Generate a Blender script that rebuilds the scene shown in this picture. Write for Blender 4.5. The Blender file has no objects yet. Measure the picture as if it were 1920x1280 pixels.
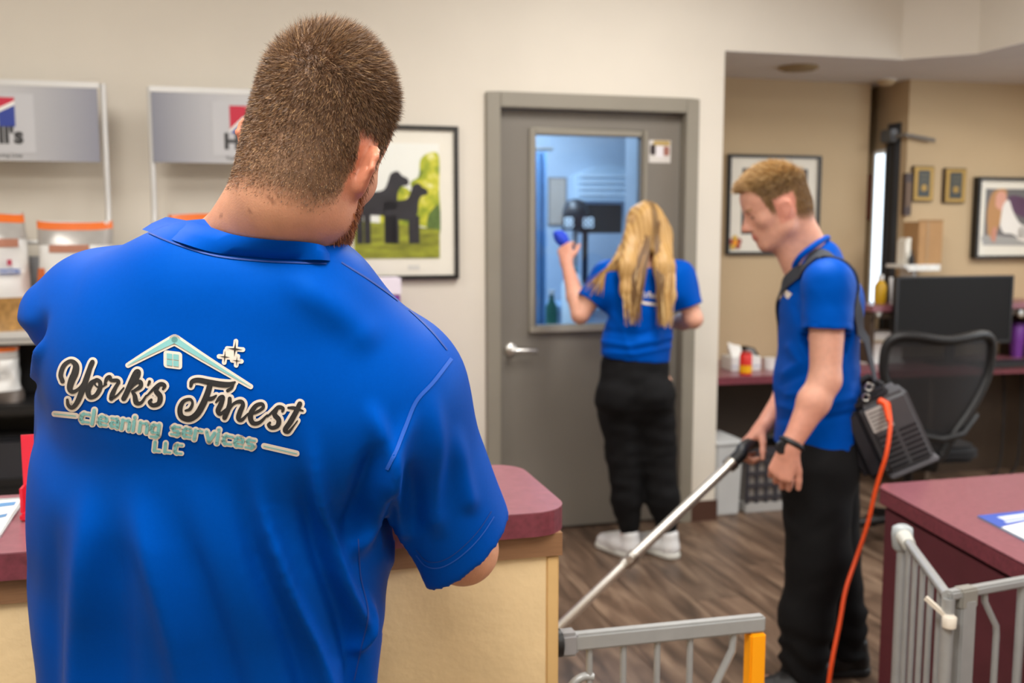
import bpy, bmesh, math, random
import numpy as np
from mathutils import Vector, Matrix
from mathutils.bvhtree import BVHTree

random.seed(7)
rng = np.random.default_rng(7)
SC = bpy.context.scene
COL = SC.collection

# ------------------------------------------------------------------ camera, light, exposure
CAM_H, TILT, FPX = 1.44, math.radians(6.42), 1867.0
TH = math.radians(15.0)                       # the room is turned 15 degrees against the camera
cam_d = bpy.data.cameras.new('camera')
cam_d.sensor_width = 36.0
cam_d.lens = 36.0 * FPX / 1920.0
cam_d.clip_start = 0.05
cam_d.dof.use_dof = True
cam_d.dof.focus_distance = 1.12
cam_d.dof.aperture_fstop = 5.0
cam = bpy.data.objects.new('camera', cam_d)
cam.location = (0, 0, CAM_H)
cam.rotation_euler = (math.pi / 2 - TILT, 0, 0)
COL.objects.link(cam)
SC.camera = cam

world = bpy.data.worlds.new('world')
SC.world = world
world.use_nodes = True
_bg = world.node_tree.nodes['Background']
_bg.inputs[0].default_value = (0.75, 0.88, 1.0, 1)
_bg.inputs[1].default_value = 2.5

SC.view_settings.view_transform = 'Standard'
SC.view_settings.look = 'None'
SC.view_settings.gamma = 1.0
SC.view_settings.use_curve_mapping = False
SC.view_settings.exposure = 0.0
LAMP_W = 32.0                                  # watts of one ceiling troffer in the main room
LAMP_COL = (1.0, 0.975, 0.935)

# ------------------------------------------------------------------ coordinates
_ct, _st = math.cos(TILT), math.sin(TILT)
def ray(px, py):
    u, v = (px - 960.0) / FPX, (640.0 - py) / FPX
    return Vector((u, _ct + v * _st, -_st + v * _ct))
def P(px, py, s):                              # world point at depth s along the view axis
    return Vector((0, 0, CAM_H)) + ray(px, py) * s
O = Vector((-0.12, 4.548, 0.0))
D = Vector((math.cos(TH), math.sin(TH), 0))
N = Vector((-math.sin(TH), math.cos(TH), 0))
def W(a, b, z=0.0):                            # room coordinates -> world
    return O + D * a + N * b + Vector((0, 0, z))
def toroom(p):
    q = Vector(p) - O
    return (q.dot(D), q.dot(N), q.z)
def onb(px, py, b):                            # pixel -> (a, z) on the plane b = const
    r = ray(px, py); c = Vector((0, 0, CAM_H)) - O
    s = (b - c.dot(N)) / r.dot(N)
    q = toroom(Vector((0, 0, CAM_H)) + r * s)
    return q[0], q[2]
def onz(px, py, z):                            # pixel -> (a, b) on the plane z = const
    r = ray(px, py); s = (z - CAM_H) / r.z
    q = toroom(Vector((0, 0, CAM_H)) + r * s)
    return q[0], q[1]
def ona(px, py, a):                            # pixel -> (b, z) on the plane a = const
    r = ray(px, py); c = Vector((0, 0, CAM_H)) - O
    s = (a - c.dot(D)) / r.dot(D)
    q = toroom(Vector((0, 0, CAM_H)) + r * s)
    return q[1], q[2]

# ------------------------------------------------------------------ materials
def lin(c):
    if isinstance(c, str):
        c = [int(c[i:i + 2], 16) / 255 for i in (0, 2, 4)]
    return tuple(x / 12.92 if x <= 0.04045 else ((x + 0.055) / 1.055) ** 2.4 for x in c)
MATS = {}
def mat(name, col, rough=0.5, metal=0.0, var=0.0, vscale=8.0, bump=0.0, bscale=200.0, spec=0.5, trans=0.0,
        emit=None, estr=0.0, sss=0.0, sheen=0.0, stretch=None, coat=0.0, alpha=1.0, objrand=0.0, ior=None, attr=None):
    if name in MATS: return MATS[name]
    m = bpy.data.materials.new(name); m.use_nodes = True
    nt = m.node_tree; bs = nt.nodes['Principled BSDF']
    c = lin(col)
    bs.inputs['Base Color'].default_value = (*c, 1)
    bs.inputs['Roughness'].default_value = rough
    bs.inputs['Metallic'].default_value = metal
    bs.inputs['Specular IOR Level'].default_value = spec
    bs.inputs['Transmission Weight'].default_value = trans
    bs.inputs['Coat Weight'].default_value = coat
    bs.inputs['Alpha'].default_value = alpha
    if ior: bs.inputs['IOR'].default_value = ior
    if sheen:
        bs.inputs['Sheen Weight'].default_value = sheen
    if sss:
        bs.inputs['Subsurface Weight'].default_value = sss
        bs.inputs['Subsurface Radius'].default_value = (0.012, 0.004, 0.0025)
        bs.inputs['Subsurface Scale'].default_value = 1.0
    if emit is not None:
        bs.inputs['Emission Color'].default_value = (*lin(emit), 1)
        bs.inputs['Emission Strength'].default_value = estr
    tc = None
    if var or bump:
        tc = nt.nodes.new('ShaderNodeTexCoord')
        mp = nt.nodes.new('ShaderNodeMapping')
        if stretch: mp.inputs['Scale'].default_value = stretch
        nt.links.new(tc.outputs['Object'], mp.inputs['Vector'])
    src = None
    if attr:
        at = nt.nodes.new('ShaderNodeAttribute'); at.attribute_name = attr
        src = at.outputs['Color']
    if var:
        nz = nt.nodes.new('ShaderNodeTexNoise')
        nz.inputs['Scale'].default_value = vscale; nz.inputs['Detail'].default_value = 5
        nt.links.new(mp.outputs['Vector'], nz.inputs['Vector'])
        mr = nt.nodes.new('ShaderNodeMapRange')
        mr.inputs['From Min'].default_value = 0.3; mr.inputs['From Max'].default_value = 0.7
        mr.inputs['To Min'].default_value = 1 - var; mr.inputs['To Max'].default_value = 1 + var
        nt.links.new(nz.outputs['Fac'], mr.inputs['Value'])
        fac = mr.outputs['Result']
        if objrand:
            oi = nt.nodes.new('ShaderNodeObjectInfo')
            m2 = nt.nodes.new('ShaderNodeMapRange')
            m2.inputs['To Min'].default_value = 1 - objrand; m2.inputs['To Max'].default_value = 1 + objrand
            nt.links.new(oi.outputs['Random'], m2.inputs['Value'])
            mu = nt.nodes.new('ShaderNodeMath'); mu.operation = 'MULTIPLY'
            nt.links.new(fac, mu.inputs[0]); nt.links.new(m2.outputs['Result'], mu.inputs[1])
            fac = mu.outputs[0]
            cb = nt.nodes.new('ShaderNodeVectorMath'); cb.operation = 'SCALE'
            cb.inputs['Scale'].default_value = 17.0
            cx = nt.nodes.new('ShaderNodeCombineXYZ')
            nt.links.new(oi.outputs['Random'], cx.inputs[0]); nt.links.new(oi.outputs['Random'], cx.inputs[2])
            nt.links.new(cx.outputs[0], cb.inputs[0])
            ad = nt.nodes.new('ShaderNodeVectorMath'); ad.operation = 'ADD'
            nt.links.new(mp.outputs['Vector'], ad.inputs[0]); nt.links.new(cb.outputs[0], ad.inputs[1])
            nt.links.new(ad.outputs[0], nz.inputs['Vector'])
        vm = nt.nodes.new('ShaderNodeVectorMath'); vm.operation = 'SCALE'
        if src: nt.links.new(src, vm.inputs[0])
        else: vm.inputs[0].default_value = c
        nt.links.new(fac, vm.inputs['Scale'])
        src = vm.outputs[0]
    if src: nt.links.new(src, bs.inputs['Base Color'])
    if bump:
        n2 = nt.nodes.new('ShaderNodeTexNoise')
        n2.inputs['Scale'].default_value = bscale; n2.inputs['Detail'].default_value = 3
        nt.links.new(mp.outputs['Vector'], n2.inputs['Vector'])
        bp = nt.nodes.new('ShaderNodeBump'); bp.inputs['Strength'].default_value = bump
        bp.inputs['Distance'].default_value = 0.002
        nt.links.new(n2.outputs['Fac'], bp.inputs['Height'])
        nt.links.new(bp.outputs['Normal'], bs.inputs['Normal'])
    MATS[name] = m
    return m
def glassmat(name, tint=(1, 1, 1), ior=1.5, rough=0.02):
    if name in MATS: return MATS[name]
    m = bpy.data.materials.new(name); m.use_nodes = True
    nt = m.node_tree; nt.nodes.clear()
    out = nt.nodes.new('ShaderNodeOutputMaterial')
    tr = nt.nodes.new('ShaderNodeBsdfTransparent'); tr.inputs[0].default_value = (*tint, 1)
    gl = nt.nodes.new('ShaderNodeBsdfGlossy'); gl.inputs['Roughness'].default_value = rough
    fr = nt.nodes.new('ShaderNodeFresnel'); fr.inputs['IOR'].default_value = ior
    mx = nt.nodes.new('ShaderNodeMixShader')
    nt.links.new(fr.outputs[0], mx.inputs[0]); nt.links.new(tr.outputs[0], mx.inputs[1]); nt.links.new(gl.outputs[0], mx.inputs[2])
    nt.links.new(mx.outputs[0], out.inputs[0])
    MATS[name] = m
    return m

# ------------------------------------------------------------------ mesh building
class MB:
    """collects shapes; coordinates are room (a,b,z) for room-aligned things, else local"""
    def __init__(self): self.v, self.f = [], []
    def add(self, vs, fs):
        n = len(self.v); self.v += [tuple(x) for x in vs]; self.f += [tuple(i + n for i in q) for q in fs]; return self
    def box(self, a0, a1, b0, b1, z0, z1):
        vs = [(x, y, z) for z in (z0, z1) for y in (b0, b1) for x in (a0, a1)]
        return self.add(vs, [(0, 2, 3, 1), (4, 5, 7, 6), (0, 1, 5, 4), (1, 3, 7, 5), (3, 2, 6, 7), (2, 0, 4, 6)])
    def hexa(self, lo, hi):                     # two quads (4 pts each)
        return self.add(list(lo) + list(hi), [(3, 2, 1, 0), (4, 5, 6, 7), (0, 1, 5, 4), (1, 2, 6, 5), (2, 3, 7, 6), (3, 0, 4, 7)])
    def prism(self, poly, lo, hi, axis='z'):
        n = len(poly)
        def mk(p, h):
            if axis == 'z': return (p[0], p[1], h)
            if axis == 'b': return (p[0], h, p[1])
            return (h, p[0], p[1])
        vs = [mk(p, lo) for p in poly] + [mk(p, hi) for p in poly]
        fs = [tuple(range(n))[::-1], tuple(range(n, 2 * n))] + [(i, (i + 1) % n, n + (i + 1) % n, n + i) for i in range(n)]
        return self.add(vs, fs)
    def tube(self, pts, r, n=8, cap=True, flat=None):
        pts = [Vector(p) for p in pts]
        rs = r if isinstance(r, (list, tuple)) else [r] * len(pts)
        vs, fs = [], []
        up = None
        for i, p in enumerate(pts):
            t = (pts[min(i + 1, len(pts) - 1)] - pts[max(i - 1, 0)]).normalized()
            if up is None:
                up = Vector((0, 0, 1)) if abs(t.z) < 0.9 else Vector((1, 0, 0))
            s = t.cross(up)
            if s.length < 1e-5: s = t.cross(Vector((1, 0, 0)))
            s.normalize(); up = s.cross(t).normalized()
            for k in range(n):
                an = 2 * math.pi * k / n
                fz = flat if flat else 1.0
                vs.append(p + s * (math.cos(an) * rs[i]) + up * (math.sin(an) * rs[i] * fz))
        for i in range(len(pts) - 1):
            for k in range(n):
                fs.append((i * n + k, i * n + (k + 1) % n, (i + 1) * n + (k + 1) % n, (i + 1) * n + k))
        if cap:
            fs.append(tuple(range(n))[::-1]); m = (len(pts) - 1) * n
            fs.append(tuple(range(m, m + n)))
        return self.add(vs, fs)
    def bar(self, p, q, w, h):                  # rectangular bar
        p, q = Vector(p), Vector(q); t = (q - p).normalized()
        up = Vector((0, 0, 1)) if abs(t.z) < 0.95 else Vector((0, 1, 0))
        s = t.cross(up).normalized(); u = s.cross(t)
        o = [s * (-w / 2) + u * (-h / 2), s * (w / 2) + u * (-h / 2), s * (w / 2) + u * (h / 2), s * (-w / 2) + u * (h / 2)]
        return self.hexa([p + x for x in o], [q + x for x in o])
    def lathe(self, prof, c=(0, 0, 0), n=24, axis='z'):
        vs, fs = [], []
        for r, h in prof:
            for k in range(n):
                an = 2 * math.pi * k / n; x, y = r * math.cos(an), r * math.sin(an)
                if axis == 'z': q = (x, y, h)
                elif axis == 'b': q = (x, h, y)
                else: q = (h, x, y)
                vs.append((q[0] + c[0], q[1] + c[1], q[2] + c[2]))
        for i in range(len(prof) - 1):
            for k in range(n):
                fs.append((i * n + k, i * n + (k + 1) % n, (i + 1) * n + (k + 1) % n, (i + 1) * n + k))
        fs.append(tuple(range(n))[::-1]); m = (len(prof) - 1) * n; fs.append(tuple(range(m, m + n)))
        return self.add(vs, fs)
    def grid(self, fn, nu, nv):
        vs = [fn(i / nu, j / nv) for j in range(nv + 1) for i in range(nu + 1)]
        fs = [(j * (nu + 1) + i, j * (nu + 1) + i + 1, (j + 1) * (nu + 1) + i + 1, (j + 1) * (nu + 1) + i) for j in range(nv) for i in range(nu)]
        return self.add(vs, fs)
BASE = {}
def setp(o, label=None, cat=None, group=None, kind=None):
    if label: o['label'] = label
    if cat: o['category'] = cat
    if group: o['group'] = group
    if kind: o['kind'] = kind
    return o
def thing(name, label, cat, base=(0, 0, 0), group=None, frame='room', rotz=0.0):
    o = bpy.data.objects.new(name, None); COL.objects.link(o); o.empty_display_size = 0.05
    if frame == 'room':
        o.location = W(*base); o.rotation_euler = (0, 0, TH); BASE[o] = Vector(base)
    elif frame == 'world':
        o.location = base; BASE[o] = Vector(base)
    else:                                       # local coordinates
        o.location = base; o.rotation_euler = (0, 0, rotz); BASE[o] = Vector((0, 0, 0))
    return setp(o, label, cat, group)
def finish(me, smooth, bev, seg=2):
    if bev:
        bm = bmesh.new(); bm.from_mesh(me)
        bmesh.ops.remove_doubles(bm, verts=bm.verts, dist=1e-6)
        bmesh.ops.recalc_face_normals(bm, faces=bm.faces)
        ed = [e for e in bm.edges if len(e.link_faces) == 2 and e.calc_face_angle(0) > 0.6]
        bmesh.ops.bevel(bm, geom=ed, offset=bev, segments=seg, affect='EDGES', clamp_overlap=True)
        bm.to_mesh(me); bm.free()
    else:
        bm = bmesh.new(); bm.from_mesh(me); bmesh.ops.recalc_face_normals(bm, faces=bm.faces); bm.to_mesh(me); bm.free()
    if smooth or bev:
        for p in me.polygons: p.use_smooth = True
        try: me.set_sharp_from_angle(angle=math.radians(35 if not smooth else 60))
        except Exception: pass
def part(name, mb, m, parent=None, base=None, smooth=False, bev=0.0, label=None, seg=2, frame='room', kind=None):
    if parent is not None: bs = BASE[parent]
    else: bs = Vector(base) if base else Vector((0, 0, 0))
    me = bpy.data.meshes.new(name)
    me.from_pydata([tuple(Vector(v) - bs) for v in mb.v], [], mb.f)
    finish(me, smooth, bev, seg)
    me.materials.append(m)
    o = bpy.data.objects.new(name, me); COL.objects.link(o)
    if parent is not None:
        o.parent = parent
    elif frame == 'room':
        o.location = W(*bs); o.rotation_euler = (0, 0, TH)
    else:
        o.location = bs
    BASE[o] = bs
    if label: o['label'] = label
    if kind: o['kind'] = kind
    return o
def struct(name, mb, m, parent=None, **k):
    o = part(name, mb, m, parent, **k)
    if parent is None: o['kind'] = 'structure'
    return o
def copy_tree(o, parent=None):
    c = o.copy(); COL.objects.link(c); BASE[c] = BASE[o]
    if parent is not None: c.parent = parent
    for ch in list(o.children): copy_tree(ch, c)
    return c
def text_mesh(txt, size, bold=0.0, squeeze=1.0):
    cu = bpy.data.curves.new('t', 'FONT'); cu.body = txt; cu.size = size; cu.offset = bold
    cu.align_x = 'CENTER'; cu.align_y = 'CENTER'; cu.resolution_u = 3
    ob = bpy.data.objects.new('t', cu); COL.objects.link(ob)
    me = ob.to_mesh()
    vs = [(v.co.x * squeeze, v.co.y) for v in me.vertices]; fs = [tuple(p.vertices) for p in me.polygons]
    ob.to_mesh_clear(); bpy.data.objects.remove(ob); bpy.data.curves.remove(cu)
    return vs, fs
def text_on(mb, txt, size, fn, bold=0.0, squeeze=1.0):   # fn maps (x, y) of the lettering to a point
    vs, fs = text_mesh(txt, size, bold, squeeze)
    mb.add([fn(x, y) for x, y in vs], fs)
    return mb
def arc(c, r, a0, a1, n):
    return [(c[0] + r * math.cos(math.radians(a0 + (a1 - a0) * i / n)), c[1] + r * math.sin(math.radians(a0 + (a1 - a0) * i / n))) for i in range(n + 1)]
def rrect(x0, x1, y0, y1, r, n=5):
    return (arc((x1 - r, y0 + r), r, -90, 0, n) + arc((x1 - r, y1 - r), r, 0, 90, n) + arc((x0 + r, y1 - r), r, 90, 180, n) + arc((x0 + r, y0 + r), r, 180, 270, n))
def catmull(pts, n=6):
    pts = [np.array(p, float) for p in pts]
    q = [2 * pts[0] - pts[1]] + pts + [2 * pts[-1] - pts[-2]]
    out = []
    for i in range(1, len(q) - 2):
        for k in range(n):
            t = k / n
            out.append(0.5 * ((2 * q[i]) + (-q[i - 1] + q[i + 1]) * t + (2 * q[i - 1] - 5 * q[i] + 4 * q[i + 1] - q[i + 2]) * t * t + (-q[i - 1] + 3 * q[i] - 3 * q[i + 1] + q[i + 2]) * t ** 3))
    out.append(pts[-1])
    return out
# ================================================================== materials of the place
M_wall = mat('wall_paint', 'dfd8cb', 0.85, var=0.02, vscale=3, bump=0.08, bscale=120, spec=0.2)
M_wall_far = mat('wall_paint_taupe', 'c6b08f', 0.85, var=0.02, vscale=3, bump=0.08, bscale=120, spec=0.2)
M_ceil = mat('ceiling_white', 'd8d6d2', 0.9, var=0.02, bump=0.1, bscale=90)
M_base = mat('baseboard_brown', '4a2d20', 0.6, var=0.08)
M_frame = mat('door_frame_grey', '8d877a', 0.5, var=0.03, vscale=5)
M_door = mat('door_grey', '79736a', 0.5, var=0.03, vscale=4)
M_chrome = mat('chrome', 'e6e4e0', 0.28, 0.9)
M_steel = mat('brushed_steel', 'b9b6b0', 0.28, 1.0, var=0.06, vscale=30)
M_black = mat('black_plastic', '17171a', 0.45, var=0.1)
M_blackframe = mat('black_frame', '141312', 0.4, var=0.08)
M_white = mat('white_plastic', 'e6e6e4', 0.45, var=0.02)
M_paper = mat('paper_white', 'efeeea', 0.7, var=0.02)
M_matb = mat('mat_board', 'ece8dc', 0.8, var=0.015)
M_lam = mat('laminate_maroon', '8b5660', 0.30, var=0.12, vscale=60, spec=0.5)
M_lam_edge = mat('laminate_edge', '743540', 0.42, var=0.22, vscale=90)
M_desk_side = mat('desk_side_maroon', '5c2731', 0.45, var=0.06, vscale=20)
M_panel = mat('tan_textured_panel', 'ecd0a0', 0.75, var=0.035, vscale=20, bump=0.5, bscale=60)
M_panel_edge = mat('tan_corner_bead', 'dcb67a', 0.6, var=0.05)
M_brown = mat('brown_trim', '8a6444', 0.6, var=0.1, vscale=20, stretch=(1, 20, 20))
M_under = mat('dark_brown_laminate', '4a3c30', 0.6, var=0.08)
M_silver = mat('gate_silver', 'a4a6a6', 0.36, 0.25, var=0.04, vscale=40)
M_yellow = mat('yellow_plastic', 'ffa600', 0.5, var=0.02)
M_grey = mat('grey_plastic', '8c8c8c', 0.5, var=0.04)
M_lblue = mat('pale_blue_paint', 'aebccb', 0.8, var=0.03)
M_glass = glassmat('clear_glass')
M_glass_f = glassmat('picture_glass', ior=1.12)
M_glass_b = glassmat('door_glass', tint=(0.83, 0.90, 0.97))

def wood_mat():
    m = bpy.data.materials.new('vinyl_wood_plank'); m.use_nodes = True
    nt = m.node_tree; bs = nt.nodes['Principled BSDF']
    tc = nt.nodes.new('ShaderNodeTexCoord'); oi = nt.nodes.new('ShaderNodeObjectInfo')
    cx = nt.nodes.new('ShaderNodeCombineXYZ')
    mul = nt.nodes.new('ShaderNodeMath'); mul.operation = 'MULTIPLY'; mul.inputs[1].default_value = 43.0
    nt.links.new(oi.outputs['Random'], mul.inputs[0])
    nt.links.new(mul.outputs[0], cx.inputs[0]); nt.links.new(mul.outputs[0], cx.inputs[1])
    ad = nt.nodes.new('ShaderNodeVectorMath'); nt.links.new(tc.outputs['Object'], ad.inputs[0]); nt.links.new(cx.outputs[0], ad.inputs[1])
    mp = nt.nodes.new('ShaderNodeMapping'); mp.inputs['Scale'].default_value = (9.0, 1.5, 1.0)
    nt.links.new(ad.outputs[0], mp.inputs[0])
    n1 = nt.nodes.new('ShaderNodeTexNoise'); n1.inputs['Scale'].default_value = 1.6; n1.inputs['Detail'].default_value = 7; n1.inputs['Distortion'].default_value = 0.6
    nt.links.new(mp.outputs[0], n1.inputs[0])
    cr = nt.nodes.new('ShaderNodeValToRGB')
    e = cr.color_ramp.elements
    e[0].position = 0.30; e[0].color = (*lin('433429'), 1)
    e[1].position = 0.72; e[1].color = (*lin('98806b'), 1)
    k = e.new(0.5); k.color = (*lin('6c5646'), 1)
    nt.links.new(n1.outputs['Fac'], cr.inputs[0])
    mr = nt.nodes.new('ShaderNodeMapRange'); mr.inputs['To Min'].default_value = 0.78; mr.inputs['To Max'].default_value = 1.15
    nt.links.new(oi.outputs['Random'], mr.inputs[0])
    sc = nt.nodes.new('ShaderNodeVectorMath'); sc.operation = 'SCALE'
    nt.links.new(cr.outputs[0], sc.inputs[0]); nt.links.new(mr.outputs[0], sc.inputs['Scale'])
    nt.links.new(sc.outputs[0], bs.inputs['Base Color'])
    bs.inputs['Roughness'].default_value = 0.42
    return m
M_wood = wood_mat()

# ================================================================== shell of the room
A0, A1, B0 = -3.4, 4.4, -6.6
HC, HL = 2.90, 2.285                               # main ceiling, lowered ceiling
BA, BP = 0.75, 0.55                                # alcove back wall, plaque wall
fr_r, _ = onb(1305, 400, 0)                        # right outer edge of the door frame
_, fr_t = onb(912, 172, 0)                         # its top
cor, _ = onb(1350, 500, 0)                         # left corner of the opening
SA, SD = 2.139, (2.39, -0.24)                      # where the header wall turns towards the room
AE, _ = onb(1624, 400, BA)                         # end of the alcove's back wall
AS = 2.60                                          # plane of the side wall with the glazed door

fl = struct('floor', MB().box(A0, A1, B0, 2.2, -0.12, -0.006), mat('subfloor', '2a2019', 0.8, var=0.1))
PW, PL = 0.2, 1.22
pm = None
j = 0
a = A0
while a < A1 - 0.01:
    b = B0 - (PL * ((j * 0.37) % 1.0))
    while b < 2.2:
        b0, b1 = max(b, B0), min(b + PL, 2.2)
        if b1 - b0 > 0.02:
            full = abs(b1 - b0 - PL) < 1e-6
            if full and pm is not None:
                o = bpy.data.objects.new('plank', pm); COL.objects.link(o); o.parent = fl
            else:
                h = 0.0012
                L = b1 - b0
                mb = MB().hexa([(h, h, -0.006), (PW - h, h, -0.006), (PW - h, L - h, -0.006), (h, L - h, -0.006)],
                               [(h, h, 0), (PW - h, h, 0), (PW - h, L - h, 0), (h, L - h, 0)])
                o = part('plank', mb, M_wood, fl)
                if full: pm = o.data
            o.location = (a, b0, 0)
        b += PL
    a += PW; j += 1

wb = MB()
wb.box(A0, 0.0, 0, 0.12, 0, HC)
wb.box(fr_r, cor, 0, 0.12, 0, HC)
wb.box(0.0, fr_r, 0, 0.12, fr_t, HC)
wb.box(cor, SA, 0, 0.12, HL, HC)
wall_back = struct('wall_back', wb, M_wall)
ws = MB()
q0, q1 = (SA, 0), SD
t = 0.12
ws.hexa([(SA, 0, HL), (SD[0], SD[1], HL), (SD[0] + t, SD[1], HL), (SA, t, HL)],
        [(SA, 0, HC), (SD[0], SD[1], HC), (SD[0] + t, SD[1], HC), (SA, t, HC)])
ws.box(SD[0], SD[0] + t, B0, SD[1], HL, HC)
struct('wall_header', ws, M_wall)
struct('wall_left', MB().box(A0 - 0.12, A0, B0, 0.12, 0, HC), M_wall)
struct('wall_front', MB().box(A0 - 0.12, A1 + 0.12, B0 - 0.12, B0, 0, HC), M_wall)
wr = MB().box(A1, A1 + 0.12, B0, -3.2, 0, HC).box(A1, A1 + 0.12, -1.0, BP + 0.12, 0, HC).box(A1, A1 + 0.12, -3.2, -1.0, 0, 0.85).box(A1, A1 + 0.12, -3.2, -1.0, 2.15, HC)
struct('wall_right', wr, M_wall_far)
w2 = struct('window_2', MB().box(A1 + 0.05, A1 + 0.058, -3.2, -1.0, 0.85, 2.15), M_glass_f)
for (b0, b1, z0, z1) in ((-3.2, -3.15, 0.85, 2.15), (-1.05, -1.0, 0.85, 2.15), (-3.15, -1.05, 0.85, 0.9), (-3.15, -1.05, 2.1, 2.15), (-2.12, -2.08, 0.9, 2.1)):
    part('window_frame', MB().box(A1 + 0.03, A1 + 0.08, b0, b1, z0, z1), M_white, w2)
_ld = bpy.data.lights.new('daylight', 'AREA'); _ld.shape = 'RECTANGLE'; _ld.size = 1.3; _ld.size_y = 2.2; _ld.energy = 26.0; _ld.color = (0.82, 0.91, 1.0)
_lo = bpy.data.objects.new('daylight', _ld); COL.objects.link(_lo); _lo.location = W(A1 + 0.10, -2.1, 1.5)
_lo.rotation_euler = (0, math.pi / 2, TH)
wa = MB().box(cor, AE, BA, BA + 0.1, 0, HL).box(cor - 0.12, cor, 0.12, BA + 0.1, 0, HL)
struct('wall_alcove', wa, M_wall_far)
struct('wall_plaques', MB().box(AS, A1, BP, BP + 0.12, 0, HL), M_wall_far)
struct('ceiling', MB().box(A0, SD[0] + 0.06, B0, 0.06, HC, HC + 0.1), M_ceil)
cl = MB()
cl.prism([(cor - 0.1, 0.001), (SA, 0.001), (SD[0] + 0.001, SD[1]), (SD[0] + 0.001, B0), (A1, B0), (A1, 2.2), (cor - 0.1, 2.2)], HL - 0.003, HL + 0.08)
struct('ceiling_low', cl, M_ceil)
# passage beside the alcove: a side wall with a narrow glazed opening
gb0, _ = ona(1657, 400, AS); gb1, _ = ona(1638, 400, AS)   # bright glazing
_, gz1 = ona(1648, 285, AS); _, gz0 = ona(1640, 570, AS)
wsd = MB().box(AS, AS + 0.1, BP + 0.12, gb0, 0, HL).prism([(AS, gb1), (AS + 0.1, gb1 + 0.2), (AS + 0.1, 2.2), (AS, 2.2)], 0, HL)
wsd.box(AS, AS + 0.1, gb0, gb1 + 0.2, gz1, HL).box(AS, AS + 0.1, gb0, gb1 + 0.2, 0, gz0)
struct('wall_passage', wsd, M_wall_far)
struct('wall_passage_end', MB().box(AE - 0.1, AS + 0.1, 2.2, 2.3, 0, HL), M_wall_far)
struct('wall_passage_side', MB().box(AE - 0.1, AE, BA + 0.1, 2.2, 0, HL), M_wall_far)
w1 = struct('window_1', MB().box(AS + 0.004, AS + 0.010, gb0, gb1, gz0, gz1), M_glass_f)
tb = MB()
for (b0, b1, z0, z1) in ((gb0 - 0.012, gb0, gz0, gz1), (gb1, gb1 + 0.012, gz0, gz1), (gb0, gb1, gz1, gz1 + 0.012), (gb0, gb1, gz0 - 0.012, gz0)):
    tb.box(AS - 0.008, AS, b0, b1, z0, z1)
part('window_frame', tb, M_white, w1)
db0, _ = ona(1684, 400, AS); db1, _ = ona(1660, 400, AS)
_, dz1 = ona(1672, 232, AS); _, dz0 = ona(1672, 580, AS)
d2 = struct('door_2', MB().box(AS - 0.010, AS, db0, db1, 0.0, dz1), mat('dark_blue_grey_metal', '4a4f58', 0.5, 0.3, var=0.1), bev=0.004)
mid = (db0 + db1) / 2
part('mullion', MB().box(AS - 0.014, AS - 0.010, mid - 0.02, mid + 0.02, 0.0, dz1 - 0.1), mat('dark_mullion', '2c2b2d', 0.5), d2)
part('rubber_strip', MB().box(AS - 0.014, AS - 0.010, db1 - 0.018, db1, 0.0, dz1 - 0.12), M_black, d2)
_, cz0 = ona(1672, 268, AS); _, cz1 = ona(1672, 244, AS)
part('door_closer', MB().box(AS - 0.06, AS - 0.010, db0 + 0.005, db1, cz0, cz1), mat('closer_grey', '70757c', 0.4, 0.5, var=0.25, vscale=40), d2, bev=0.008)
ca = onb(1690, 263, db0 - 0.03)
cb = onb(1752, 263, db0 - 0.06)
ce = onb(1752, 263, 0.51)
part('closer_arm', MB().tube([(AS - 0.03, db0 + 0.03, cz0 + 0.03), (AS - 0.04, 0.515, cz0 + 0.03), (ce[0], 0.51, ce[1])], 0.012, 6), mat('dull_grey_arm', '8d8a86', 0.5, 0.4), d2)

# baseboards
struct('baseboard_column', MB().box(fr_r, cor + 0.008, -0.012, 0.0, 0, 0.10).box(cor, cor + 0.008, 0, 0.12, 0, 0.10), M_base)
struct('baseboard_back', MB().box(A0, 0.0, -0.012, 0.0, 0, 0.10), M_base)
struct('baseboard_alcove', MB().box(cor, AE, BA - 0.012, BA, 0, 0.10), M_base)

# ================================================================== the grey door
fw = 0.066
fb = MB().box(0, fw, -0.02, 0.12, 0, fr_t).box(fr_r - fw, fr_r, -0.02, 0.12, 0, fr_t).box(fw, fr_r - fw, -0.02, 0.12, fr_t - fw, fr_t)
struct('trim_1', fb, M_frame, bev=0.004)
st = MB().box(fw, fw + 0.016, 0.085, 0.12, 0, fr_t - fw).box(fr_r - fw - 0.016, fr_r - fw, 0.085, 0.12, 0, fr_t - fw)
DB = 0.045                                          # front face of the door leaf
gx0, gzt = onb(1003, 252, DB); gx1, gzb = onb(1197, 605, DB)
dl, dr, dt = fw + 0.003, fr_r - fw - 0.003, fr_t - fw - 0.004
dd = MB().box(dl, gx0, DB, DB + 0.044, 0.012, dt).box(gx1, dr, DB, DB + 0.044, 0.012, dt)
dd.box(gx0, gx1, DB, DB + 0.044, gzt, dt).box(gx0, gx1, DB, DB + 0.044, 0.012, gzb)
door1 = struct('door_1', dd, M_door)
part('stop', st, M_frame, door1)
kk = 0.03
tb = MB()
for (x0, x1, z0, z1) in ((gx0 - kk, gx0, gzb - kk, gzt + kk), (gx1, gx1 + kk, gzb - kk, gzt + kk), (gx0, gx1, gzt, gzt + kk), (gx0, gx1, gzb - kk, gzb)):
    tb.box(x0, x1, DB - 0.014, DB, z0, z1)
part('window_trim', tb, M_frame, door1, bev=0.004)
part('sill', MB().box(gx0 - kk, gx1 + kk, DB - 0.03, DB - 0.014, gzb - kk - 0.002, gzb - 0.006), mat('bright_sill', 'aaa394', 0.4, 0.3), door1, bev=0.003)
part('glass_pane', MB().box(gx0, gx1, DB + 0.018, DB + 0.024, gzb, gzt), M_glass_b, door1)
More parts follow.
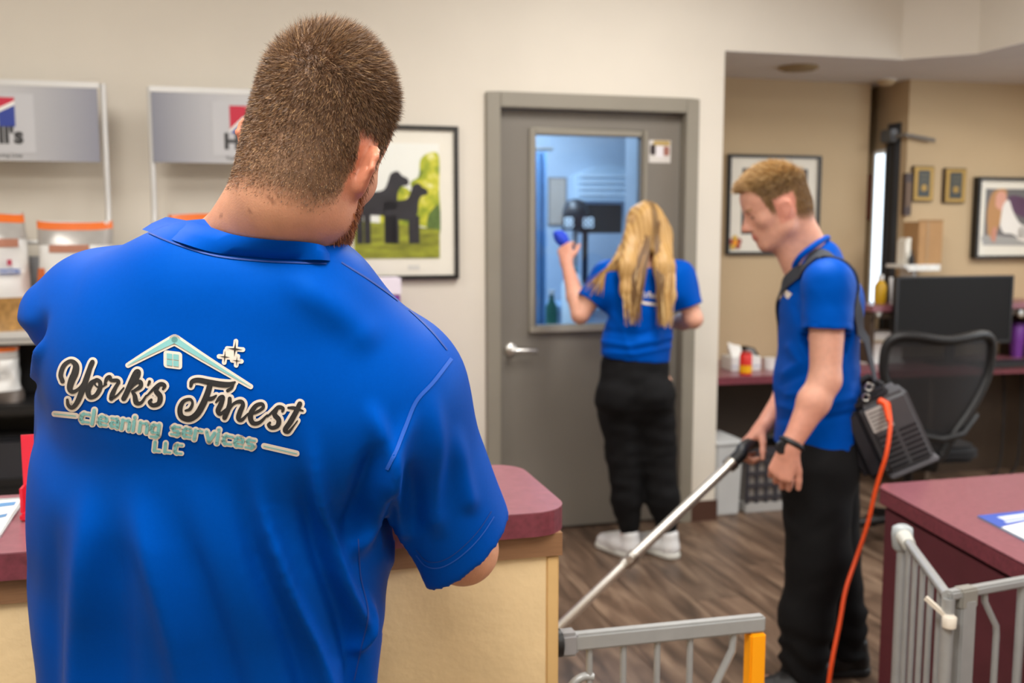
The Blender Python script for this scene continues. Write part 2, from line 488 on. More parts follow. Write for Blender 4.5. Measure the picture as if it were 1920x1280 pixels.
hx, hz = onb(957, 655, DB)
hb = MB().lathe([(0.030, DB), (0.030, DB - 0.006), (0.024, DB - 0.012), (0.013, DB - 0.014), (0.013, DB - 0.05), (0.016, DB - 0.056), (0.012, DB - 0.062)], (hx, 0, hz), 20, 'b')
hb.tube([(hx, DB - 0.05, hz), (hx + 0.03, DB - 0.054, hz), (hx + 0.115, DB - 0.05, hz - 0.004)], [0.011, 0.010, 0.008], 10)
part('lever_handle', hb, M_chrome, door1, smooth=True, label='chrome lever handle')
part('strike_shadow_gap', MB().box(dl, dr, DB + 0.01, DB + 0.03, 0.0, 0.012), M_black, door1)
sx, sz = onb(1237, 283, DB)
stk = part('sticker', MB().box(sx - 0.055, sx + 0.055, DB - 0.0015, DB, sz - 0.055, sz + 0.05), mat('sticker_white', 'd8d3cd', 0.5), door1, label='small printed photo sticker of a dog')
for nm, c, (x0, x1, z0, z1) in (('print', 'b59a5e', (-0.035, 0.052, 0.025, 0.048)), ('print', '33282a', (-0.05, -0.022, -0.02, 0.03)), ('print', 'a06a5c', (0.018, 0.048, -0.022, 0.022)), ('print', 'e6e1e4', (-0.02, 0.018, -0.03, 0.025))):
    part(nm, MB().prism(rrect(sx + x0, sx + x1, sz + z0, sz + z1, 0.01), DB - 0.0022, DB - 0.0015, 'b'), mat('sticker_' + c, c, 0.5), stk)

# ------------------------------------------------------------------ the room behind the door window
rb = MB()
RB1 = 2.9
XR = 2.2
struct('wall_exam_back', MB().box(-0.7, XR, RB1, RB1 + 0.1, 0, 2.6), M_lblue)
struct('wall_exam_side', MB().box(-0.8, -0.7, 0.12, RB1, 0, 2.6).box(XR, XR + 0.1, 0.86, RB1, 0, 2.6).box(cor - 0.16, cor - 0.125, 0.12, 0.86, 0, 2.6).box(cor - 0.125, XR, 0.86, 0.9, 0, 2.6), M_lblue)
struct('ceiling_exam', MB().box(-0.8, cor - 0.12, 0.12, 0.86, 2.6, 2.7).box(-0.8, XR + 0.1, 0.86, RB1 + 0.1, 2.6, 2.7), M_ceil)
def bz(px, py, b):
    x, z = onb(px, py, b); return x, b, z
# counter in the exam room with things seen through the glass
x0, _, z1 = bz(990, 640, 2.2); x1, _, _ = bz(1230, 640, 2.2)
ec = thing('exam_counter', 'pale blue counter seen through the door window', 'counter', (-0.4, 2.5, 0))
part('body', MB().box(-0.1, XR - 0.02, 2.32, 2.88, 0, 0.86), mat('pale_cabinet', '9fb6cc', 0.6), ec)
part('worktop', MB().box(-0.12, XR - 0.01, 2.29, 2.89, 0.86, 0.9), mat('blue_worktop', '8fb0d0', 0.4), ec, bev=0.004)
x0, _, zt = bz(1052, 382, 2.55); x1, _, zb = bz(1145, 432, 2.55)
ap = thing('exam_monitor', 'dark wide screen seen through the door window', 'monitor', (0.5 * (x0 + x1), 2.55, 0.9))
part('screen', MB().box(x0 + 0.1, x1 + 0.09, 2.55, 2.58, zb - 0.02, zt), M_black, ap, bev=0.006)
part('stand', MB().box((x0 + x1) / 2 - 0.02, (x0 + x1) / 2 + 0.02, 2.56, 2.58, 0.91, zb), M_black, ap)
part('foot', MB().box((x0 + x1) / 2 - 0.1, (x0 + x1) / 2 + 0.1, 2.5, 2.62, 0.9, 0.912), M_black, ap, bev=0.004)
cx, _, cz = bz(1068, 400, 2.5)
cm = thing('camera_head_instrument', 'dark rounded instrument on the exam counter behind the door glass', 'instrument', (cx, 2.37, 0.9))
part('head', MB().lathe([(0.02, cz + 0.1), (0.07, cz + 0.08), (0.095, cz), (0.07, cz - 0.08), (0.03, cz - 0.1)], (cx, 2.37, 0), 20), mat('instrument_dark', '23262d', 0.4), cm, smooth=True)
part('post', MB().lathe([(0.08, 0.9), (0.08, 0.92), (0.02, 0.94), (0.02, cz - 0.08)], (cx, 2.37, 0), 16), M_grey, cm)
for k_, px_ in enumerate((1063, 1070, 1098, 1108)):  # pale ring pairs added to paint the bright reflections in the door glass
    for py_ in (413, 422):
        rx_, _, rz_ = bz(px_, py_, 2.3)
        part('glint_ring', MB().tube([(rx_ + 0.016 * math.cos(t_), 2.3, rz_ + 0.016 * math.sin(t_)) for t_ in np.linspace(0, 2 * math.pi, 13)], 0.006, 6, cap=False), mat('glint_pale', 'eef6fa', 0.2), cm, smooth=True)
rx_, _, rz_ = bz(1085, 418, 2.31)
part('ring_rail', MB().box(rx_ - 0.12, rx_ + 0.12, 2.31, 2.32, rz_ - 0.05, rz_ + 0.05), M_black, cm)
part('rail_arm', MB().box(cx - 0.01, cx + 0.01, 2.32, 2.36, rz_ - 0.01, rz_ + 0.01), M_black, cm)
x0, _, zt = bz(1032, 335, RB1 - 0.02); x1, _, zb = bz(1060, 420, RB1 - 0.02)
pp = thing('exam_wall_chart', 'small beige chart on the wall behind the door glass', 'poster', (x0, RB1, zb))
part('sheet', MB().box(x0, x1, RB1 - 0.012, RB1, zb, zt), mat('chart_beige', 'b5a597', 0.7), pp)
part('edge', MB().box(x0 - 0.012, x1 + 0.012, RB1 - 0.008, RB1, zb - 0.012, zt + 0.012), mat('chart_edge', '7d7570', 0.6), pp)
# arched cabinet lamp-like panel and blue curtain
x0, _, zt = bz(1075, 310, RB1 - 0.05); x1, _, zb = bz(1195, 378, RB1 - 0.05)
n = 14
poly = [(x0, zb)] + [(x1, zb)] + [(x1 - (x1 - x0) * i / n, zb + (zt - zb) * (0.72 + 0.28 * math.sin(math.pi * i / n))) for i in range(n + 1)]
wd = thing('arched_wall_cupboard', 'pale arched cupboard on the far wall behind the door glass', 'cupboard', (x0, RB1, zb))
part('body', MB().prism(poly, RB1 - 0.15, RB1, 'b'), mat('cupboard_pale', 'b7c9d8', 0.6), wd)
for i in range(4):
    z = zb + (zt - zb) * (0.15 + 0.17 * i)
    part('slat', MB().box(x0 + 0.02, x1 - 0.02, RB1 - 0.16, RB1 - 0.15, z, z + 0.02), mat('slat_pale', 'cfdce6', 0.6), wd)
cu = thing('blue_curtain', 'tall blue curtain at the left edge of the door window', 'curtain', (-0.3, 2.0, 0.2))
xa, _, _ = bz(1000, 450, 2.0); xb, _, _ = bz(1022, 450, 2.0)
cb_ = MB().grid(lambda u, v: (xa - 0.15 + (xb - xa + 0.15) * u, 2.0 + 0.03 * math.sin(u * 30), 0.2 + v * 1.75), 30, 3)
part('cloth', cb_, mat('curtain_blue', '6f9bc6', 0.8, var=0.08), cu, smooth=True)
part('rail', MB().tube([(xa - 0.2, 2.0, 1.97), (xb + 0.05, 2.0, 1.97)], 0.012), M_steel, cu)
tx, _, _ = bz(1040, 560, 1.6)
tr = thing('exam_trolley', 'pale trolley with a green bottle behind the lower door glass', 'trolley', (tx, 1.6, 0))
part('top', MB().box(tx - 0.2, tx + 0.12, 1.45, 1.8, 0.78, 0.81), M_white, tr, bev=0.005)
part('leg', MB().box(tx - 0.2, tx - 0.17, 1.46, 1.49, 0, 0.78), M_steel, tr)
part('leg', MB().box(tx + 0.09, tx + 0.12, 1.46, 1.49, 0, 0.78), M_steel, tr)
part('leg', MB().box(tx - 0.2, tx - 0.17, 1.76, 1.79, 0, 0.78), M_steel, tr)
part('leg', MB().box(tx + 0.09, tx + 0.12, 1.76, 1.79, 0, 0.78), M_steel, tr)
part('shelf', MB().box(tx - 0.19, tx + 0.11, 1.46, 1.79, 0.3, 0.32), M_white, tr)
wc, _, wz = bz(1078, 540, 1.9)
wcn = thing('white_canister', 'tall translucent white canister behind the lower door glass', 'canister', (wc, 1.95, 0))
part('body', MB().lathe([(0.07, 0.0), (0.075, 0.02), (0.075, wz + 0.02), (0.05, wz + 0.08), (0.03, wz + 0.1)], (wc, 1.95, 0), 22), mat('canister_white', 'dbe6ea', 0.3), wcn, smooth=True)
part('cap', MB().lathe([(0.034, wz + 0.1), (0.034, wz + 0.14)], (wc, 1.95, 0), 16), mat('cap_teal', '6fb0b4', 0.4), wcn, smooth=True)
gbm = thing('green_bottle', 'dark green bottle on the trolley behind the door glass', 'bottle', (tx, 1.58, 0.81))
part('body', MB().lathe([(0.035, 0.81), (0.038, 0.83), (0.038, 0.95), (0.015, 1.0), (0.015, 1.03)], (tx - 0.02, 1.6, 0), 16), mat('green_plastic', '1f5a43', 0.4), gbm, smooth=True)
part('cap', MB().lathe([(0.018, 1.03), (0.018, 1.06)], (tx - 0.02, 1.6, 0), 12), M_white, gbm)

# ================================================================== ceiling lamps
def troffer(a, b, z, watts, col, label, la=0.6, lb=1.2):
    t = thing('ceiling_light', label, 'light', (a, b, z), 'ceiling light panels')
    fbm = MB()
    for (x0, x1, y0, y1) in ((-la / 2 - 0.03, -la / 2, -lb / 2 - 0.03, lb / 2 + 0.03), (la / 2, la / 2 + 0.03, -lb / 2 - 0.03, lb / 2 + 0.03), (-la / 2, la / 2, -lb / 2 - 0.03, -lb / 2), (-la / 2, la / 2, lb / 2, lb / 2 + 0.03)):
        fbm.box(a + x0, a + x1, b + y0, b + y1, z - 0.025, z)
    part('frame', fbm, M_white, t)
    part('diffuser', MB().box(a - la / 2, a + la / 2, b - lb / 2, b + lb / 2, z - 0.012, z - 0.004), mat('lamp_diffuser', 'ffffff', 0.6, emit='fff4e2', estr=2.0), t)
    ld = bpy.data.lights.new('lamp', 'AREA'); ld.shape = 'RECTANGLE'; ld.size = la; ld.size_y = lb
    ld.energy = watts; ld.color = col
    lo = bpy.data.objects.new('lamp', ld); COL.objects.link(lo); lo.parent = t; lo.location = (0, 0, -0.03)
    return t
for (a, b, w, l) in ((-1.9, -1.7, 0.6, 'white ceiling light panel nearest the pet food display'), (0.55, -1.6, 1.55, 'white ceiling light panel in front of the grey door'),
                     (-1.35, -4.0, 1.9, 'white ceiling light panel over the reception counter'), (0.75, -4.0, 1.1, 'white ceiling light panel over the metal gates'),
                     (-1.35, -5.8, 0.3, 'white ceiling light panel far behind the counter'), (0.75, -5.8, 0.3, 'white ceiling light panel far behind the gates')):
    troffer(a, b, HC, LAMP_W * w, LAMP_COL, l)
troffer(3.3, -1.0, HL, 26.0, LAMP_COL, 'light panel in the lowered ceiling over the office chair')
troffer(3.3, -3.6, HL, 22.0, LAMP_COL, 'light panel in the lowered ceiling over the maroon desk')
troffer(0.6, 1.9, 2.6, 62.0, (0.74, 0.88, 1.0), 'cool light panel in the room behind the door', 0.6, 1.2)
va, _ = onz(1497, 124, HL); _, vb = onz(1497, 124, HL)
vt = thing('ceiling_vent', 'round tan vent in the lowered alcove ceiling', 'vent', (va, vb, HL))
part('ring', MB().lathe([(0.10, HL), (0.105, HL - 0.012), (0.085, HL - 0.02), (0.08, HL - 0.012)], (va, vb, 0), 28), mat('vent_tan', 'a08a62', 0.5), vt)
part('disc', MB().lathe([(0.07, HL - 0.008), (0.07, HL - 0.022), (0.02, HL - 0.028)], (va, vb, 0), 24), mat('vent_tan2', '8d7a58', 0.5), vt)
sa, sb = onz(1678, 160, HL - 0.05)
sd = thing('smoke_detector', 'small cream smoke detector under the lowered ceiling', 'detector', (AS - 0.16, BP + 0.1, HL))
part('body', MB().lathe([(0.05, HL), (0.05, HL - 0.02), (0.03, HL - 0.035)], (AS - 0.12, BP + 0.05, 0), 20), mat('detector_cream', 'c9b58f', 0.5), sd)
part('ring', MB().lathe([(0.058, HL), (0.056, HL - 0.008)], (AS - 0.12, BP + 0.05, 0), 20), M_white, sd)
# ================================================================== reception counter on the left
CZ = 0.99
ct_a1, ct_b0, ct_b1 = -0.562, -2.935, -2.60
cnt = thing('reception_counter', 'tan textured reception counter with a maroon top, the man leans on it', 'counter', (-1.8, -2.75, 0))
r = 0.06
poly = arc((ct_a1 - r, ct_b0 + r), r, -90, 0, 8) + arc((ct_a1 - r, ct_b1 - r), r, 0, 90, 8) + [(-3.05, ct_b1), (-3.05, ct_b0)]
part('worktop', MB().prism(poly, CZ - 0.002, CZ), M_lam, cnt)
part('worktop_edge', MB().prism(poly, CZ - 0.040, CZ - 0.002), M_lam_edge, cnt)
i1, i2 = 0.012, 0.016
part('brown_band', MB().box(-3.04, ct_a1 - i1, ct_b0 + i1, ct_b1 - i1, CZ - 0.078, CZ - 0.040), M_brown, cnt)
part('front_panel', MB().box(-3.04, ct_a1 - i2 - 0.022, ct_b0 + i2 + 0.002, ct_b1 - 0.02, 0.0, CZ - 0.078), M_panel, cnt)
part('corner_bead', MB().box(ct_a1 - i2 - 0.022, ct_a1 - i2, ct_b0 + i2, ct_b1 - 0.018, 0.0, CZ - 0.078), M_panel_edge, cnt, bev=0.003)

# sheet in a clear sleeve, red holder, note pad with a yellow-green cover
c4 = [onz(-60, 1040, CZ), onz(2, 1008, CZ), onz(50, 936, CZ), onz(-20, 940, CZ)]
sh = thing('printed_sheet', 'white printed sheet in a clear frame at the left end of the counter', 'sheet', (c4[1][0], c4[1][1], CZ))
part('backing', MB().hexa([(x, y, CZ + 0.0002) for x, y in c4], [(x, y, CZ + 0.004) for x, y in c4]), mat('clear_acrylic_grey', 'b4babd', 0.25), sh)
def bil(q, u, v, z):
    p = [Vector((x, y, z)) for x, y in q]
    return (p[0] * (1 - u) + p[1] * u) * (1 - v) + (p[3] * (1 - u) + p[2] * u) * v
inn = [bil(c4, u, v, CZ + 0.0044) for u, v in ((0.04, 0.06), (0.90, 0.06), (0.90, 0.94), (0.04, 0.94))]
part('paper', MB().add(inn, [(0, 1, 2, 3)]), M_paper, sh)
for (u0, u1, v0, v1) in ((0.35, 0.8, 0.78, 0.88), (0.3, 0.75, 0.5, 0.58), (0.1, 0.7, 0.28, 0.33), (0.1, 0.75, 0.18, 0.22)):
    pr = MB().add([bil(c4, u, v, CZ + 0.0048) for u, v in ((u0, v0), (u1, v0), (u1, v1), (u0, v1))], [(0, 1, 2, 3)])
    part('print', pr, mat('print_blue', '5d8fc0', 0.6), sh)
ra, rb_ = onz(60, 968, CZ)
rh = thing('leaflet_holder', 'red translucent plastic holder standing behind the man on the counter', 'holder', (ra, rb_, CZ))
Mred = mat('red_acrylic', 'f22a44', 0.25, trans=0.35, spec=0.5)
hx0 = ra - 0.012
part('foot', MB().box(hx0, hx0 + 0.10, rb_ - 0.03, rb_ + 0.05, CZ, CZ + 0.012), Mred, rh, bev=0.003)
part('back_sheet', MB().hexa([(hx0 + 0.002, rb_ + 0.0, CZ + 0.012), (hx0 + 0.098, rb_, CZ + 0.012), (hx0 + 0.098, rb_ + 0.004, CZ + 0.012), (hx0 + 0.002, rb_ + 0.004, CZ + 0.012)],
                              [(hx0 - 0.004, rb_ + 0.03, CZ + 0.125), (hx0 + 0.104, rb_ + 0.03, CZ + 0.125), (hx0 + 0.104, rb_ + 0.034, CZ + 0.125), (hx0 - 0.004, rb_ + 0.034, CZ + 0.125)]), Mred, rh)
part('side_wall', MB().box(hx0, hx0 + 0.004, rb_ - 0.02, rb_ + 0.04, CZ + 0.012, CZ + 0.05), Mred, rh)
part('side_wall', MB().box(hx0 + 0.096, hx0 + 0.10, rb_ - 0.02, rb_ + 0.04, CZ + 0.012, CZ + 0.05), Mred, rh)
na, nb = onz(712, 985, CZ)
nt_ = thing('note_pad', 'yellow-green note pad on the counter under the man\'s right hand', 'notepad', (na, nb, CZ))
part('cover', MB().box(na - 0.20, na + 0.006, nb + 0.01, nb + 0.26, CZ, CZ + 0.004), mat('pad_green', 'b5cf2e', 0.6), nt_)
part('pages', MB().box(na - 0.195, na, nb + 0.015, nb + 0.255, CZ + 0.004, CZ + 0.012), mat('pad_pages', 'd9df9a', 0.8), nt_)

# ================================================================== pet food display racks
M_wire = mat('rack_white', 'd5d5d3', 0.4, 0.2, var=0.02)
M_rackback = mat('rack_back_grey', '97979a', 0.6, var=0.05)
M_rackdark = mat('rack_black', '131315', 0.5, var=0.1)
def sign_mat():
    m = mat('sign_silver_print', 'a9abb2', 0.35, var=0.02, vscale=2)
    nt = m.node_tree; bs = nt.nodes['Principled BSDF']
    tc = nt.nodes.new('ShaderNodeTexCoord'); sp = nt.nodes.new('ShaderNodeSeparateXYZ')
    nt.links.new(tc.outputs['Generated'], sp.inputs[0])
    cr = nt.nodes.new('ShaderNodeValToRGB'); e = cr.color_ramp.elements
    e[0].position = 0.0; e[0].color = (*lin('80828f'), 1); e[1].position = 1.0; e[1].color = (*lin('8b8d9b'), 1)
    k = e.new(0.3); k.color = (*lin('b4b5ba'), 1); k = e.new(0.5); k.color = (*lin('c3c3c4'), 1); k = e.new(0.72); k.color = (*lin('b0b1b6'), 1)
    nt.links.new(sp.outputs[0], cr.inputs[0]); nt.links.new(cr.outputs[0], bs.inputs['Base Color'])
    return m
M_sign = sign_mat()
M_sred, M_sblue, M_sblack = mat('print_red', 'c6213f', 0.5), mat('print_navy', '2b3f97', 0.5), mat('print_black', '3a3a3c', 0.5)
def rack(a0, a1, zt, zb, label, slabel):
    b = -0.16
    t = thing('display_rack', label, 'display rack', ((a0 + a1) / 2, -0.25, 0), 'pet food display racks')
    mid = (a0 + a1) / 2
    sgn = part('header_sign', MB().box(a0, a1, b - 0.012, b, zb, zt), M_sign, t, label=slabel)
    part('sign_edge', MB().box(a0 - 0.004, a1 + 0.008, b - 0.014, b + 0.004, zt, zt + 0.022), M_wire, sgn)
    w = 0.125
    part('logo_card', MB().box(mid - w, mid + w, b - 0.0135, b - 0.012, zb + 0.03, zt - 0.03), mat('logo_card_grey', 'c2c3c7', 0.5), sgn)
    lb, lt = b - 0.0142, zt - 0.045
    s = 0.058
    x0 = mid - s
    z0 = lt - 2 * s * 0.95
    part('logo_red', MB().add([(x0, lb, lt), (x0 + 2 * s, lb, lt), (x0 + 2 * s, lb, lt - 0.022), (x0 + 0.042, lb, z0 + 0.045), (x0, lb, z0 + 0.016)], [(0, 1, 2, 3, 4)]), M_sred, sgn)
    part('logo_white', MB().add([(x0, lb - 0.0004, z0 + 0.016), (x0 + 0.05, lb - 0.0004, lt - 0.045), (x0 + 2 * s, lb - 0.0004, lt - 0.012), (x0 + 2 * s, lb - 0.0004, lt - 0.028), (x0 + 0.05, lb - 0.0004, lt - 0.062), (x0, lb - 0.0004, z0)], [(0, 1, 2, 3, 4, 5)]), M_paper, sgn)
    part('logo_blue', MB().add([(x0, lb, z0), (x0 + 0.05, lb, lt - 0.06), (x0 + 0.05, lb, z0)], [(0, 1, 2)]).add([(x0 + 0.058, lb, z0), (x0 + 0.058, lb, lt - 0.058), (x0 + 2 * s, lb, lt - 0.028), (x0 + 2 * s, lb, z0)], [(0, 1, 2, 3)]), M_sblue, sgn)
    tm = MB(); text_on(tm, "Hill's", 0.085, lambda x, y: (mid + x, lb, z0 - 0.035 + y), 0.004)
    part('lettering', tm, M_sblack, sgn)
    tm = MB(); text_on(tm, "Transforming Lives", 0.02, lambda x, y: (mid + x, lb, zb + 0.02 + y), 0.0005)
    part('lettering', tm, mat('print_grey', '77787c', 0.5), sgn)
    zs = 1.06                                       # shelf height
    for sx in (a0 - 0.006, a1 + 0.02):              # curved side rails
        pts = [(sx, b + 0.01, zt + 0.02), (sx, b + 0.005, zb), (sx, b - 0.0, 1.5), (sx, b - 0.04, 1.44), (sx, b - 0.14, 1.36), (sx, b - 0.2, 1.26), (sx, b - 0.22, 1.12), (sx, b - 0.22, zs)]
        part('side_rail', MB().tube(catmull(pts, 4), 0.011, 8), M_wire, t, smooth=True)
    part('cross_rail', MB().tube([(a0, b + 0.01, 1.39), (a1, b + 0.01, 1.39)], 0.009, 8), M_wire, t)
    part('back_panel', MB().box(a0 + 0.01, a1 - 0.01, b + 0.02, b + 0.035, zs, 1.335), M_rackback, t)
    part('shelf', MB().box(a0 - 0.01, a1 + 0.03, b - 0.24, b + 0.04, zs - 0.045, zs), M_wire, t, bev=0.006)
    part('shelf_groove', MB().box(a0 - 0.005, a1 + 0.025, b - 0.243, b - 0.24, zs - 0.028, zs - 0.022), M_grey, t)
    part('lower_back', MB().box(a0, a1, b + 0.02, b + 0.04, 0.05, zs - 0.045), M_rackdark, t)
    zl = 0.80
    part('lower_shelf', MB().box(a0 - 0.01, a1 + 0.03, b - 0.34, b + 0.02, zl - 0.04, zl), M_rackdark, t, bev=0.01)
    part('bottom_shelf', MB().box(a0 - 0.01, a1 + 0.03, b - 0.4, b + 0.02, 0.12, 0.16), M_rackdark, t, bev=0.006)
    part('middle_shelf', MB().box(a0 - 0.01, a1 + 0.03, b - 0.36, b + 0.02, 0.46, 0.5), M_rackdark, t, bev=0.006)
    for sx in (a0 - 0.01, a1 + 0.01):
        part('side_panel', MB().box(sx, sx + 0.02, b - 0.22, b + 0.04, 0.0, zs - 0.045), M_rackdark, t)
    return t, zs, zl
s2l, s2t = onb(283, 172, -0.165); _, s2b = onb(290, 304, -0.165)
s1r, s1t = onb(182, 166, -0.165); _, s1b = onb(183, 304, -0.165)
sw = 0.71
rk1, ZS, ZL = rack(s1r - sw, s1r, s1t, s1b, 'pet food display rack at the left edge of the photo', 'silver header sign with a red and blue logo')
rk2, _, _ = rack(s2l, s2l + sw, s2t, s2b, 'pet food display rack behind the head of the man in front', 'silver header sign with a red and blue logo')
# bags of pet food
def bag_mesh(w, d, h, top, seed, body_z=(0.0, 1.0)):
    rg = random.Random(seed)
    ph = [rg.uniform(0, 6.28) for _ in range(8)]
    mb = MB(); nz, na_ = 14, 28
    def ring(v):
        pin = 1.0 if v < 0.78 else 1.0 - (v - 0.78) / 0.22 * 0.86
        hw = w / 2 * (1.0 - 0.05 * math.sin(v * 3.1) * 0 + 0.04 * math.sin(v * 5 + ph[0]))
        hd = d / 2 * max(pin, 0.06)
        out = []
        for k in range(na_):
            an = 2 * math.pi * k / na_
            cx_, sy_ = math.cos(an), math.sin(an)
            e = 0.55
            x = hw * math.copysign(abs(cx_) ** e, cx_); y = hd * math.copysign(abs(sy_) ** e, sy_)
            wr = 0.006 * math.sin(an * 3 + v * 11 + ph[1]) + 0.005 * math.sin(an * 5 - v * 17 + ph[2])
            out.append((x * (1 + wr * 3), y + wr * (1 if pin > 0.5 else 0.3), v * h + 0.004 * math.sin(an * 2 + ph[3]) * (v > 0.9)))
        return out
    vs = []
    for j_ in range(nz + 1): vs += ring(j_ / nz)
    fs = [(j_ * na_ + k, j_ * na_ + (k + 1) % na_, (j_ + 1) * na_ + (k + 1) % na_, (j_ + 1) * na_ + k) for j_ in range(nz) for k in range(na_)]
    fs += [tuple(range(na_))[::-1], tuple(range(nz * na_, nz * na_ + na_))]
    return vs, fs
def slicebag(vs, fs, z0, z1, push=0.0, xr=None):
    """faces of the bag between two heights on its front, moved out a hair: a printed panel"""
    mb = MB(); keep = []
    for q in fs:
        if len(q) != 4: continue
        c = [sum(vs[i][k] for i in q) / 4 for k in range(3)]
        if z0 <= c[2] <= z1 and (xr is None or (xr[0] <= c[0] <= xr[1] and c[1] < 0)): keep.append(q)
    idx = sorted({i for q in keep for i in q}); mp_ = {i: n_ for n_, i in enumerate(idx)}
    out = []
    for i in idx:
        x, y, z = vs[i]; l = math.hypot(x, y) or 1
        out.append((x + x / l * push, y + y / l * push, z))
    return mb.add(out, [tuple(mp_[i] for i in q) for q in keep])
M_bagw = mat('bag_white', 'e4e4e2', 0.3, var=0.05, vscale=12, bump=0.3, bscale=25)
M_bago = mat('bag_orange', 'e2702a', 0.3, var=0.06, vscale=14)
M_bagg = mat('bag_grey_foil', 'b9b6b2', 0.22, 0.3, var=0.1, vscale=14)
M_bagk = mat('bag_kibble_print', 'a9814a', 0.4, var=0.35, vscale=45)
M_bagb = mat('bag_blue_print', '2f5fae', 0.4)
def bag(a, b, z, w, d, h, seed, label, rot=0.0, style=0, group='pet food bags'):
    t = bpy.data.objects.new('pet_food_bag', None); COL.objects.link(t)
    t.location = W(a, b, z); t.rotation_euler = (0, 0, TH + rot); BASE[t] = Vector((0, 0, 0))
    setp(t, label, 'bag', group)
    vs, fs = bag_mesh(w, d, h, 0, seed)
    body = MB().add(vs, fs)
    part('pouch', body, M_bagw, t, smooth=True)
    part('top_strip', slicebag(vs, fs, h * 0.92, h, 0.003), M_bago, t, smooth=True)
    part('foil_band', slicebag(vs, fs, h * 0.78, h * 0.92, 0.002), M_bagg, t, smooth=True)
    part('seal_strip', slicebag(vs, fs, h * 0.71, h * 0.78, 0.003, (-w * 0.3, w * 0.25)), mat('seal_brown', 'b8806a', 0.4), t, smooth=True)
    if style == 0:
        part('orange_panel', slicebag(vs, fs, h * 0.14, h * 0.42, 0.003, (-w * 0.40, w * 0.45)), M_bago, t, smooth=True)
        part('side_stripe', slicebag(vs, fs, h * 0.1, h * 0.56, 0.0025, (-w * 0.6, -w * 0.40)), M_bago, t, smooth=True)
        part('kibble_print', slicebag(vs, fs, 0, h * 0.15, 0.003, (-w * 0.45, w * 0.45)), M_bagk, t, smooth=True)
    elif style == 1:
        part('kibble_print', slicebag(vs, fs, 0, h * 0.28, 0.003), M_bagk, t, smooth=True)
    else:
        part('grey_panel', slicebag(vs, fs, 0, h * 0.18, 0.003), mat('bag_grey_print', '6b625c', 0.4, var=0.2, vscale=30), t, smooth=True)
    lg = MB().box(-w * 0.22, w * 0.22, -d / 2 - 0.014, -d / 2 - 0.010, h * 0.49, h * 0.53)
    tm = MB(); text_on(tm, "Prescription Diet", w * 0.09, lambda x, y: (x, -d / 2 - 0.0145, h * 0.51 + y), 0.0003)
    part('brand_band', lg, M_bagb, t); part('lettering', tm, M_paper, t)
    mk = MB().box(-0.008, 0.008, -d / 2 - 0.014, -d / 2 - 0.010, h * 0.56, h * 0.61)
    part('small_mark', mk, mat('mark_red', 'b3344f', 0.5), t)
    return t
ba_, _ = onb(143, 450, -0.26)
bag(ba_, -0.27, ZS, 0.27, 0.15, 0.41, 1, 'white and orange pet food bag in the middle of the upper display shelf')
bb_, _ = onb(2, 450, -0.27)
bag(bb_, -0.27, ZS, 0.17, 0.14, 0.44, 2, 'white pet food bag with a brown kibble print at the left photo edge', 0.5, 1)
bc_, _ = onb(388, 430, -0.27)
bag(bc_, -0.27, ZS, 0.28, 0.14, 0.44, 3, 'white pet food bag beside the neck of the man in front', 0.0, 0)
bd_, _ = onb(-25, 650, -0.35)
bag(bd_, -0.36, ZL, 0.22, 0.13, 0.205, 4, 'white pet food bag with a dark base on the lower shelf', 0.1, 2)
# black wire tray with dark packs below
t = thing('shelf_tray', 'black tray with dark packs under the lower display shelf', 'tray', (onb(-20, 830, -0.4)[0], -0.35, 0.5))
ta, _ = onb(-20, 830, -0.4)
part('tray', MB().box(ta - 0.2, ta + 0.16, -0.5, -0.2, 0.5, 0.53), M_black, t, bev=0.004)
for i in range(4):
    part('pack', MB().hexa([(ta - 0.18, -0.48 + 0.06 * i, 0.53), (ta + 0.13, -0.48 + 0.06 * i, 0.53), (ta + 0.13, -0.45 + 0.06 * i, 0.53), (ta - 0.18, -0.45 + 0.06 * i, 0.53)],
                           [(ta - 0.17, -0.46 + 0.06 * i, 0.66), (ta + 0.12, -0.46 + 0.06 * i, 0.66), (ta + 0.12, -0.43 + 0.06 * i, 0.66), (ta - 0.17, -0.43 + 0.06 * i, 0.66)]), mat('dark_pack', '20222a', 0.4, var=0.2), t)

# purple and white floor display behind the shoulder
pa, pz = onb(742, 518, -0.22)
t = thing('carton_display', 'white and purple carton display under the framed dog print', 'display', (pa - 0.1, -0.2, 0))
part('carton', MB().box(pa - 0.2, pa, -0.34, -0.06, 0, pz - 0.07), mat('purple_card', '7d2f9a', 0.5, var=0.03), t, bev=0.003)
part('header_card', MB().box(pa - 0.204, pa + 0.004, -0.345, -0.22, pz - 0.07, pz), mat('lilac_white_card', 'e6ddeb', 0.6), t, bev=0.003)
part('round_mark', MB().lathe([(0.02, -0.3405), (0.02, -0.3415)], (pa - 0.045, 0, pz - 0.10), 16, 'b'), M_paper, t)

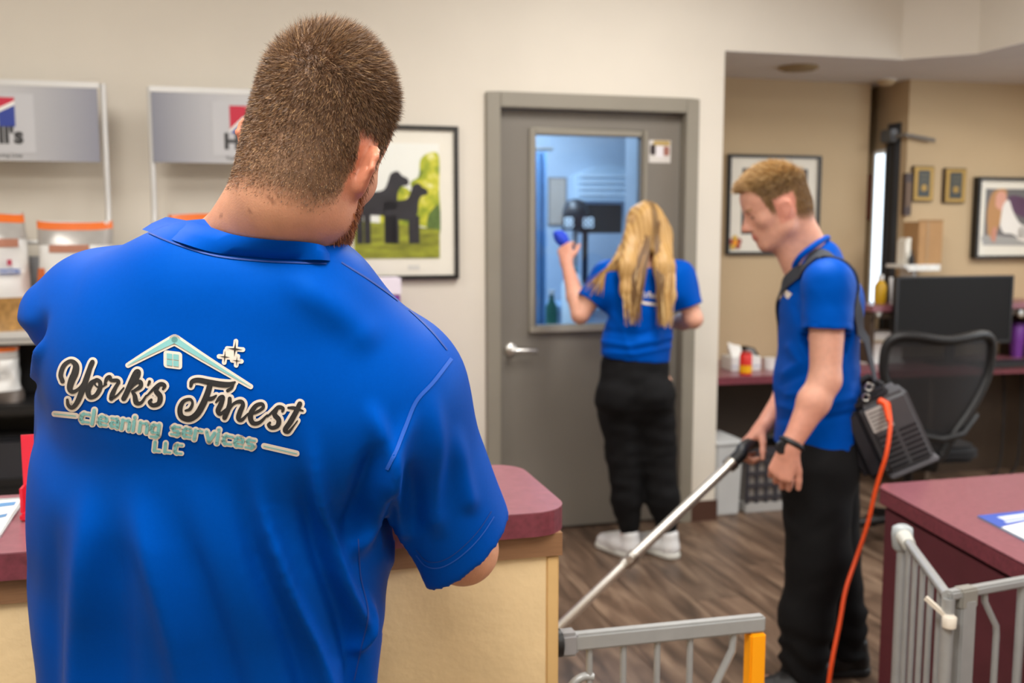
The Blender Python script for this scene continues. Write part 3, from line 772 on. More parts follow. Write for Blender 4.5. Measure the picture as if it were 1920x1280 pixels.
# ================================================================== framed pictures
def frame(name, label, a0, a1, z0, z1, b, fwid, matw, depth=0.03, fm=None, matm=None):
    t = thing(name, label, 'picture', ((a0 + a1) / 2, b, z0))
    fbm = MB()
    for (x0, x1, y0, y1) in ((a0, a0 + fwid, z0, z1), (a1 - fwid, a1, z0, z1), (a0 + fwid, a1 - fwid, z0, z0 + fwid), (a0 + fwid, a1 - fwid, z1 - fwid, z1)):
        fbm.box(x0, x1, b - depth, b, y0, y1)
    part('frame', fbm, fm or M_blackframe, t)
    part('mat_board', MB().box(a0 + fwid, a1 - fwid, b - depth * 0.5, b, z0 + fwid, z1 - fwid), matm or M_matb, t)
    return t, (a0 + fwid + matw, a1 - fwid - matw, z0 + fwid + matw, z1 - fwid - matw), b - depth * 0.5 - 0.001
def blob(pts, b, fn):
    q = catmull(pts + [pts[0]], 4)[:-1]
    vs = [fn(x, y) for x, y in q]
    return MB().add([(v[0], b, v[1]) for v in vs], [tuple(range(len(vs)))])
# dog print
a1_, zt_ = onb(857, 238, 0); _, zb_ = onb(857, 522, 0)
a0_ = a1_ - 0.56
t, (x0, x1, y0, y1), pb = frame('framed_dog_print', 'black framed print of two black dogs on grass beside the grey door', a0_, a1_, zb_, zt_, 0, 0.018, 0.0, 0.028)
x0 += 0.075; x1 -= 0.068; y0 += 0.075; y1 -= 0.06
W_, H_ = x1 - x0, y1 - y0
pf = lambda u, v: (x0 + u * W_, y0 + v * H_)
def foliage_mat():
    m = bpy.data.materials.new('print_foliage'); m.use_nodes = True
    nt = m.node_tree; bs = nt.nodes['Principled BSDF']; bs.inputs['Roughness'].default_value = 0.4
    tc = nt.nodes.new('ShaderNodeTexCoord')
    nz = nt.nodes.new('ShaderNodeTexNoise'); nz.inputs['Scale'].default_value = 16; nz.inputs['Detail'].default_value = 4
    nt.links.new(tc.outputs['Object'], nz.inputs[0])
    cr = nt.nodes.new('ShaderNodeValToRGB'); e = cr.color_ramp.elements
    e[0].position = 0.32; e[0].color = (*lin('4f6a1d'), 1); e[1].position = 0.72; e[1].color = (*lin('f0f0c0'), 1)
    k = e.new(0.45); k.color = (*lin('9dab1f'), 1); k = e.new(0.58); k.color = (*lin('d3cf3c'), 1)
    nt.links.new(nz.outputs['Fac'], cr.inputs[0]); nt.links.new(cr.outputs[0], bs.inputs['Base Color'])
    return m
M_fol = foliage_mat()
pr = part('print', MB().box(x0, x1, pb - 0.001, pb, y0, y1), mat('print_sky', 'eef0ea', 0.4), t, label='printed picture of two dogs')
part('foliage', blob([(0.62, 0.35), (0.7, 0.55), (0.66, 0.66), (0.76, 0.72), (0.78, 0.86), (0.88, 0.92), (0.998, 0.9), (0.998, 0.6), (0.998, 0.3), (0.8, 0.28)], pb - 0.0018, pf), M_fol, pr)
part('foliage', blob([(0.3, 0.3), (0.32, 0.5), (0.42, 0.56), (0.5, 0.62), (0.6, 0.62), (0.68, 0.56), (0.72, 0.4), (0.7, 0.28)], pb - 0.0015, pf), M_fol, pr)
part('dark_shrub', blob([(0.84, 0.22), (0.86, 0.36), (0.93, 0.44), (0.998, 0.46), (0.998, 0.2)], pb - 0.0022, pf), mat('print_darkgreen', '5a7433', 0.4, var=0.3, vscale=40), pr)
part('meadow', MB().add([(*pf(0.0, 0.0)[:1], pb - 0.0024, pf(0, 0)[1]), (pf(1, 0)[0], pb - 0.0024, pf(1, 0)[1]), (pf(1, 0)[0], pb - 0.0024, pf(0, 0.25)[1]), (pf(.6, 0)[0], pb - 0.0024, pf(0, 0.29)[1]), (pf(0, 0)[0], pb - 0.0024, pf(0, 0.33)[1])], [(0, 1, 2, 3, 4)]),
     mat('print_meadow', '8c9027', 0.4, var=0.45, vscale=12, stretch=(1, 1, 4)), pr)
M_dog = mat('print_dog', '23222a', 0.4, var=0.3, vscale=20)
def dog(ox, s):
    f = lambda u, v: pf(ox + u * s, 0.13 + v * s * 0.85)
    d = part('dog', blob([(0.0, 0.32), (-0.03, 0.48), (0.02, 0.6), (0.2, 0.61), (0.36, 0.64), (0.42, 0.74), (0.46, 0.83), (0.55, 0.86), (0.61, 0.81), (0.69, 0.77), (0.69, 0.70), (0.6, 0.68), (0.55, 0.6), (0.53, 0.44), (0.44, 0.34), (0.2, 0.34)], pb - 0.003, f), M_dog, pr)
    for u in (-0.01, 0.09, 0.38, 0.47):
        p0 = f(u, 0.4); p1 = f(u + 0.015, 0.0)
        part('dog_leg', MB().box(min(p0[0], p1[0]), min(p0[0], p1[0]) + 0.034 * s, pb - 0.0032, pb - 0.0028, p1[1], p0[1]), M_dog, pr)
dog(0.36, 0.72); dog(0.04, 0.86)
part('caption', MB().box(x0 + W_ * 0.62, x0 + W_ * 0.76, pb - 0.001, pb, y0 - 0.05, y0 - 0.03), mat('caption_grey', 'd5d4ce', 0.7), t)
part('glass_pane', MB().box(a0_ + 0.018, a1_ - 0.018, -0.024, -0.022, zb_ + 0.018, zt_ - 0.018), M_glass_f, t)

# picture in the alcove
a0_, zt_ = onb(1363, 289, BA); a1_, zb_ = onb(1530, 476, BA)
t, (x0, x1, y0, y1), pb = frame('framed_portrait', 'black framed picture with a tall dark centre on the alcove wall', a0_, a1_, zb_, zt_, BA, 0.016, 0.0, 0.03)
x0 += 0.075; x1 -= 0.065; y0 += 0.10; y1 -= 0.06
pr = part('print', MB().box(x0, x1, pb - 0.001, pb, y0, y1), mat('print_charcoal', '34363c', 0.5, var=0.2), t)
part('pale_figure', MB().prism(rrect(x0 + 0.08, x1 - 0.08, y0 + 0.05, y1 - 0.08, 0.05), pb - 0.002, pb - 0.001, 'b'), mat('print_figure', '8d8378', 0.5), pr)
fx, fz = onb(1378, 455, BA - 0.016)
fp = part('flower_sticker', MB().lathe([(0.014, pb), (0.014, pb - 0.006)], (fx, 0, fz), 12, 'b'), M_yellow, t, label='small flower ornament')
for k in range(5):
    an = 1.3 * k + 0.3
    part('petal', MB().lathe([(0.018, pb - 0.001), (0.012, pb - 0.005)], (fx + 0.026 * math.cos(an), 0, fz + 0.026 * math.sin(an)), 10, 'b'), mat('petal_%d' % (k % 2), ('a8503f', 'd9b14a')[k % 2], 0.6), fp)

# picture at the right edge, two plaques, one seen edge-on
a0_, zt_ = onb(1826, 332, BP); _, zb_ = onb(1820, 484, BP)
a1_ = a0_ + 0.62
t, (x0, x1, y0, y1), pb = frame('framed_girl_and_dog_photo', 'black framed photo of a girl hugging a white dog at the right edge', a0_, a1_, zb_, zt_, BP, 0.016, 0.0, 0.05)
x0 += 0.05; x1 -= 0.05; y0 += 0.06; y1 -= 0.05
W2, H2 = x1 - x0, y1 - y0
pf2 = lambda u, v: (x0 + u * W2, y0 + v * H2)
pr = part('print', MB().box(x0, x1, pb - 0.001, pb, y0, y1), mat('print_studio_grey', '6b696a', 0.5, var=0.1), t)
for nm, col, k, pts in (('floor_tone', 'a3a2a0', 1, [(0.0, 0.0), (0.0, 0.18), (0.5, 0.14), (1, 0.18), (1, 0)]),
                        ('hair', 'b98a58', 2, [(0.05, 0.2), (0.03, 0.6), (0.08, 0.9), (0.2, 1.0), (0.3, 0.95), (0.25, 0.6), (0.2, 0.3), (0.14, 0.12)]),
                        ('face', 'd9a08c', 3, [(0.14, 0.7), (0.15, 0.9), (0.22, 0.96), (0.29, 0.9), (0.29, 0.74), (0.22, 0.62)]),
                        ('sleeve', '5a3a58', 3, [(0.3, 0.7), (0.36, 0.88), (0.6, 0.8), (0.62, 0.5), (0.45, 0.55)]),
                        ('dog_body', 'ece9e4', 4, [(0.22, 0.35), (0.25, 0.7), (0.33, 0.8), (0.4, 0.6), (0.5, 0.4), (0.62, 0.3), (0.55, 0.12), (0.4, 0.2), (0.28, 0.22)]),
                        ('dog_head', 'e3ddd6', 4, [(0.48, 0.1), (0.5, 0.3), (0.62, 0.36), (0.72, 0.25), (0.66, 0.05)]),
                        ('leg', 'c98d78', 5, [(0.1, 0.1), (0.12, 0.3), (0.18, 0.3), (0.16, 0.06)])):
    part(nm, blob(pts, pb - 0.001 - 0.0004 * k, pf2), mat('print_' + nm, col, 0.5), pr)
part('glass_pane', MB().box(a0_ + 0.016, a1_ - 0.016, BP - 0.046, BP - 0.044, zb_ + 0.016, zt_ - 0.016), M_glass_f, t)
M_gold, M_gold2 = mat('plaque_gold', '9c7a35', 0.4, 0.4, var=0.1), mat('plaque_wood', '3b2a1c', 0.5, var=0.1)
def plaque(pxl, pyt, pxr, pyb, label):
    a0_, zt_ = onb(pxl, pyt, BP); a1_, zb_ = onb(pxr, pyb, BP)
    t = thing('award_plaque', label, 'plaque', ((a0_ + a1_) / 2, BP, zb_), 'award plaques')
    part('board', MB().box(a0_, a1_, BP - 0.022, BP, zb_, zt_), M_gold2, t, bev=0.003)
    part('gold_plate', MB().box(a0_ + 0.006, a1_ - 0.006, BP - 0.025, BP - 0.022, zb_ + 0.006, zt_ - 0.006), M_gold, t)
    w = (a1_ - a0_) * 0.22; h = (zt_ - zb_) * 0.13
    part('black_plate', MB().box(a0_ + w, a1_ - w, BP - 0.027, BP - 0.025, zb_ + h, zt_ - h), mat('plaque_black', '24271e', 0.4), t)
    ln = MB()
    for i in range(4):
        z = zt_ - h - 0.03 - 0.025 * i
        ln.box(a0_ + w + 0.012, a1_ - w - 0.012, BP - 0.0275, BP - 0.027, z, z + 0.006)
    part('engraving', ln, mat('plaque_line', '6e6543', 0.5), t)
    part('seal', MB().lathe([(0.02, BP - 0.027), (0.018, BP - 0.029)], ((a0_ + a1_) / 2, 0, zb_ + h + 0.05), 16, 'b'), M_gold, t)
plaque(1709, 311, 1745, 378, 'gold and black award plaque nearer the glazed door')
plaque(1768, 315, 1805, 381, 'gold and black award plaque nearer the framed girl photo')
a0_, zt_ = onb(1692, 325, BP); a1_, zb_ = onb(1702, 404, BP)
t = thing('dark_wood_plaque', 'tall narrow dark wood plaque left of the gold plaques', 'plaque', (a0_, BP, zb_))
part('board', MB().box(a0_, a1_, BP - 0.03, BP, zb_, zt_), mat('dark_wood', '3a2620', 0.5, var=0.2, vscale=10), t, bev=0.003)
part('plate', MB().box(a0_ + 0.004, a1_ - 0.004, BP - 0.032, BP - 0.03, zb_ + 0.05, zt_ - 0.05), mat('dark_bronze', '57402c', 0.4, 0.4), t)
b0_, z1_ = ona(1636, 326, AS); b1_, z0_ = ona(1624, 412, AS)
t = thing('brown_framed_certificate', 'small certificate in a red-brown frame in the side passage', 'certificate', (AS, b0_, z0_))
part('frame', MB().box(AS - 0.03, AS, b0_, b1_, z0_, z1_), mat('red_brown_wood', '6e3a28', 0.5, var=0.1), t, bev=0.003)
part('sheet', MB().box(AS - 0.032, AS - 0.03, b0_ + 0.015, b1_ - 0.015, z0_ + 0.03, z1_ - 0.03), M_matb, t)

# ================================================================== back desk, upper ledge and what stands on them
ZD = 0.70
bk = thing('back_desk', 'long maroon desk along the alcove and plaque walls', 'desk', (2.4, 0.3, 0))
part('desktop', MB().prism([(cor + 0.012, 0.10), (A1 - 0.01, 0.02), (A1 - 0.01, BP - 0.004), (AS - 0.006, BP - 0.004), (AS - 0.006, BA - 0.014), (cor + 0.012, BA - 0.014)], ZD - 0.036, ZD), M_lam, bk, bev=0.004)
part('edge_band', MB().prism([(cor + 0.012, 0.092), (A1 - 0.01, 0.012), (A1 - 0.01, 0.02), (cor + 0.012, 0.10)], ZD - 0.038, ZD - 0.002), M_lam_edge, bk)
part('modesty_panel', MB().box(cor + 0.02, AS - 0.02, BA - 0.03, BA - 0.01, 0.1, ZD - 0.036), M_under, bk)
part('modesty_panel', MB().box(AS, A1 - 0.02, BP - 0.03, BP - 0.01, 0.0, ZD - 0.036), M_under, bk)
for x in (AS - 0.1, 3.55):
    part('support_panel', MB().box(x, x + 0.03, 0.14, BP - 0.03, 0, ZD - 0.036), M_under, bk)
_, zl_ = onb(1660, 577, 0.30)
lg = thing('upper_ledge', 'maroon transaction ledge above the back desk', 'shelf', (3.2, 0.4, zl_))
la0, _ = onb(1634, 577, 0.28)
part('ledge_top', MB().box(la0, A1, 0.27, BP, zl_ - 0.02, zl_ + 0.015), M_lam, lg, bev=0.004)
part('ledge_rail', MB().box(la0 + 0.01, A1, 0.29, 0.31, zl_ - 0.055, zl_ - 0.02), M_under, lg)
for x in (la0 + 0.02, 3.3, 4.2):
    part('bracket', MB().box(x, x + 0.025, 0.31, BP, ZD, zl_ - 0.02), M_under, lg)
for i, px in enumerate((1645, 1912)):
    x, z = onb(px, 588, 0.29)
    part('cable_grommet', MB().lathe([(0.022, 0.288), (0.022, 0.276), (0.012, 0.274)], (x, 0, z), 14, 'b'), M_steel, lg)
# monitor
b = 0.22
m0, zt_ = onb(1683, 521, b); m1, _ = onb(1899, 524, b); _, zb_ = onb(1890, 638, b)
t = thing('computer_monitor', 'large black computer monitor behind the mesh office chair', 'monitor', ((m0 + m1) / 2, b, ZD))
part('screen', MB().box(m0, m1, b, b + 0.012, zb_, zt_), mat('screen_off', '1d1d1e', 0.6, spec=0.15), t)
fbm = MB()
for (x0, x1, y0, y1) in ((m0 - 0.006, m0 + 0.008, zb_ - 0.012, zt_ + 0.006), (m1 - 0.008, m1 + 0.006, zb_ - 0.012, zt_ + 0.006), (m0, m1, zb_ - 0.012, zb_ + 0.006), (m0, m1, zt_ - 0.004, zt_ + 0.006)):
    fbm.box(x0, x1, b - 0.004, b + 0.03, y0, y1)
part('bezel', fbm, M_black, t)
part('back_shell', MB().box(m0, m1, b + 0.012, b + 0.04, zb_, zt_), M_black, t, bev=0.008)
mm = (m0 + m1) / 2
part('stand_neck', MB().box(mm - 0.03, mm + 0.03, b + 0.02, b + 0.035, ZD + 0.012, zb_), M_black, t)
part('stand_foot', MB().box(mm - 0.12, mm + 0.12, b - 0.05, b + 0.1, ZD, ZD + 0.012), M_black, t, bev=0.004)
ka, kz = onb(1890, 680, 0.1)
ka, kb_ = onz(1895, 690, ZD)
t = thing('keyboard', 'black keyboard on the desk right of the office chair', 'keyboard', (ka, 0.12, ZD))
part('case', MB().box(ka - 0.14, ka + 0.3, 0.028, 0.16, ZD, ZD + 0.018), M_black, t, bev=0.004)
for rr in range(4):
    for cc in range(12):
        part('key', MB().box(ka - 0.13 + cc * 0.0345, ka - 0.10 + cc * 0.0345, 0.034 + rr * 0.031, 0.061 + rr * 0.031, ZD + 0.018, ZD + 0.025), mat('key_black', '202024', 0.5), t)
# purple mug, yellow bottle, papers, box, small pot
def cyl_thing(name, label, cat, a, b, z, prof, m, extra=()):
    t = thing(name, label, cat, (a, b, z))
    part('body', MB().lathe([(r_, z + h_) for r_, h_ in prof], (a, b, 0), 20), m, t, smooth=True)
    for nm, pr_, mm_ in extra:
        part(nm, MB().lathe([(r_, z + h_) for r_, h_ in pr_], (a, b, 0), 20), mm_, t, smooth=True)
    return t
xa, _ = onb(1913, 630, 0.38)
cyl_thing('purple_cup', 'purple cup under the ledge right of the monitor', 'cup', xa, 0.40, ZD, [(0.035, 0), (0.045, 0.1), (0.048, 0.18), (0.044, 0.185)], mat('purple_plastic', '7a3fa0', 0.4), [('lid', [(0.046, 0.185), (0.046, 0.2), (0.03, 0.205)], mat('purple_lid', '5a2a78', 0.4))])
xa, _ = onb(1651, 540, 0.42)
cyl_thing('yellow_bottle', 'yellow spray bottle on the ledge beside the monitor', 'bottle', xa, 0.42, zl_ + 0.015, [(0.03, 0), (0.034, 0.02), (0.034, 0.1), (0.015, 0.13)], mat('yellow_bottle', 'cfa21c', 0.4), [('cap', [(0.016, 0.13), (0.016, 0.16)], M_white)])
xa, _ = onb(1668, 545, 0.42)
t = thing('paper_stack', 'white upright papers on the ledge left of the monitor', 'papers', (xa, 0.42, zl_ + 0.015))
for i in range(3):
    part('sheet', MB().hexa([(xa - 0.03 + 0.02 * i, 0.36 + 0.03 * i, zl_ + 0.015), (xa + 0.05, 0.36 + 0.03 * i, zl_ + 0.015), (xa + 0.05, 0.365 + 0.03 * i, zl_ + 0.015), (xa - 0.03 + 0.02 * i, 0.365 + 0.03 * i, zl_ + 0.015)],
                            [(xa - 0.03 + 0.02 * i, 0.38 + 0.03 * i, zl_ + 0.16), (xa + 0.05, 0.38 + 0.03 * i, zl_ + 0.14 + 0.01 * i), (xa + 0.05, 0.385 + 0.03 * i, zl_ + 0.14 + 0.01 * i), (xa - 0.03 + 0.02 * i, 0.385 + 0.03 * i, zl_ + 0.16)]), mat('sheet_grey_white', 'c9c8c8', 0.6), t)
sh_a0, sh_z = onb(1692, 496, BP - 0.15)
sh_a1, _ = onb(1752, 496, BP - 0.15)
t = thing('wall_shelf', 'small white wall shelf carrying the cardboard box', 'shelf', (sh_a0, BP, sh_z))
part('board', MB().box(sh_a0, sh_a1, BP - 0.17, BP, sh_z - 0.02, sh_z), M_white, t, bev=0.003)
part('bracket', MB().box((sh_a0 + sh_a1) / 2 - 0.01, (sh_a0 + sh_a1) / 2 + 0.01, BP - 0.12, BP, sh_z - 0.07, sh_z - 0.02), M_white, t)
part('wavy_liner', MB().grid(lambda u, v: (sh_a0 + 0.02 + (sh_a1 - sh_a0) * u, BP - 0.172 - 0.004 * math.sin(u * 20), sh_z - 0.035 * v), 24, 2), M_paper, t)
ba0, bz1 = onb(1723, 416, BP - 0.12); ba1, bz0 = onb(1767, 492, BP - 0.12)
t = thing('cardboard_box', 'brown cardboard box on the white wall shelf', 'box', ((ba0 + ba1) / 2, BP - 0.07, sh_z))
part('carton', MB().box(ba0 - 0.02, ba1 - 0.03, BP - 0.15, BP - 0.01, sh_z, bz1), mat('cardboard', 'b28a5e', 0.8, var=0.06, vscale=10), t, bev=0.002)
part('tape', MB().box(ba0 + 0.03, ba0 + 0.045, BP - 0.152, BP - 0.15, sh_z, bz1), mat('tape_tan', 'a5804f', 0.4), t)
part('flap', MB().box(ba0 - 0.02, ba1 - 0.03, BP - 0.15, BP - 0.145, bz1, bz1 + 0.012), mat('cardboard2', '9d7850', 0.8), t)
xa, _ = onb(1698, 470, BP - 0.1)
t = thing('cream_carton', 'narrow cream carton standing left of the cardboard box', 'carton', (xa, BP - 0.08, sh_z))
part('carton', MB().box(xa - 0.02, xa + 0.02, BP - 0.12, BP - 0.05, sh_z, sh_z + 0.12), M_matb, t, bev=0.002)
part('slanted_top', MB().hexa([(xa - 0.02, BP - 0.12, sh_z + 0.12), (xa + 0.02, BP - 0.12, sh_z + 0.12), (xa + 0.02, BP - 0.05, sh_z + 0.12), (xa - 0.02, BP - 0.05, sh_z + 0.12)],
                               [(xa - 0.005, BP - 0.12, sh_z + 0.15), (xa + 0.02, BP - 0.12, sh_z + 0.15), (xa + 0.02, BP - 0.05, sh_z + 0.15), (xa - 0.005, BP - 0.05, sh_z + 0.15)]), M_matb, t)
xa, _ = onb(1706, 482, BP - 0.13)
cyl_thing('black_bottle', 'tiny black bottle in front of the cream carton', 'bottle', xa, BP - 0.145, sh_z, [(0.014, 0), (0.016, 0.03), (0.006, 0.06), (0.006, 0.08)], M_black)
# things at the left end of the back desk
xa, xb_ = onz(1356, 692, ZD)
cyl_thing('red_yellow_can', 'red and yellow tin at the wall corner on the back desk', 'can', xa + 0.018, 0.15, ZD, [(0.03, 0), (0.032, 0.005), (0.032, 0.1), (0.026, 0.11)], mat('can_red', 'd82a22', 0.4), [('yellow_band', [(0.033, 0.012), (0.033, 0.05)], mat('can_yellow', 'f0b012', 0.4)), ('lid', [(0.027, 0.11), (0.027, 0.118)], mat('can_lid', 'b01f20', 0.4))])
xa, _ = onb(1384, 655, 0.3)
t = thing('tissue_box', 'white tissue box on the back desk beside the red tin', 'tissue box', (xa, 0.3, ZD))
part('carton', MB().box(xa - 0.05, xa + 0.12, 0.27, 0.4, ZD, ZD + 0.075), M_white, t, bev=0.004)
part('tissue', MB().hexa([(xa - 0.03, 0.31, ZD + 0.075), (xa + 0.04, 0.31, ZD + 0.075), (xa + 0.04, 0.36, ZD + 0.075), (xa - 0.03, 0.36, ZD + 0.075)], [(xa - 0.045, 0.33, ZD + 0.14), (xa + 0.02, 0.32, ZD + 0.13), (xa + 0.03, 0.35, ZD + 0.12), (xa - 0.03, 0.36, ZD + 0.145)]), M_paper, t)
part('printed_band', MB().box(xa - 0.05, xa + 0.12, 0.268, 0.27, ZD + 0.02, ZD + 0.03), mat('tissue_print', 'b9bccb', 0.5), t)
xa, _ = onb(1425, 650, 0.32)
t = thing('tape_dispenser', 'black tape dispenser on the back desk behind the white box', 'dispenser', (xa, 0.42, ZD))
part('body', MB().prism([(xa - 0.05, ZD), (xa + 0.07, ZD), (xa + 0.07, ZD + 0.04), (xa + 0.03, ZD + 0.1), (xa - 0.02, ZD + 0.11), (xa - 0.05, ZD + 0.06)], 0.43, 0.48, 'b'), M_black, t, bev=0.004)
part('roll', MB().lathe([(0.03, 0.425), (0.03, 0.485)], (xa, 0, ZD + 0.07), 18, 'b'), M_grey, t)
xa, _ = onb(1354, 610, 0.34)
cyl_thing('pen_cup', 'dark pen cup at the wall corner on the back desk', 'cup', xa + 0.01, 0.52, ZD, [(0.025, 0), (0.03, 0.1), (0.027, 0.1)], M_black, [('pen', [(0.004, 0.05), (0.004, 0.19), (0.001, 0.2)], M_black)])
xa, _ = onb(1443, 672, 0.3)
cyl_thing('small_white_cup', 'small white cup hidden partly by the vacuuming man', 'cup', xa, 0.3, ZD, [(0.025, 0), (0.03, 0.06), (0.027, 0.06)], M_white, [('rim', [(0.031, 0.056), (0.031, 0.062)], M_white)])
# papers under the ledge and under-desk items
xa, _ = onb(1655, 600, 0.4)
t = thing('file_tray', 'white file tray under the ledge beside the monitor', 'tray', (xa, 0.4, ZD))
part('base', MB().box(xa - 0.14, xa + 0.1, 0.33, 0.52, ZD, ZD + 0.01), M_white, t)
part('files', MB().box(xa - 0.13, xa + 0.09, 0.34, 0.5, ZD + 0.01, ZD + 0.12), M_paper, t)
part('top_tray', MB().box(xa - 0.14, xa + 0.1, 0.33, 0.52, ZD + 0.12, ZD + 0.13), mat('tray_beige', 'c9b99c', 0.5), t)
part('papers', MB().box(xa - 0.12, xa + 0.09, 0.34, 0.5, ZD + 0.13, ZD + 0.17), M_paper, t)
# waste bin and crate
x0, y0_ = onz(1340, 968, 0); x1, _ = onz(1386, 962, 0); _, bz1_ = onb(1340, 830, 0.02)
t = thing('waste_bin', 'white rectangular waste bin at the wall corner', 'bin', ((x0 + x1) / 2, 0.1, 0))
bx0, bx1, bb0, bb1 = cor + 0.02, cor + 0.17, 0.03, 0.30
part('body', MB().hexa([(bx0 + 0.012, bb0 + 0.012, 0), (bx1 - 0.012, bb0 + 0.012, 0), (bx1 - 0.012, bb1 - 0.012, 0), (bx0 + 0.012, bb1 - 0.012, 0)], [(bx0, bb0, bz1_ - 0.02), (bx1, bb0, bz1_ - 0.02), (bx1, bb1, bz1_ - 0.02), (bx0, bb1, bz1_ - 0.02)]), mat('bin_white', 'c6c8c8', 0.5, var=0.03), t, bev=0.008)
part('rim', MB().box(bx0 - 0.006, bx1 + 0.006, bb0 - 0.006, bb1 + 0.006, bz1_ - 0.02, bz1_), mat('bin_white2', 'd2d4d4', 0.5), t, bev=0.006)
x0 = bx1 + 0.03; x1 = x0 + 0.34
t = thing('lattice_crate', 'grey lattice storage crate on the floor beside the waste bin', 'crate', ((x0 + x1) / 2, 0.16, 0))
zc = bz1_ * 0.83
Mcr = mat('crate_grey', '6d6a68', 0.5, var=0.05); Mcrd = mat('crate_dark', '37343a', 0.6)
part('base', MB().box(x0, x1, 0.05, 0.35, 0, 0.05), mat('crate_base', 'b2b0ad', 0.5), t, bev=0.004)
part('lining', MB().box(x0 + 0.012, x1 - 0.012, 0.065, 0.338, 0.05, zc - 0.03), mat('crate_content', '9d9690', 0.7, var=0.1), t)
part('rim', MB().box(x0 - 0.004, x1 + 0.004, 0.046, 0.354, zc - 0.03, zc), Mcrd, t, bev=0.004)
for k in range(7):
    xx = x0 + (x1 - x0 - 0.018) * k / 6
    part('upright_bar', MB().box(xx, xx + 0.018, 0.05, 0.062, 0.05, zc - 0.03), Mcrd, t)
for k in range(4):
    zz = 0.07 + (zc - 0.13) * k / 3
    part('cross_bar', MB().box(x0, x1, 0.047, 0.052, zz, zz + 0.02), Mcrd, t)

# ================================================================== maroon desk in front on the right
DZ = 0.75
dfa, dfb = onz(1637, 908, DZ); dna, dnb = onz(1920, 1057, DZ)
dfr, dfrb = onz(1920, 886, DZ)
sl = (dna - dfa) / (dnb - dfb)
def dl_(b_): return dfa + sl * (b_ - dfb)
nb2 = -3.25
poly = [(dl_(nb2), nb2), (1.9, nb2), (1.9, dfb), (dl_(dfb) + 0.03, dfb), (dl_(dfb), dfb - 0.03)]
dk = thing('reception_desk', 'solid maroon desk at the right with a metal gate fixed to it', 'desk', (1.2, -2.6, 0))
part('desktop', MB().prism(poly, DZ - 0.003, DZ), M_lam, dk)
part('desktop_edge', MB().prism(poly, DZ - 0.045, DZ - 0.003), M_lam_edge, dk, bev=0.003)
gp = 0.012
poly2 = [(dl_(nb2) + gp, nb2 + gp), (1.9 - gp, nb2 + gp), (1.9 - gp, dfb - gp), (dl_(dfb) + gp + 0.03, dfb - gp), (dl_(dfb) + gp, dfb - gp - 0.03)]
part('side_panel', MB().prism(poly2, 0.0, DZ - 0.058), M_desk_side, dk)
poly3 = [(x + (0.012 if x < 1.5 else -0.012), y) for x, y in poly2]
part('shadow_gap', MB().prism(poly3, DZ - 0.058, DZ - 0.045), mat('dark_gap', '2a1418', 0.7), dk)
c4 = [onz(1905, 1005, DZ), onz(2050, 960, DZ), onz(2010, 930, DZ), onz(1832, 972, DZ)]
c4 = [onz(1832, 970, DZ), onz(1925, 1018, DZ), onz(2040, 985, DZ), onz(1925, 960, DZ)]
t = thing('blue_header_form', 'clipped white form with a blue printed header on the maroon desk', 'form', (c4[0][0], c4[0][1], DZ))
part('board', MB().hexa([(x, y, DZ) for x, y in c4], [(x, y, DZ + 0.004) for x, y in c4]), mat('board_blue_grey', '7f8ea0', 0.4), t)
part('paper', MB().add([bil(c4, u, v, DZ + 0.0046) for u, v in ((0.45, 0.03), (0.97, 0.03), (0.97, 0.97), (0.40, 0.97))], [(0, 1, 2, 3)]), M_paper, t)
part('header_band', MB().add([bil(c4, u, v, DZ + 0.005) for u, v in ((0.0, 0.0), (0.48, 0.0), (0.42, 1), (0.0, 1))], [(0, 1, 2, 3)]), mat('header_blue', '3c59b4', 0.45), t)
for (u0, u1, v0, v1) in ((0.14, 0.30, 0.25, 0.9), (0.33, 0.40, 0.2, 0.6)):
    lt = MB().add([bil(c4, u, v, DZ + 0.0055) for u, v in ((u0, v0), (u1, v0), (u1, v1), (u0, v1))], [(0, 1, 2, 3)])
    part('lettering_bar', lt, mat('header_white', 'ccd6ee', 0.5), t)

# ================================================================== metal safety gates
GZ = 0.75
def gate_post(mb, a, b, w, z0=0.03, z1=GZ): mb.box(a - w / 2, a + w / 2, b - w / 2, b + w / 2, z0, z1)
g0a, g0b = onz(1046, 1190, GZ); g1a, g1b = onz(1432, 1152, GZ)
gt = thing('safety_gate', 'grey metal safety gate with a yellow post beside the tan counter', 'gate', ((g0a + g1a) / 2, (g0b + g1b) / 2, 0))
def gl_(f, z): return (g0a + (g1a - g0a) * f, g0b + (g1b - g0b) * f, z)
part('top_rail', MB().bar(gl_(0.02, GZ - 0.014), gl_(1.0, GZ - 0.014), 0.022, 0.030), M_silver, gt, bev=0.004)
part('bottom_rail', MB().bar(gl_(0.02, 0.05), gl_(1.0, 0.05), 0.022, 0.024), M_silver, gt, bev=0.004)
part('wall_bracket', MB().lathe([(0.013, g0a - 0.012), (0.024, g0a - 0.010), (0.024, g0a + 0.004), (0.016, g0a + 0.008)], (0, g0b, GZ - 0.014), 16, 'a'), M_black, gt, smooth=True)
part('end_cap', MB().box(g0a + 0.0, g0a + 0.034, g0b - 0.017, g0b + 0.017, GZ - 0.036, GZ + 0.006), mat('cap_grey', '8f8f92', 0.45), gt, bev=0.006)
for px in (1103, 1165, 1228, 1290):
    f = (px - 1046) / (1432 - 1046)
    p0 = gl_(f, 0.06); p1 = gl_(f, GZ - 0.028)
    part('bar', MB().tube([p0, p1], 0.0062, 8), M_silver, gt, smooth=True)
p = [gl_(0.85, GZ - 0.028), gl_(0.845, GZ - 0.06), gl_(0.76, GZ - 0.125), gl_(0.755, GZ - 0.15), gl_(0.755, 0.06)]
part('bent_bar', MB().tube(p, 0.0075, 8), M_silver, gt, smooth=True)
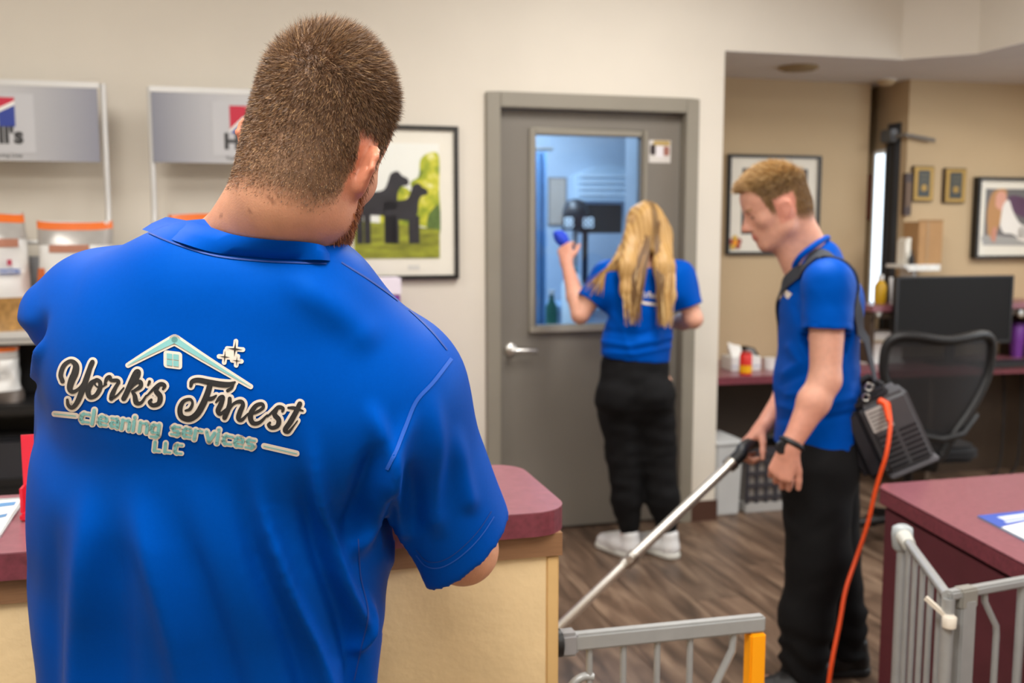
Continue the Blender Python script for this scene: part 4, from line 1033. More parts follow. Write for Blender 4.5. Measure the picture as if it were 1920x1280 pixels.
p = [gl_(0.165, GZ - 0.082), gl_(0.12, GZ - 0.08), gl_(0.07, GZ - 0.092), gl_(0.03, GZ - 0.125), gl_(0.012, GZ - 0.17), gl_(0.01, 0.06)]
part('curved_bar', MB().tube(catmull(p, 4), 0.0075, 8), M_silver, gt, smooth=True)
yp = MB().box(g1a - 0.0315, g1a - 0.001, g1b - 0.014, g1b + 0.014, 0.04, GZ - 0.030)
part('yellow_post', yp, M_yellow, gt, bev=0.003, label='yellow end post')

h0 = onz(1690, 992, GZ); h1 = onz(1776, 1108, GZ); h2 = onz(1920, 1082, GZ)
ex = dl_(h2[1] - 0.02) - 0.004
h2 = (h1[0] + (h2[0] - h1[0]) * 1.0, h1[1] + (h2[1] - h1[1]))
gt = thing('desk_gate', 'grey metal gate with open leaf beside the maroon desk', 'gate', ((h0[0] + h1[0]) / 2, h1[1], 0))
def ll(f, z): return (h1[0] + (h0[0] - h1[0]) * f, h1[1] + (h0[1] - h1[1]) * f, z)
def l2(f, z): return (h1[0] + (h2[0] - h1[0]) * f, h1[1] + (h2[1] - h1[1]) * f, z)
part('leaf_rail', MB().tube([ll(0.0, GZ - 0.008), ll(0.86, GZ - 0.008)], 0.010, 10), M_silver, gt, smooth=True)
part('leaf_bottom_rail', MB().tube([ll(0.0, 0.06), ll(1.0, 0.06)], 0.010, 10), M_silver, gt, smooth=True)
q = ll(0.97, GZ)
part('latch_housing', MB().lathe([(0.012, GZ - 0.05), (0.021, GZ - 0.04), (0.024, GZ - 0.01), (0.022, GZ + 0.008), (0.012, GZ + 0.014)], (q[0], q[1], 0), 18), mat('latch_grey', 'a9b0b2', 0.4), gt, smooth=True)
q2 = ll(0.87, GZ)
part('latch_sleeve', MB().tube([ll(0.80, GZ - 0.012), ll(0.97, GZ - 0.008)], [0.015, 0.019], 12), mat('latch_pale', 'c4c4bc', 0.4), gt, smooth=True)
for k, f in enumerate((0.12, 0.3, 0.47, 0.64, 0.80, 0.96)):
    part('bar', MB().tube([ll(f, 0.06), ll(f, GZ - 0.012)], 0.0115 if k == 5 else 0.0065, 8), M_silver, gt, smooth=True)
pp_ = l2(0.02, 0)
part('hinge_post', MB().tube([(pp_[0], pp_[1], 0.02), (pp_[0], pp_[1], GZ - 0.014)], 0.0125, 12), M_silver, gt, smooth=True)
pk = ll(0.02, GZ - 0.055)
part('release_knob', MB().lathe([(0.006, -0.014), (0.013, -0.012), (0.014, 0.008), (0.008, 0.012)], (pk[0] - 0.004, pk[1] - 0.018, pk[2]), 14), mat('knob_cream', 'd8cfc0', 0.5), gt, smooth=True)
part('release_lever', MB().bar((pk[0] - 0.004, pk[1] - 0.018, pk[2] + 0.004), (pk[0] - 0.03, pk[1] + 0.02, pk[2] + 0.035), 0.008, 0.008), mat('knob_cream', 'd8cfc0', 0.5), gt)
part('fixed_rail', MB().bar(l2(0.0, GZ - 0.008), l2(1.35, GZ - 0.008), 0.022, 0.018), M_silver, gt, bev=0.004)
part('rail_collar', MB().bar(l2(0.12, GZ - 0.018), l2(0.34, GZ - 0.018), 0.028, 0.04), mat('collar_grey', '8d8b84', 0.45), gt, bev=0.004)
part('wide_post', MB().bar(l2(0.23, 0.02), l2(0.23, GZ - 0.02), 0.034, 0.03), M_silver, gt, bev=0.003)
p = [l2(0.48, GZ - 0.016), l2(0.49, GZ - 0.035), l2(0.66, GZ - 0.09), l2(0.67, GZ - 0.11), l2(0.66, 0.06)]
part('bent_bar', MB().tube(p, 0.0065, 8), M_silver, gt, smooth=True)
part('bar', MB().tube([l2(0.985, 0.06), l2(0.985, GZ - 0.016)], 0.009, 8), M_silver, gt, smooth=True)
part('fixed_bottom_rail', MB().bar(l2(0.0, 0.05), l2(1.35, 0.05), 0.02, 0.02), M_silver, gt, bev=0.003)

# ================================================================== mesh office chair
cs = 4.5
ctr = P(1752, 900, 1.0)
cp = P(1712, 700, 4.5); cloc = Vector((cp.x, cp.y, 0))
crot = TH - math.radians(6)
oc = thing('office_chair', 'black mesh-back office chair at the back desk', 'chair', cloc, None, 'local', crot)
Mch = mat('chair_black', '141416', 0.5, var=0.1); Mfab = mat('chair_fabric', '1b1b1e', 0.9, var=0.1, bump=0.2, bscale=300)
def chair_mesh_mat():
    m = bpy.data.materials.new('chair_mesh'); m.use_nodes = True
    nt = m.node_tree; bs = nt.nodes['Principled BSDF']
    bs.inputs['Base Color'].default_value = (*lin('1c1c1f'), 1); bs.inputs['Roughness'].default_value = 0.6
    tc = nt.nodes.new('ShaderNodeTexCoord'); mp = nt.nodes.new('ShaderNodeMapping')
    nt.links.new(tc.outputs['Object'], mp.inputs[0]); mp.inputs['Scale'].default_value = (330, 1, 330)
    ck = nt.nodes.new('ShaderNodeTexChecker'); ck.inputs['Scale'].default_value = 1.0
    nt.links.new(mp.outputs[0], ck.inputs[0])
    mr = nt.nodes.new('ShaderNodeMapRange'); mr.inputs['To Min'].default_value = 0.8; mr.inputs['To Max'].default_value = 1.0
    nt.links.new(ck.outputs['Fac'], mr.inputs[0]); nt.links.new(mr.outputs[0], bs.inputs['Alpha'])
    return m
bw, bz0, bz1 = 0.25, 0.46, 0.99
prof = [(-0.03, bz0), (-0.08, 0.55), (-0.17, 0.67), (-bw + 0.01, 0.80), (-bw, 0.92), (-0.225, 0.975), (-0.16, bz1), (0.0, 0.97), (0.16, bz1), (0.225, 0.975), (bw, 0.92), (bw - 0.01, 0.80), (0.17, 0.67), (0.08, 0.55), (0.03, bz0), (0.0, bz0 - 0.01)]
loop = catmull(prof + [prof[0]], 5)
yb = lambda x, z: -0.20 - 0.10 * (z - bz0) + 0.9 * x * x
pts3 = [(x, yb(x, z), z) for x, z in loop]
part('back_frame', MB().tube(pts3, 0.021, 10, cap=False), Mch, oc, smooth=True)
nv = len(loop) - 1
mesh_b = MB()
cx, cz_ = 0.0, 0.72
vs = [(cx, yb(cx, cz_), cz_)]
rings = 6
for k in range(1, rings + 1):
    for i in range(nv):
        x = cx + (loop[i][0] - cx) * k / rings; z = cz_ + (loop[i][1] - cz_) * k / rings
        vs.append((x, yb(x, z), z))
fs = [(0, 1 + i, 1 + (i + 1) % nv) for i in range(nv)]
for k in range(rings - 1):
    for i in range(nv):
        fs.append((1 + k * nv + i, 1 + (k + 1) * nv + i, 1 + (k + 1) * nv + (i + 1) % nv, 1 + k * nv + (i + 1) % nv))
part('mesh_back', mesh_b.add(vs, fs), chair_mesh_mat(), oc, smooth=True)
part('lumbar_bar', MB().tube([(-0.2, yb(0.2, 0.62) - 0.0, 0.63), (-0.1, -0.24, 0.56), (0.0, -0.245, 0.54), (0.1, -0.24, 0.56), (0.2, yb(0.2, 0.62), 0.63)], 0.014, 8), Mch, oc, smooth=True)
part('seat', MB().prism(rrect(-0.25, 0.25, -0.2, 0.27, 0.1, 6), 0.42, 0.49), Mfab, oc, bev=0.02, seg=3)
part('back_bracket', MB().tube([(0, -0.22, 0.47), (0, -0.2, 0.41), (0, 0.0, 0.385)], 0.025, 10, flat=0.6), Mch, oc, smooth=True)
part('mechanism', MB().box(-0.09, 0.09, -0.1, 0.12, 0.36, 0.42), Mch, oc, bev=0.01)
part('gas_column', MB().lathe([(0.03, 0.1), (0.03, 0.24), (0.02, 0.24), (0.02, 0.36)], (0, 0, 0), 16), mat('column_dark', '2a2a2c', 0.3, 0.5), oc, smooth=True)
for k in range(5):
    an = math.radians(72 * k + 20)
    e = (0.29 * math.cos(an), 0.29 * math.sin(an))
    lg_ = part('base_leg', MB().tube([(0.02 * math.cos(an), 0.02 * math.sin(an), 0.13), (e[0], e[1], 0.075)], [0.026, 0.018], 8), Mch, oc, smooth=True)
    part('caster', MB().lathe([(0.022, -0.026), (0.027, -0.022), (0.027, 0.022), (0.022, 0.026)], (e[0], e[1], 0.028), 14, 'b'), M_black, lg_, smooth=True)
# cables below the desk at the right
x0, z0 = onb(1900, 720, 0.3)
for k, (dx, lab) in enumerate(((0.0, 'black cable hanging below the desk right of the office chair'), (0.12, 'black cable hanging below the desk nearest the photo edge'))):
    t = thing('cable', lab, 'cable', (x0 - 0.06 + dx, 0.32, 0.0))
    pts = [(x0 - 0.06 + dx, 0.32, 0.66), (x0 - 0.05 + dx, 0.31, 0.5), (x0 - 0.07 + dx, 0.28, 0.3), (x0 - 0.1 + dx, 0.26, 0.1), (x0 - 0.16 + dx, 0.27, 0.012)]
    part('lead', MB().tube(catmull(pts, 5), 0.006, 6), M_black, t, smooth=True)
    part('plug', MB().box(x0 - 0.19 + dx, x0 - 0.155 + dx, 0.255, 0.285, 0.0, 0.024), M_black, t, bev=0.003)
# ================================================================== bodies: smooth blended volumes turned into one continuous surface
class Field:
    def __init__(self, lo, hi, res):
        self.lo = np.array(lo, float); self.res = res
        n = np.ceil((np.array(hi, float) - self.lo) / res).astype(int) + 1
        self.ax = [self.lo[i] + res * np.arange(n[i]) for i in range(3)]
        self.v = np.full(n, 1.0, np.float32)
    def sub(self, lo, hi):
        sl = []
        for i in range(3):
            a = int(max(0, math.floor((lo[i] - self.lo[i]) / self.res))); b = int(min(len(self.ax[i]), math.ceil((hi[i] - self.lo[i]) / self.res) + 1))
            if b <= a: return None
            sl.append(slice(a, b))
        X, Y, Z = np.meshgrid(self.ax[0][sl[0]], self.ax[1][sl[1]], self.ax[2][sl[2]], indexing='ij')
        return tuple(sl), np.stack([X, Y, Z], -1).astype(np.float32)
    def put(self, sl, d, k, op):
        a = self.v[sl]
        if op == 'u':
            if k > 0:
                h = np.maximum(k - np.abs(a - d), 0) / k; a = np.minimum(a, d) - h * h * k * 0.25
            else: a = np.minimum(a, d)
        else:
            d = -d
            if k > 0:
                h = np.maximum(k - np.abs(a - d), 0) / k; a = np.maximum(a, d) + h * h * k * 0.25
            else: a = np.maximum(a, d)
        self.v[sl] = a
    def cone(self, a, b, ra, rb, k=0.02, flat=None, op='u'):
        a, b = np.array(a, float), np.array(b, float)
        m = max(ra, rb) * (max(1.0, flat[1]) if flat else 1.0) + k + 3 * self.res
        g = self.sub(np.minimum(a, b) - m, np.maximum(a, b) + m)
        if g is None: return self
        sl, p = g
        ba = b - a; pa = p - a.astype(np.float32)
        t = np.clip((pa @ ba.astype(np.float32)) / max(ba @ ba, 1e-9), 0, 1)
        q = pa - t[..., None] * ba.astype(np.float32); r = ra + (rb - ra) * t
        if flat is None:
            d = np.sqrt((q * q).sum(-1)) - r
        else:
            n, f = np.array(flat[0], float), flat[1]; n = n / np.linalg.norm(n)
            c = q @ n.astype(np.float32); q2 = (q * q).sum(-1) - c * c
            l = np.sqrt(np.maximum(q2 + (c / f) ** 2, 1e-10)); gr = np.sqrt(np.maximum(q2 + (c / (f * f)) ** 2, 1e-10)) / l
            d = (l - r) / np.maximum(gr, 0.3)
        self.put(sl, d.astype(np.float32), k, op); return self
    def chain(self, pts, rs, k=0.015, **kw):
        for i in range(len(pts) - 1): self.cone(pts[i], pts[i + 1], rs[i], rs[i + 1], k, **kw)
        return self
    def ell(self, c, r, R=None, k=0.02, op='u'):
        c = np.array(c, float); r = np.array(r, float); m = r.max() + k + 3 * self.res
        g = self.sub(c - m, c + m)
        if g is None: return self
        sl, p = g
        q = p - c.astype(np.float32)
        if R is not None: q = q @ np.array(R, np.float32)
        k0 = np.sqrt(((q / r) ** 2).sum(-1)); k1 = np.sqrt(((q / (r * r)) ** 2).sum(-1))
        d = k0 * (k0 - 1) / np.maximum(k1, 1e-6)
        self.put(sl, d.astype(np.float32), k, op); return self
    def cut(self, p, n, k=0.0):                 # keep the side the normal points away from
        p, n = np.array(p, float), np.array(n, float); n = n / np.linalg.norm(n)
        X = self.ax[0][:, None, None] * n[0] + self.ax[1][None, :, None] * n[1] + self.ax[2][None, None, :] * n[2] - p @ n
        self.v = np.maximum(self.v, X.astype(np.float32)); return self
    def cut_local(self, p, n, rad):             # the same, only within a ball
        p, n = np.array(p, float), np.array(n, float); n = n / np.linalg.norm(n)
        g = self.sub(p - rad, p + rad)
        if g is None: return self
        sl, q = g
        q = q - p.astype(np.float32)
        d = q @ n.astype(np.float32); w = (q * q).sum(-1) < rad * rad
        a = self.v[sl]; self.v[sl] = np.where(w, np.maximum(a, d), a); return self
    def mesh(self, smooth=2):
        v = self.v; res = self.res
        ins = v < 0
        nx, ny, nz = v.shape
        cnt = np.zeros((nx - 1, ny - 1, nz - 1), np.int8)
        for i in (0, 1):
            for j in (0, 1):
                for k in (0, 1): cnt += ins[i:nx - 1 + i, j:ny - 1 + j, k:nz - 1 + k]
        act = np.argwhere((cnt > 0) & (cnt < 8))
        idx = np.full(cnt.shape, -1, np.int64); idx[act[:, 0], act[:, 1], act[:, 2]] = np.arange(len(act))
        acc = np.zeros((len(act), 3)); num = np.zeros(len(act))
        cs = [(i, j, k) for i in (0, 1) for j in (0, 1) for k in (0, 1)]
        cv = {c: v[act[:, 0] + c[0], act[:, 1] + c[1], act[:, 2] + c[2]].astype(float) for c in cs}
        for c in cs:
            for ax in range(3):
                if c[ax] == 0:
                    e = list(c); e[ax] = 1; e = tuple(e)
                    a, b = cv[c], cv[e]; m = (a < 0) != (b < 0)
                    t = np.where(m, a / np.where(np.abs(a - b) < 1e-12, 1, a - b), 0)
                    pt = np.tile(np.array(c, float), (len(act), 1)); pt[:, ax] += t
                    acc[m] += pt[m]; num[m] += 1
        pos = self.lo + (act + acc / num[:, None]) * res
        faces = []
        for ax in range(3):
            o1, o2 = [(1, 2), (2, 0), (0, 1)][ax]
            s0 = [slice(None)] * 3; s1 = [slice(None)] * 3; s0[ax] = slice(0, -1); s1[ax] = slice(1, None)
            A, B = ins[tuple(s0)], ins[tuple(s1)]
            ch = np.argwhere(A != B)
            ok = (ch[:, o1] > 0) & (ch[:, o2] > 0) & (ch[:, o1] < v.shape[o1] - 1) & (ch[:, o2] < v.shape[o2] - 1)
            ch = ch[ok]
            fl_ = A[ch[:, 0], ch[:, 1], ch[:, 2]]
            def cell(d1, d2):
                q = ch.copy(); q[:, o1] -= d1; q[:, o2] -= d2
                return idx[q[:, 0], q[:, 1], q[:, 2]]
            q = np.stack([cell(1, 1), cell(0, 1), cell(0, 0), cell(1, 0)], 1)
            q[~fl_] = q[~fl_][:, ::-1]
            faces.append(q)
        f = np.concatenate(faces); f = f[(f >= 0).all(1)]
        return smooth_mesh(pos, f, smooth), f
def smooth_mesh(v, f, n):
    e = np.concatenate([f[:, [0, 1]], f[:, [1, 2]], f[:, [2, 3]], f[:, [3, 0]]])
    a = np.concatenate([e[:, 0], e[:, 1]]); b = np.concatenate([e[:, 1], e[:, 0]])
    deg = np.maximum(np.bincount(a, minlength=len(v)), 1)
    for it in range(n):
        for lam in (0.5, -0.52) if n > 2 else (0.5,):
            av = np.stack([np.bincount(a, weights=v[b, k], minlength=len(v)) for k in range(3)], 1) / deg[:, None]
            v = v + lam * (av - v)
    return v
def vnormals(v, f):
    n = np.cross(v[f[:, 2]] - v[f[:, 0]], v[f[:, 3]] - v[f[:, 1]])
    o = np.zeros_like(v)
    for k in range(4): np.add.at(o, f[:, k], n)
    return o / np.maximum(np.linalg.norm(o, axis=1, keepdims=True), 1e-12)
def sstep(a, b, x):
    t = np.clip((x - a) / (b - a), 0, 1); return t * t * (3 - 2 * t)
def np_mesh(name, v, f, m, parent, color=None, smooth=True, label=None, kind=None):
    bs = np.array(BASE[parent])
    me = bpy.data.meshes.new(name)
    v = (v - bs).astype(np.float32)
    w = f.shape[1]
    me.vertices.add(len(v)); me.vertices.foreach_set('co', v.ravel())
    me.loops.add(len(f) * w); me.loops.foreach_set('vertex_index', f.astype(np.int32).ravel())
    me.polygons.add(len(f)); me.polygons.foreach_set('loop_start', (np.arange(len(f)) * w).astype(np.int32))
    me.polygons.foreach_set('loop_total', np.full(len(f), w, np.int32))
    me.polygons.foreach_set('use_smooth', np.full(len(f), smooth, bool))
    me.update(calc_edges=True)
    if color is not None:
        at = me.color_attributes.new('col', 'FLOAT_COLOR', 'POINT')
        c = np.ones((len(v), 4), np.float32); c[:, :3] = color
        at.data.foreach_set('color', c.ravel())
    me.materials.append(m)
    o = bpy.data.objects.new(name, me); COL.objects.link(o); o.parent = parent; BASE[o] = BASE[parent]
    if label: o['label'] = label
    if kind: o['kind'] = kind
    return o
def wrinkle(v, n, amp, scale, seed, stretch=(1, 1, 1)):
    rg = np.random.default_rng(seed); s = np.zeros(len(v)); q = v * np.array(stretch)
    for k in range(7):
        d = rg.normal(size=3); d /= np.linalg.norm(d); fr = scale * (0.6 + 0.25 * k)
        s += np.sin(q @ d * fr + rg.uniform(0, 6.28) + 1.3 * np.sin(q @ rg.normal(size=3) * fr * 0.35)) / (1 + 0.3 * k)
    return v + n * (s * amp / 2.2)[:, None]
def project_px(v):
    q = v - np.array([0, 0, CAM_H])
    z = q[:, 1] * _ct - q[:, 2] * _st; y = q[:, 1] * _st + q[:, 2] * _ct
    return np.stack([960 + FPX * q[:, 0] / z, 640 - FPX * y / z], 1)
def seg_dist(p, pts):
    """distance to a polyline and the position 0..1 along it"""
    pts = np.array(pts, float); best = np.full(len(p), 1e9); pos = np.zeros(len(p))
    L = np.concatenate([[0], np.cumsum(np.linalg.norm(np.diff(pts, axis=0), axis=1))])
    for i in range(len(pts) - 1):
        a, b = pts[i], pts[i + 1]; ba = b - a
        t = np.clip(((p - a) @ ba) / (ba @ ba), 0, 1); d = np.linalg.norm(p - a - t[:, None] * ba, axis=1)
        m = d < best; best[m] = d[m]; pos[m] = (L[i] + t[m] * (L[i + 1] - L[i])) / L[-1]
    return best, pos
def frame_of(yaw, pitch, roll, fwd=(0, 1, 0)):
    """columns right, forward, up; yaw turns right, pitch looks down, roll tips the head to the right"""
    F0 = Vector(fwd).normalized(); R0 = F0.cross(Vector((0, 0, 1))).normalized(); U0 = Vector((0, 0, 1))
    y, p, r = map(math.radians, (yaw, pitch, roll))
    F = F0 * math.cos(y) + R0 * math.sin(y); R = R0 * math.cos(y) - F0 * math.sin(y)
    F1 = F * math.cos(p) - U0 * math.sin(p); U = U0 * math.cos(p) + F * math.sin(p)
    R2 = R * math.cos(r) - U * math.sin(r); U2 = U * math.cos(r) + R * math.sin(r)
    return np.array([R2, F1, U2]).T
def add_head(F, c, R, s=1.0, ear_flare=0.35, tall=1.0, ear_z=0.84):
    c = np.array(c, float); sv = np.array([s, s, s * tall])
    L = lambda x, y, z: c + R @ (np.array([x, y, z]) * sv)
    E = lambda p, r, k, op='u': F.ell(L(*p), np.array(r) * sv, R, k * s, op)
    E((0, -0.014, 0.035), (0.077, 0.097, 0.084), 0.0)
    E((0, -0.006, -0.012), (0.073, 0.084, 0.072), 0.03)
    E((0, -0.055, -0.03), (0.055, 0.045, 0.05), 0.03)
    E((0, 0.040, -0.045), (0.058, 0.052, 0.076), 0.03)
    E((0, 0.046, 0.036), (0.064, 0.048, 0.052), 0.03)
    for sx in (-1, 1):
        F.chain([L(sx * 0.058, -0.008, -0.045), L(sx * 0.054, 0.004, -0.078), L(sx * 0.022, 0.072, -0.106)], [0.018 * s, 0.019 * s, 0.016 * s], 0.028 * s)
        E((sx * 0.044, 0.058, -0.028), (0.022, 0.022, 0.02), 0.02)
    E((0, 0.079, -0.106), (0.022, 0.017, 0.018), 0.02)
    E((0, 0.078, -0.066), (0.03, 0.021, 0.03), 0.02)
    F.cone(L(-0.036, 0.082, 0.013), L(0.036, 0.082, 0.013), 0.011 * s, 0.011 * s, 0.014 * s)
    for sx in (-1, 1):
        E((sx * 0.032, 0.1, -0.007), (0.018, 0.016, 0.012), 0.012, 's')
        E((sx * 0.032, 0.076, -0.008), (0.015, 0.0145, 0.0125), 0.005)
    F.cone(L(0, 0.092, 0.0), L(0, 0.115, -0.036), 0.008 * s, 0.0115 * s, 0.012 * s)
    for sx in (-1, 1): E((sx * 0.012, 0.102, -0.042), (0.009, 0.011, 0.009), 0.008)
    E((0, 0.0965, -0.066), (0.022, 0.008, 0.0055), 0.006)
    E((0, 0.095, -0.0755), (0.019, 0.0085, 0.0065), 0.006)
    for sx in (-1, 1):
        def ep(y, z, o=0.0):
            return L(sx * (0.071 + ear_flare * max(0.0, 0.014 - y) * 0.9 + o), y * 0.95 - 0.006, z * ear_z - 0.022)
        hel = [(0.012, 0.006), (0.016, 0.022), (0.006, 0.034), (-0.009, 0.034), (-0.020, 0.022), (-0.021, 0.004), (-0.013, -0.014), (-0.006, -0.026), (0.004, -0.031), (0.010, -0.024)]
        F.chain([ep(y, z, 0.003) for y, z in hel], [0.004 * s, 0.0045 * s, 0.005 * s, 0.005 * s, 0.005 * s, 0.005 * s, 0.005 * s, 0.006 * s, 0.0065 * s, 0.005 * s], 0.004 * s)
        F.cone(ep(0.0, 0.022), ep(0.0, -0.012), 0.0065 * s, 0.0065 * s, 0.010 * s)
        F.cone(ep(-0.011, 0.022), ep(-0.008, -0.014), 0.006 * s, 0.006 * s, 0.008 * s)
        F.cone(ep(0.002, 0.028), ep(0.004, -0.02), 0.006 * s, 0.006 * s, 0.008 * s)
        F.cone(ep(0.014, -0.002), ep(0.013, -0.01), 0.0045 * s, 0.004 * s, 0.004 * s)
    return L
def to_local(v, c, R, s=1.0): return (v - np.array(c)) @ R / s
def hairmask(q, sideburn=True):
    ylim = np.array([-0.12, -0.06, -0.036, -0.022, -0.004, 0.012, 0.020, 0.034, 0.050, 0.062, 0.12])
    zlim = np.array([-0.082, -0.080, -0.066, -0.024, 0.0, 0.002, -0.03 if sideburn else 0.0, -0.02 if sideburn else 0.02, 0.045, 0.078, 0.084])
    lim = np.interp(q[:, 1], ylim, zlim)
    return sstep(lim - 0.010, lim + 0.026, q[:, 2])
def add_hand(F, wrist, d, pn, thumb_side, curls, scale=1.0, spread=0.12, thumb=(0.5, 0.5), r0=0.027):
    """d points along the hand, pn out of the palm, thumb_side towards the thumb"""
    w = Vector(wrist); d = Vector(d).normalized(); pn = Vector(pn); pn = (pn - d * pn.dot(d)).normalized()
    ts = d.cross(pn); ts = ts if ts.dot(Vector(thumb_side)) > 0 else -ts
    s = scale
    lens = [(0.042, 0.026, 0.021), (0.046, 0.029, 0.022), (0.042, 0.027, 0.022), (0.034, 0.021, 0.019)]
    offs = [0.030, 0.0105, -0.009, -0.027]; kl = [0.088, 0.092, 0.087, 0.079]
    for i in range(4):
        kn = w + d * kl[i] * s + ts * offs[i] * s
        F.cone(w + ts * offs[i] * 0.5 * s, kn, 0.0165 * s, 0.0115 * s, 0.014 * s)
        cur = kn; ang = 0.0; dd = (d + ts * (spread * (1.5 - i) / 1.5)).normalized(); rr = 0.0092 * s
        for j in range(3):
            ang += curls[i][j] if isinstance(curls[i], (tuple, list)) else curls[i] * (0.8 if j == 2 else 1.0)
            v = dd * math.cos(ang) + pn * math.sin(ang)
            nx = cur + v * lens[i][j] * s
            F.cone(cur, nx, rr, rr * 0.92, 0.003)
            cur = nx; rr *= 0.92
    b = w + d * 0.022 * s + ts * 0.022 * s + pn * 0.006 * s
    F.cone(w + d * 0.03 * s, b + d * 0.02 * s, 0.016 * s, 0.015 * s, 0.012 * s)
    v = (ts * math.cos(thumb[0]) + d * math.sin(thumb[0]) + pn * thumb[1]).normalized()
    p1 = b + v * 0.042 * s; v2 = (v + d * 0.5 + pn * thumb[1] * 0.5).normalized(); p2 = p1 + v2 * 0.03 * s
    v3 = (v2 + d * 0.25 + pn * thumb[1] * 0.4).normalized(); p3 = p2 + v3 * 0.024 * s
    F.chain([b, p1, p2, p3], [0.0145 * s, 0.0115 * s, 0.0105 * s, 0.0085 * s], 0.006 * s)
    F.cone(w - d * 0.02 * s, w + d * 0.02 * s, r0 * s, r0 * s, 0.012, flat=(pn, 0.72))
def strands(name, parent, roots, dirs, lens, width, cols, m, bend=None, seed=3, label=None):
    rg = np.random.default_rng(seed)
    n = len(roots)
    rnd = rg.normal(size=(n, 3)); side = np.cross(dirs, rnd); side /= np.maximum(np.linalg.norm(side, axis=1, keepdims=True), 1e-9)
    w = width if np.ndim(width) else np.full(n, width)
    a = roots - side * (w / 2)[:, None]; b = roots + side * (w / 2)[:, None]
    mid = roots + dirs * (lens * 0.55)[:, None]
    tip = roots + dirs * lens[:, None] + (bend * (lens * 0.35)[:, None] if bend is not None else 0)
    c = mid + side * (w * 0.35)[:, None]; d = mid - side * (w * 0.35)[:, None]
    v = np.stack([a, b, c, d, tip, tip + side * (w * 0.08)[:, None]], 1).reshape(-1, 3)
    i = np.arange(n)[:, None] * 6
    f = np.concatenate([i + np.array([[0, 1, 2, 3]]), i + np.array([[3, 2, 5, 4]])])
    col = np.repeat(cols, 6, axis=0)
    return np_mesh(name, v, f, m, parent, col, False, label)
def sample_surface(v, f, weight, n, seed=1):
    rg = np.random.default_rng(seed)
    fc = weight[f].mean(1); ar = np.linalg.norm(np.cross(v[f[:, 2]] - v[f[:, 0]], v[f[:, 3]] - v[f[:, 1]]), axis=1) * 0.5
    p = ar * fc; p /= p.sum()
    k = rg.choice(len(f), n, p=p); a, b = rg.random(n)[:, None], rg.random(n)[:, None]
    q = f[k]
    return (v[q[:, 0]] * (1 - a) + v[q[:, 1]] * a) * (1 - b) + (v[q[:, 3]] * (1 - a) + v[q[:, 2]] * a) * b, q[:, 0]
def mixc(a, b, t): return a + (b - a) * t[:, None]
LC = lambda h: np.array(lin(h))
M_skin = mat('skin', 'd9a184', 0.5, var=0.06, vscale=60, bump=0.15, bscale=500, sss=0.12, attr='col')
M_hair = mat('hair_strands', '5a432f', 0.5, attr='col', var=0.02, vscale=50)
M_shirt = mat('royal_blue_polyester', '004bb0', 0.58, var=0.03, vscale=300, bump=0.06, bscale=1500, spec=0.25)
M_shirt.node_tree.nodes['Principled BSDF'].inputs['Specular Tint'].default_value = (0.03, 0.4, 1.0, 1)
M_shirt_dark = mat('blue_seam', '0a3f98', 0.6)
M_shirt_light = mat('blue_stitch', '1c5ac2', 0.6)
M_pants = mat('black_trousers', '0e0e10', 0.85, var=0.08, vscale=20, bump=0.15, bscale=600, spec=0.25)
M_shoe_w = mat('white_sneaker', 'e4e5e6', 0.5, var=0.03)
M_shoe_k = mat('black_shoe', '141416', 0.5, var=0.1)
M_lw, M_lk, M_lt = mat('transfer_cream', 'eadfd2', 0.45), mat('transfer_black', '2b2b2d', 0.42), mat('transfer_teal', '86c6c6', 0.45)
def QY(px, py, Y):
    r = ray(px, py); return np.array(Vector((0, 0, CAM_H)) + r * (Y / r.y))
def bvh_of(v, f): return BVHTree.FromPolygons([Vector(x) for x in v], [tuple(map(int, q)) for q in f])
def onto(bv, px, py, off):
    r = ray(px, py).normalized(); h = bv.ray_cast(Vector((0, 0, CAM_H)), r)
    if h[0] is None: return None
    n = h[1] if h[1].dot(r) < 0 else -h[1]
    return h[0] + n * off
# ================================================================== the man in front, seen from behind
PA = lambda px, py, s: np.array(P(px, py, s))
m1base = (PA(400, 1280, 1.25)[0], PA(400, 1280, 1.25)[1] - 0.02, 0.0)
man1 = thing('person', 'man with cropped brown hair in a blue shirt, seen from behind at the counter', 'person', m1base, 'cleaners in blue shirts', 'world')
H1c, H1R = PA(598, 262, 1.12), frame_of(18, 14, 15)
HS1, HT1 = 0.865, 1.18
B = Field((-0.80, 0.85, -0.01), (0.20, 1.95, 1.78), 0.0045)
HL1 = add_head(B, H1c, H1R, HS1, 0.9, HT1, 0.76)
sk = HL1(0.004, -0.03, -0.06)
c7 = PA(500, 480, 1.20)
B.cone(sk, c7, 0.052, 0.058, 0.03)
B.cone(HL1(0, 0.0, -0.075), PA(545, 510, 1.22), 0.05, 0.055, 0.03)
B.cone(HL1(0.0, -0.035, -0.085), PA(395, 490, 1.20), 0.040, 0.040, 0.04)
B.cone(c7, PA(270, 560, 1.21), 0.058, 0.040, 0.03)
B.cone(c7, PA(690, 640, 1.21), 0.056, 0.040, 0.03)
yb_ = (0, 1, 0)
hipc = PA(388, 1420, 1.30)
B.cone(PA(430, 800, 1.22), PA(400, 1000, 1.265), 0.15, 0.15, 0.05, flat=(yb_, 0.5))
B.cone(PA(400, 1000, 1.265), hipc, 0.15, 0.15, 0.05, flat=(yb_, 0.5))
shR, elR, wrR = PA(742, 735, 1.22), PA(868, 1030, 1.325), PA(735, 935, 1.555)
shL, elL, wrL = PA(205, 610, 1.23), PA(172, 930, 1.42), PA(330, 900, 1.64)
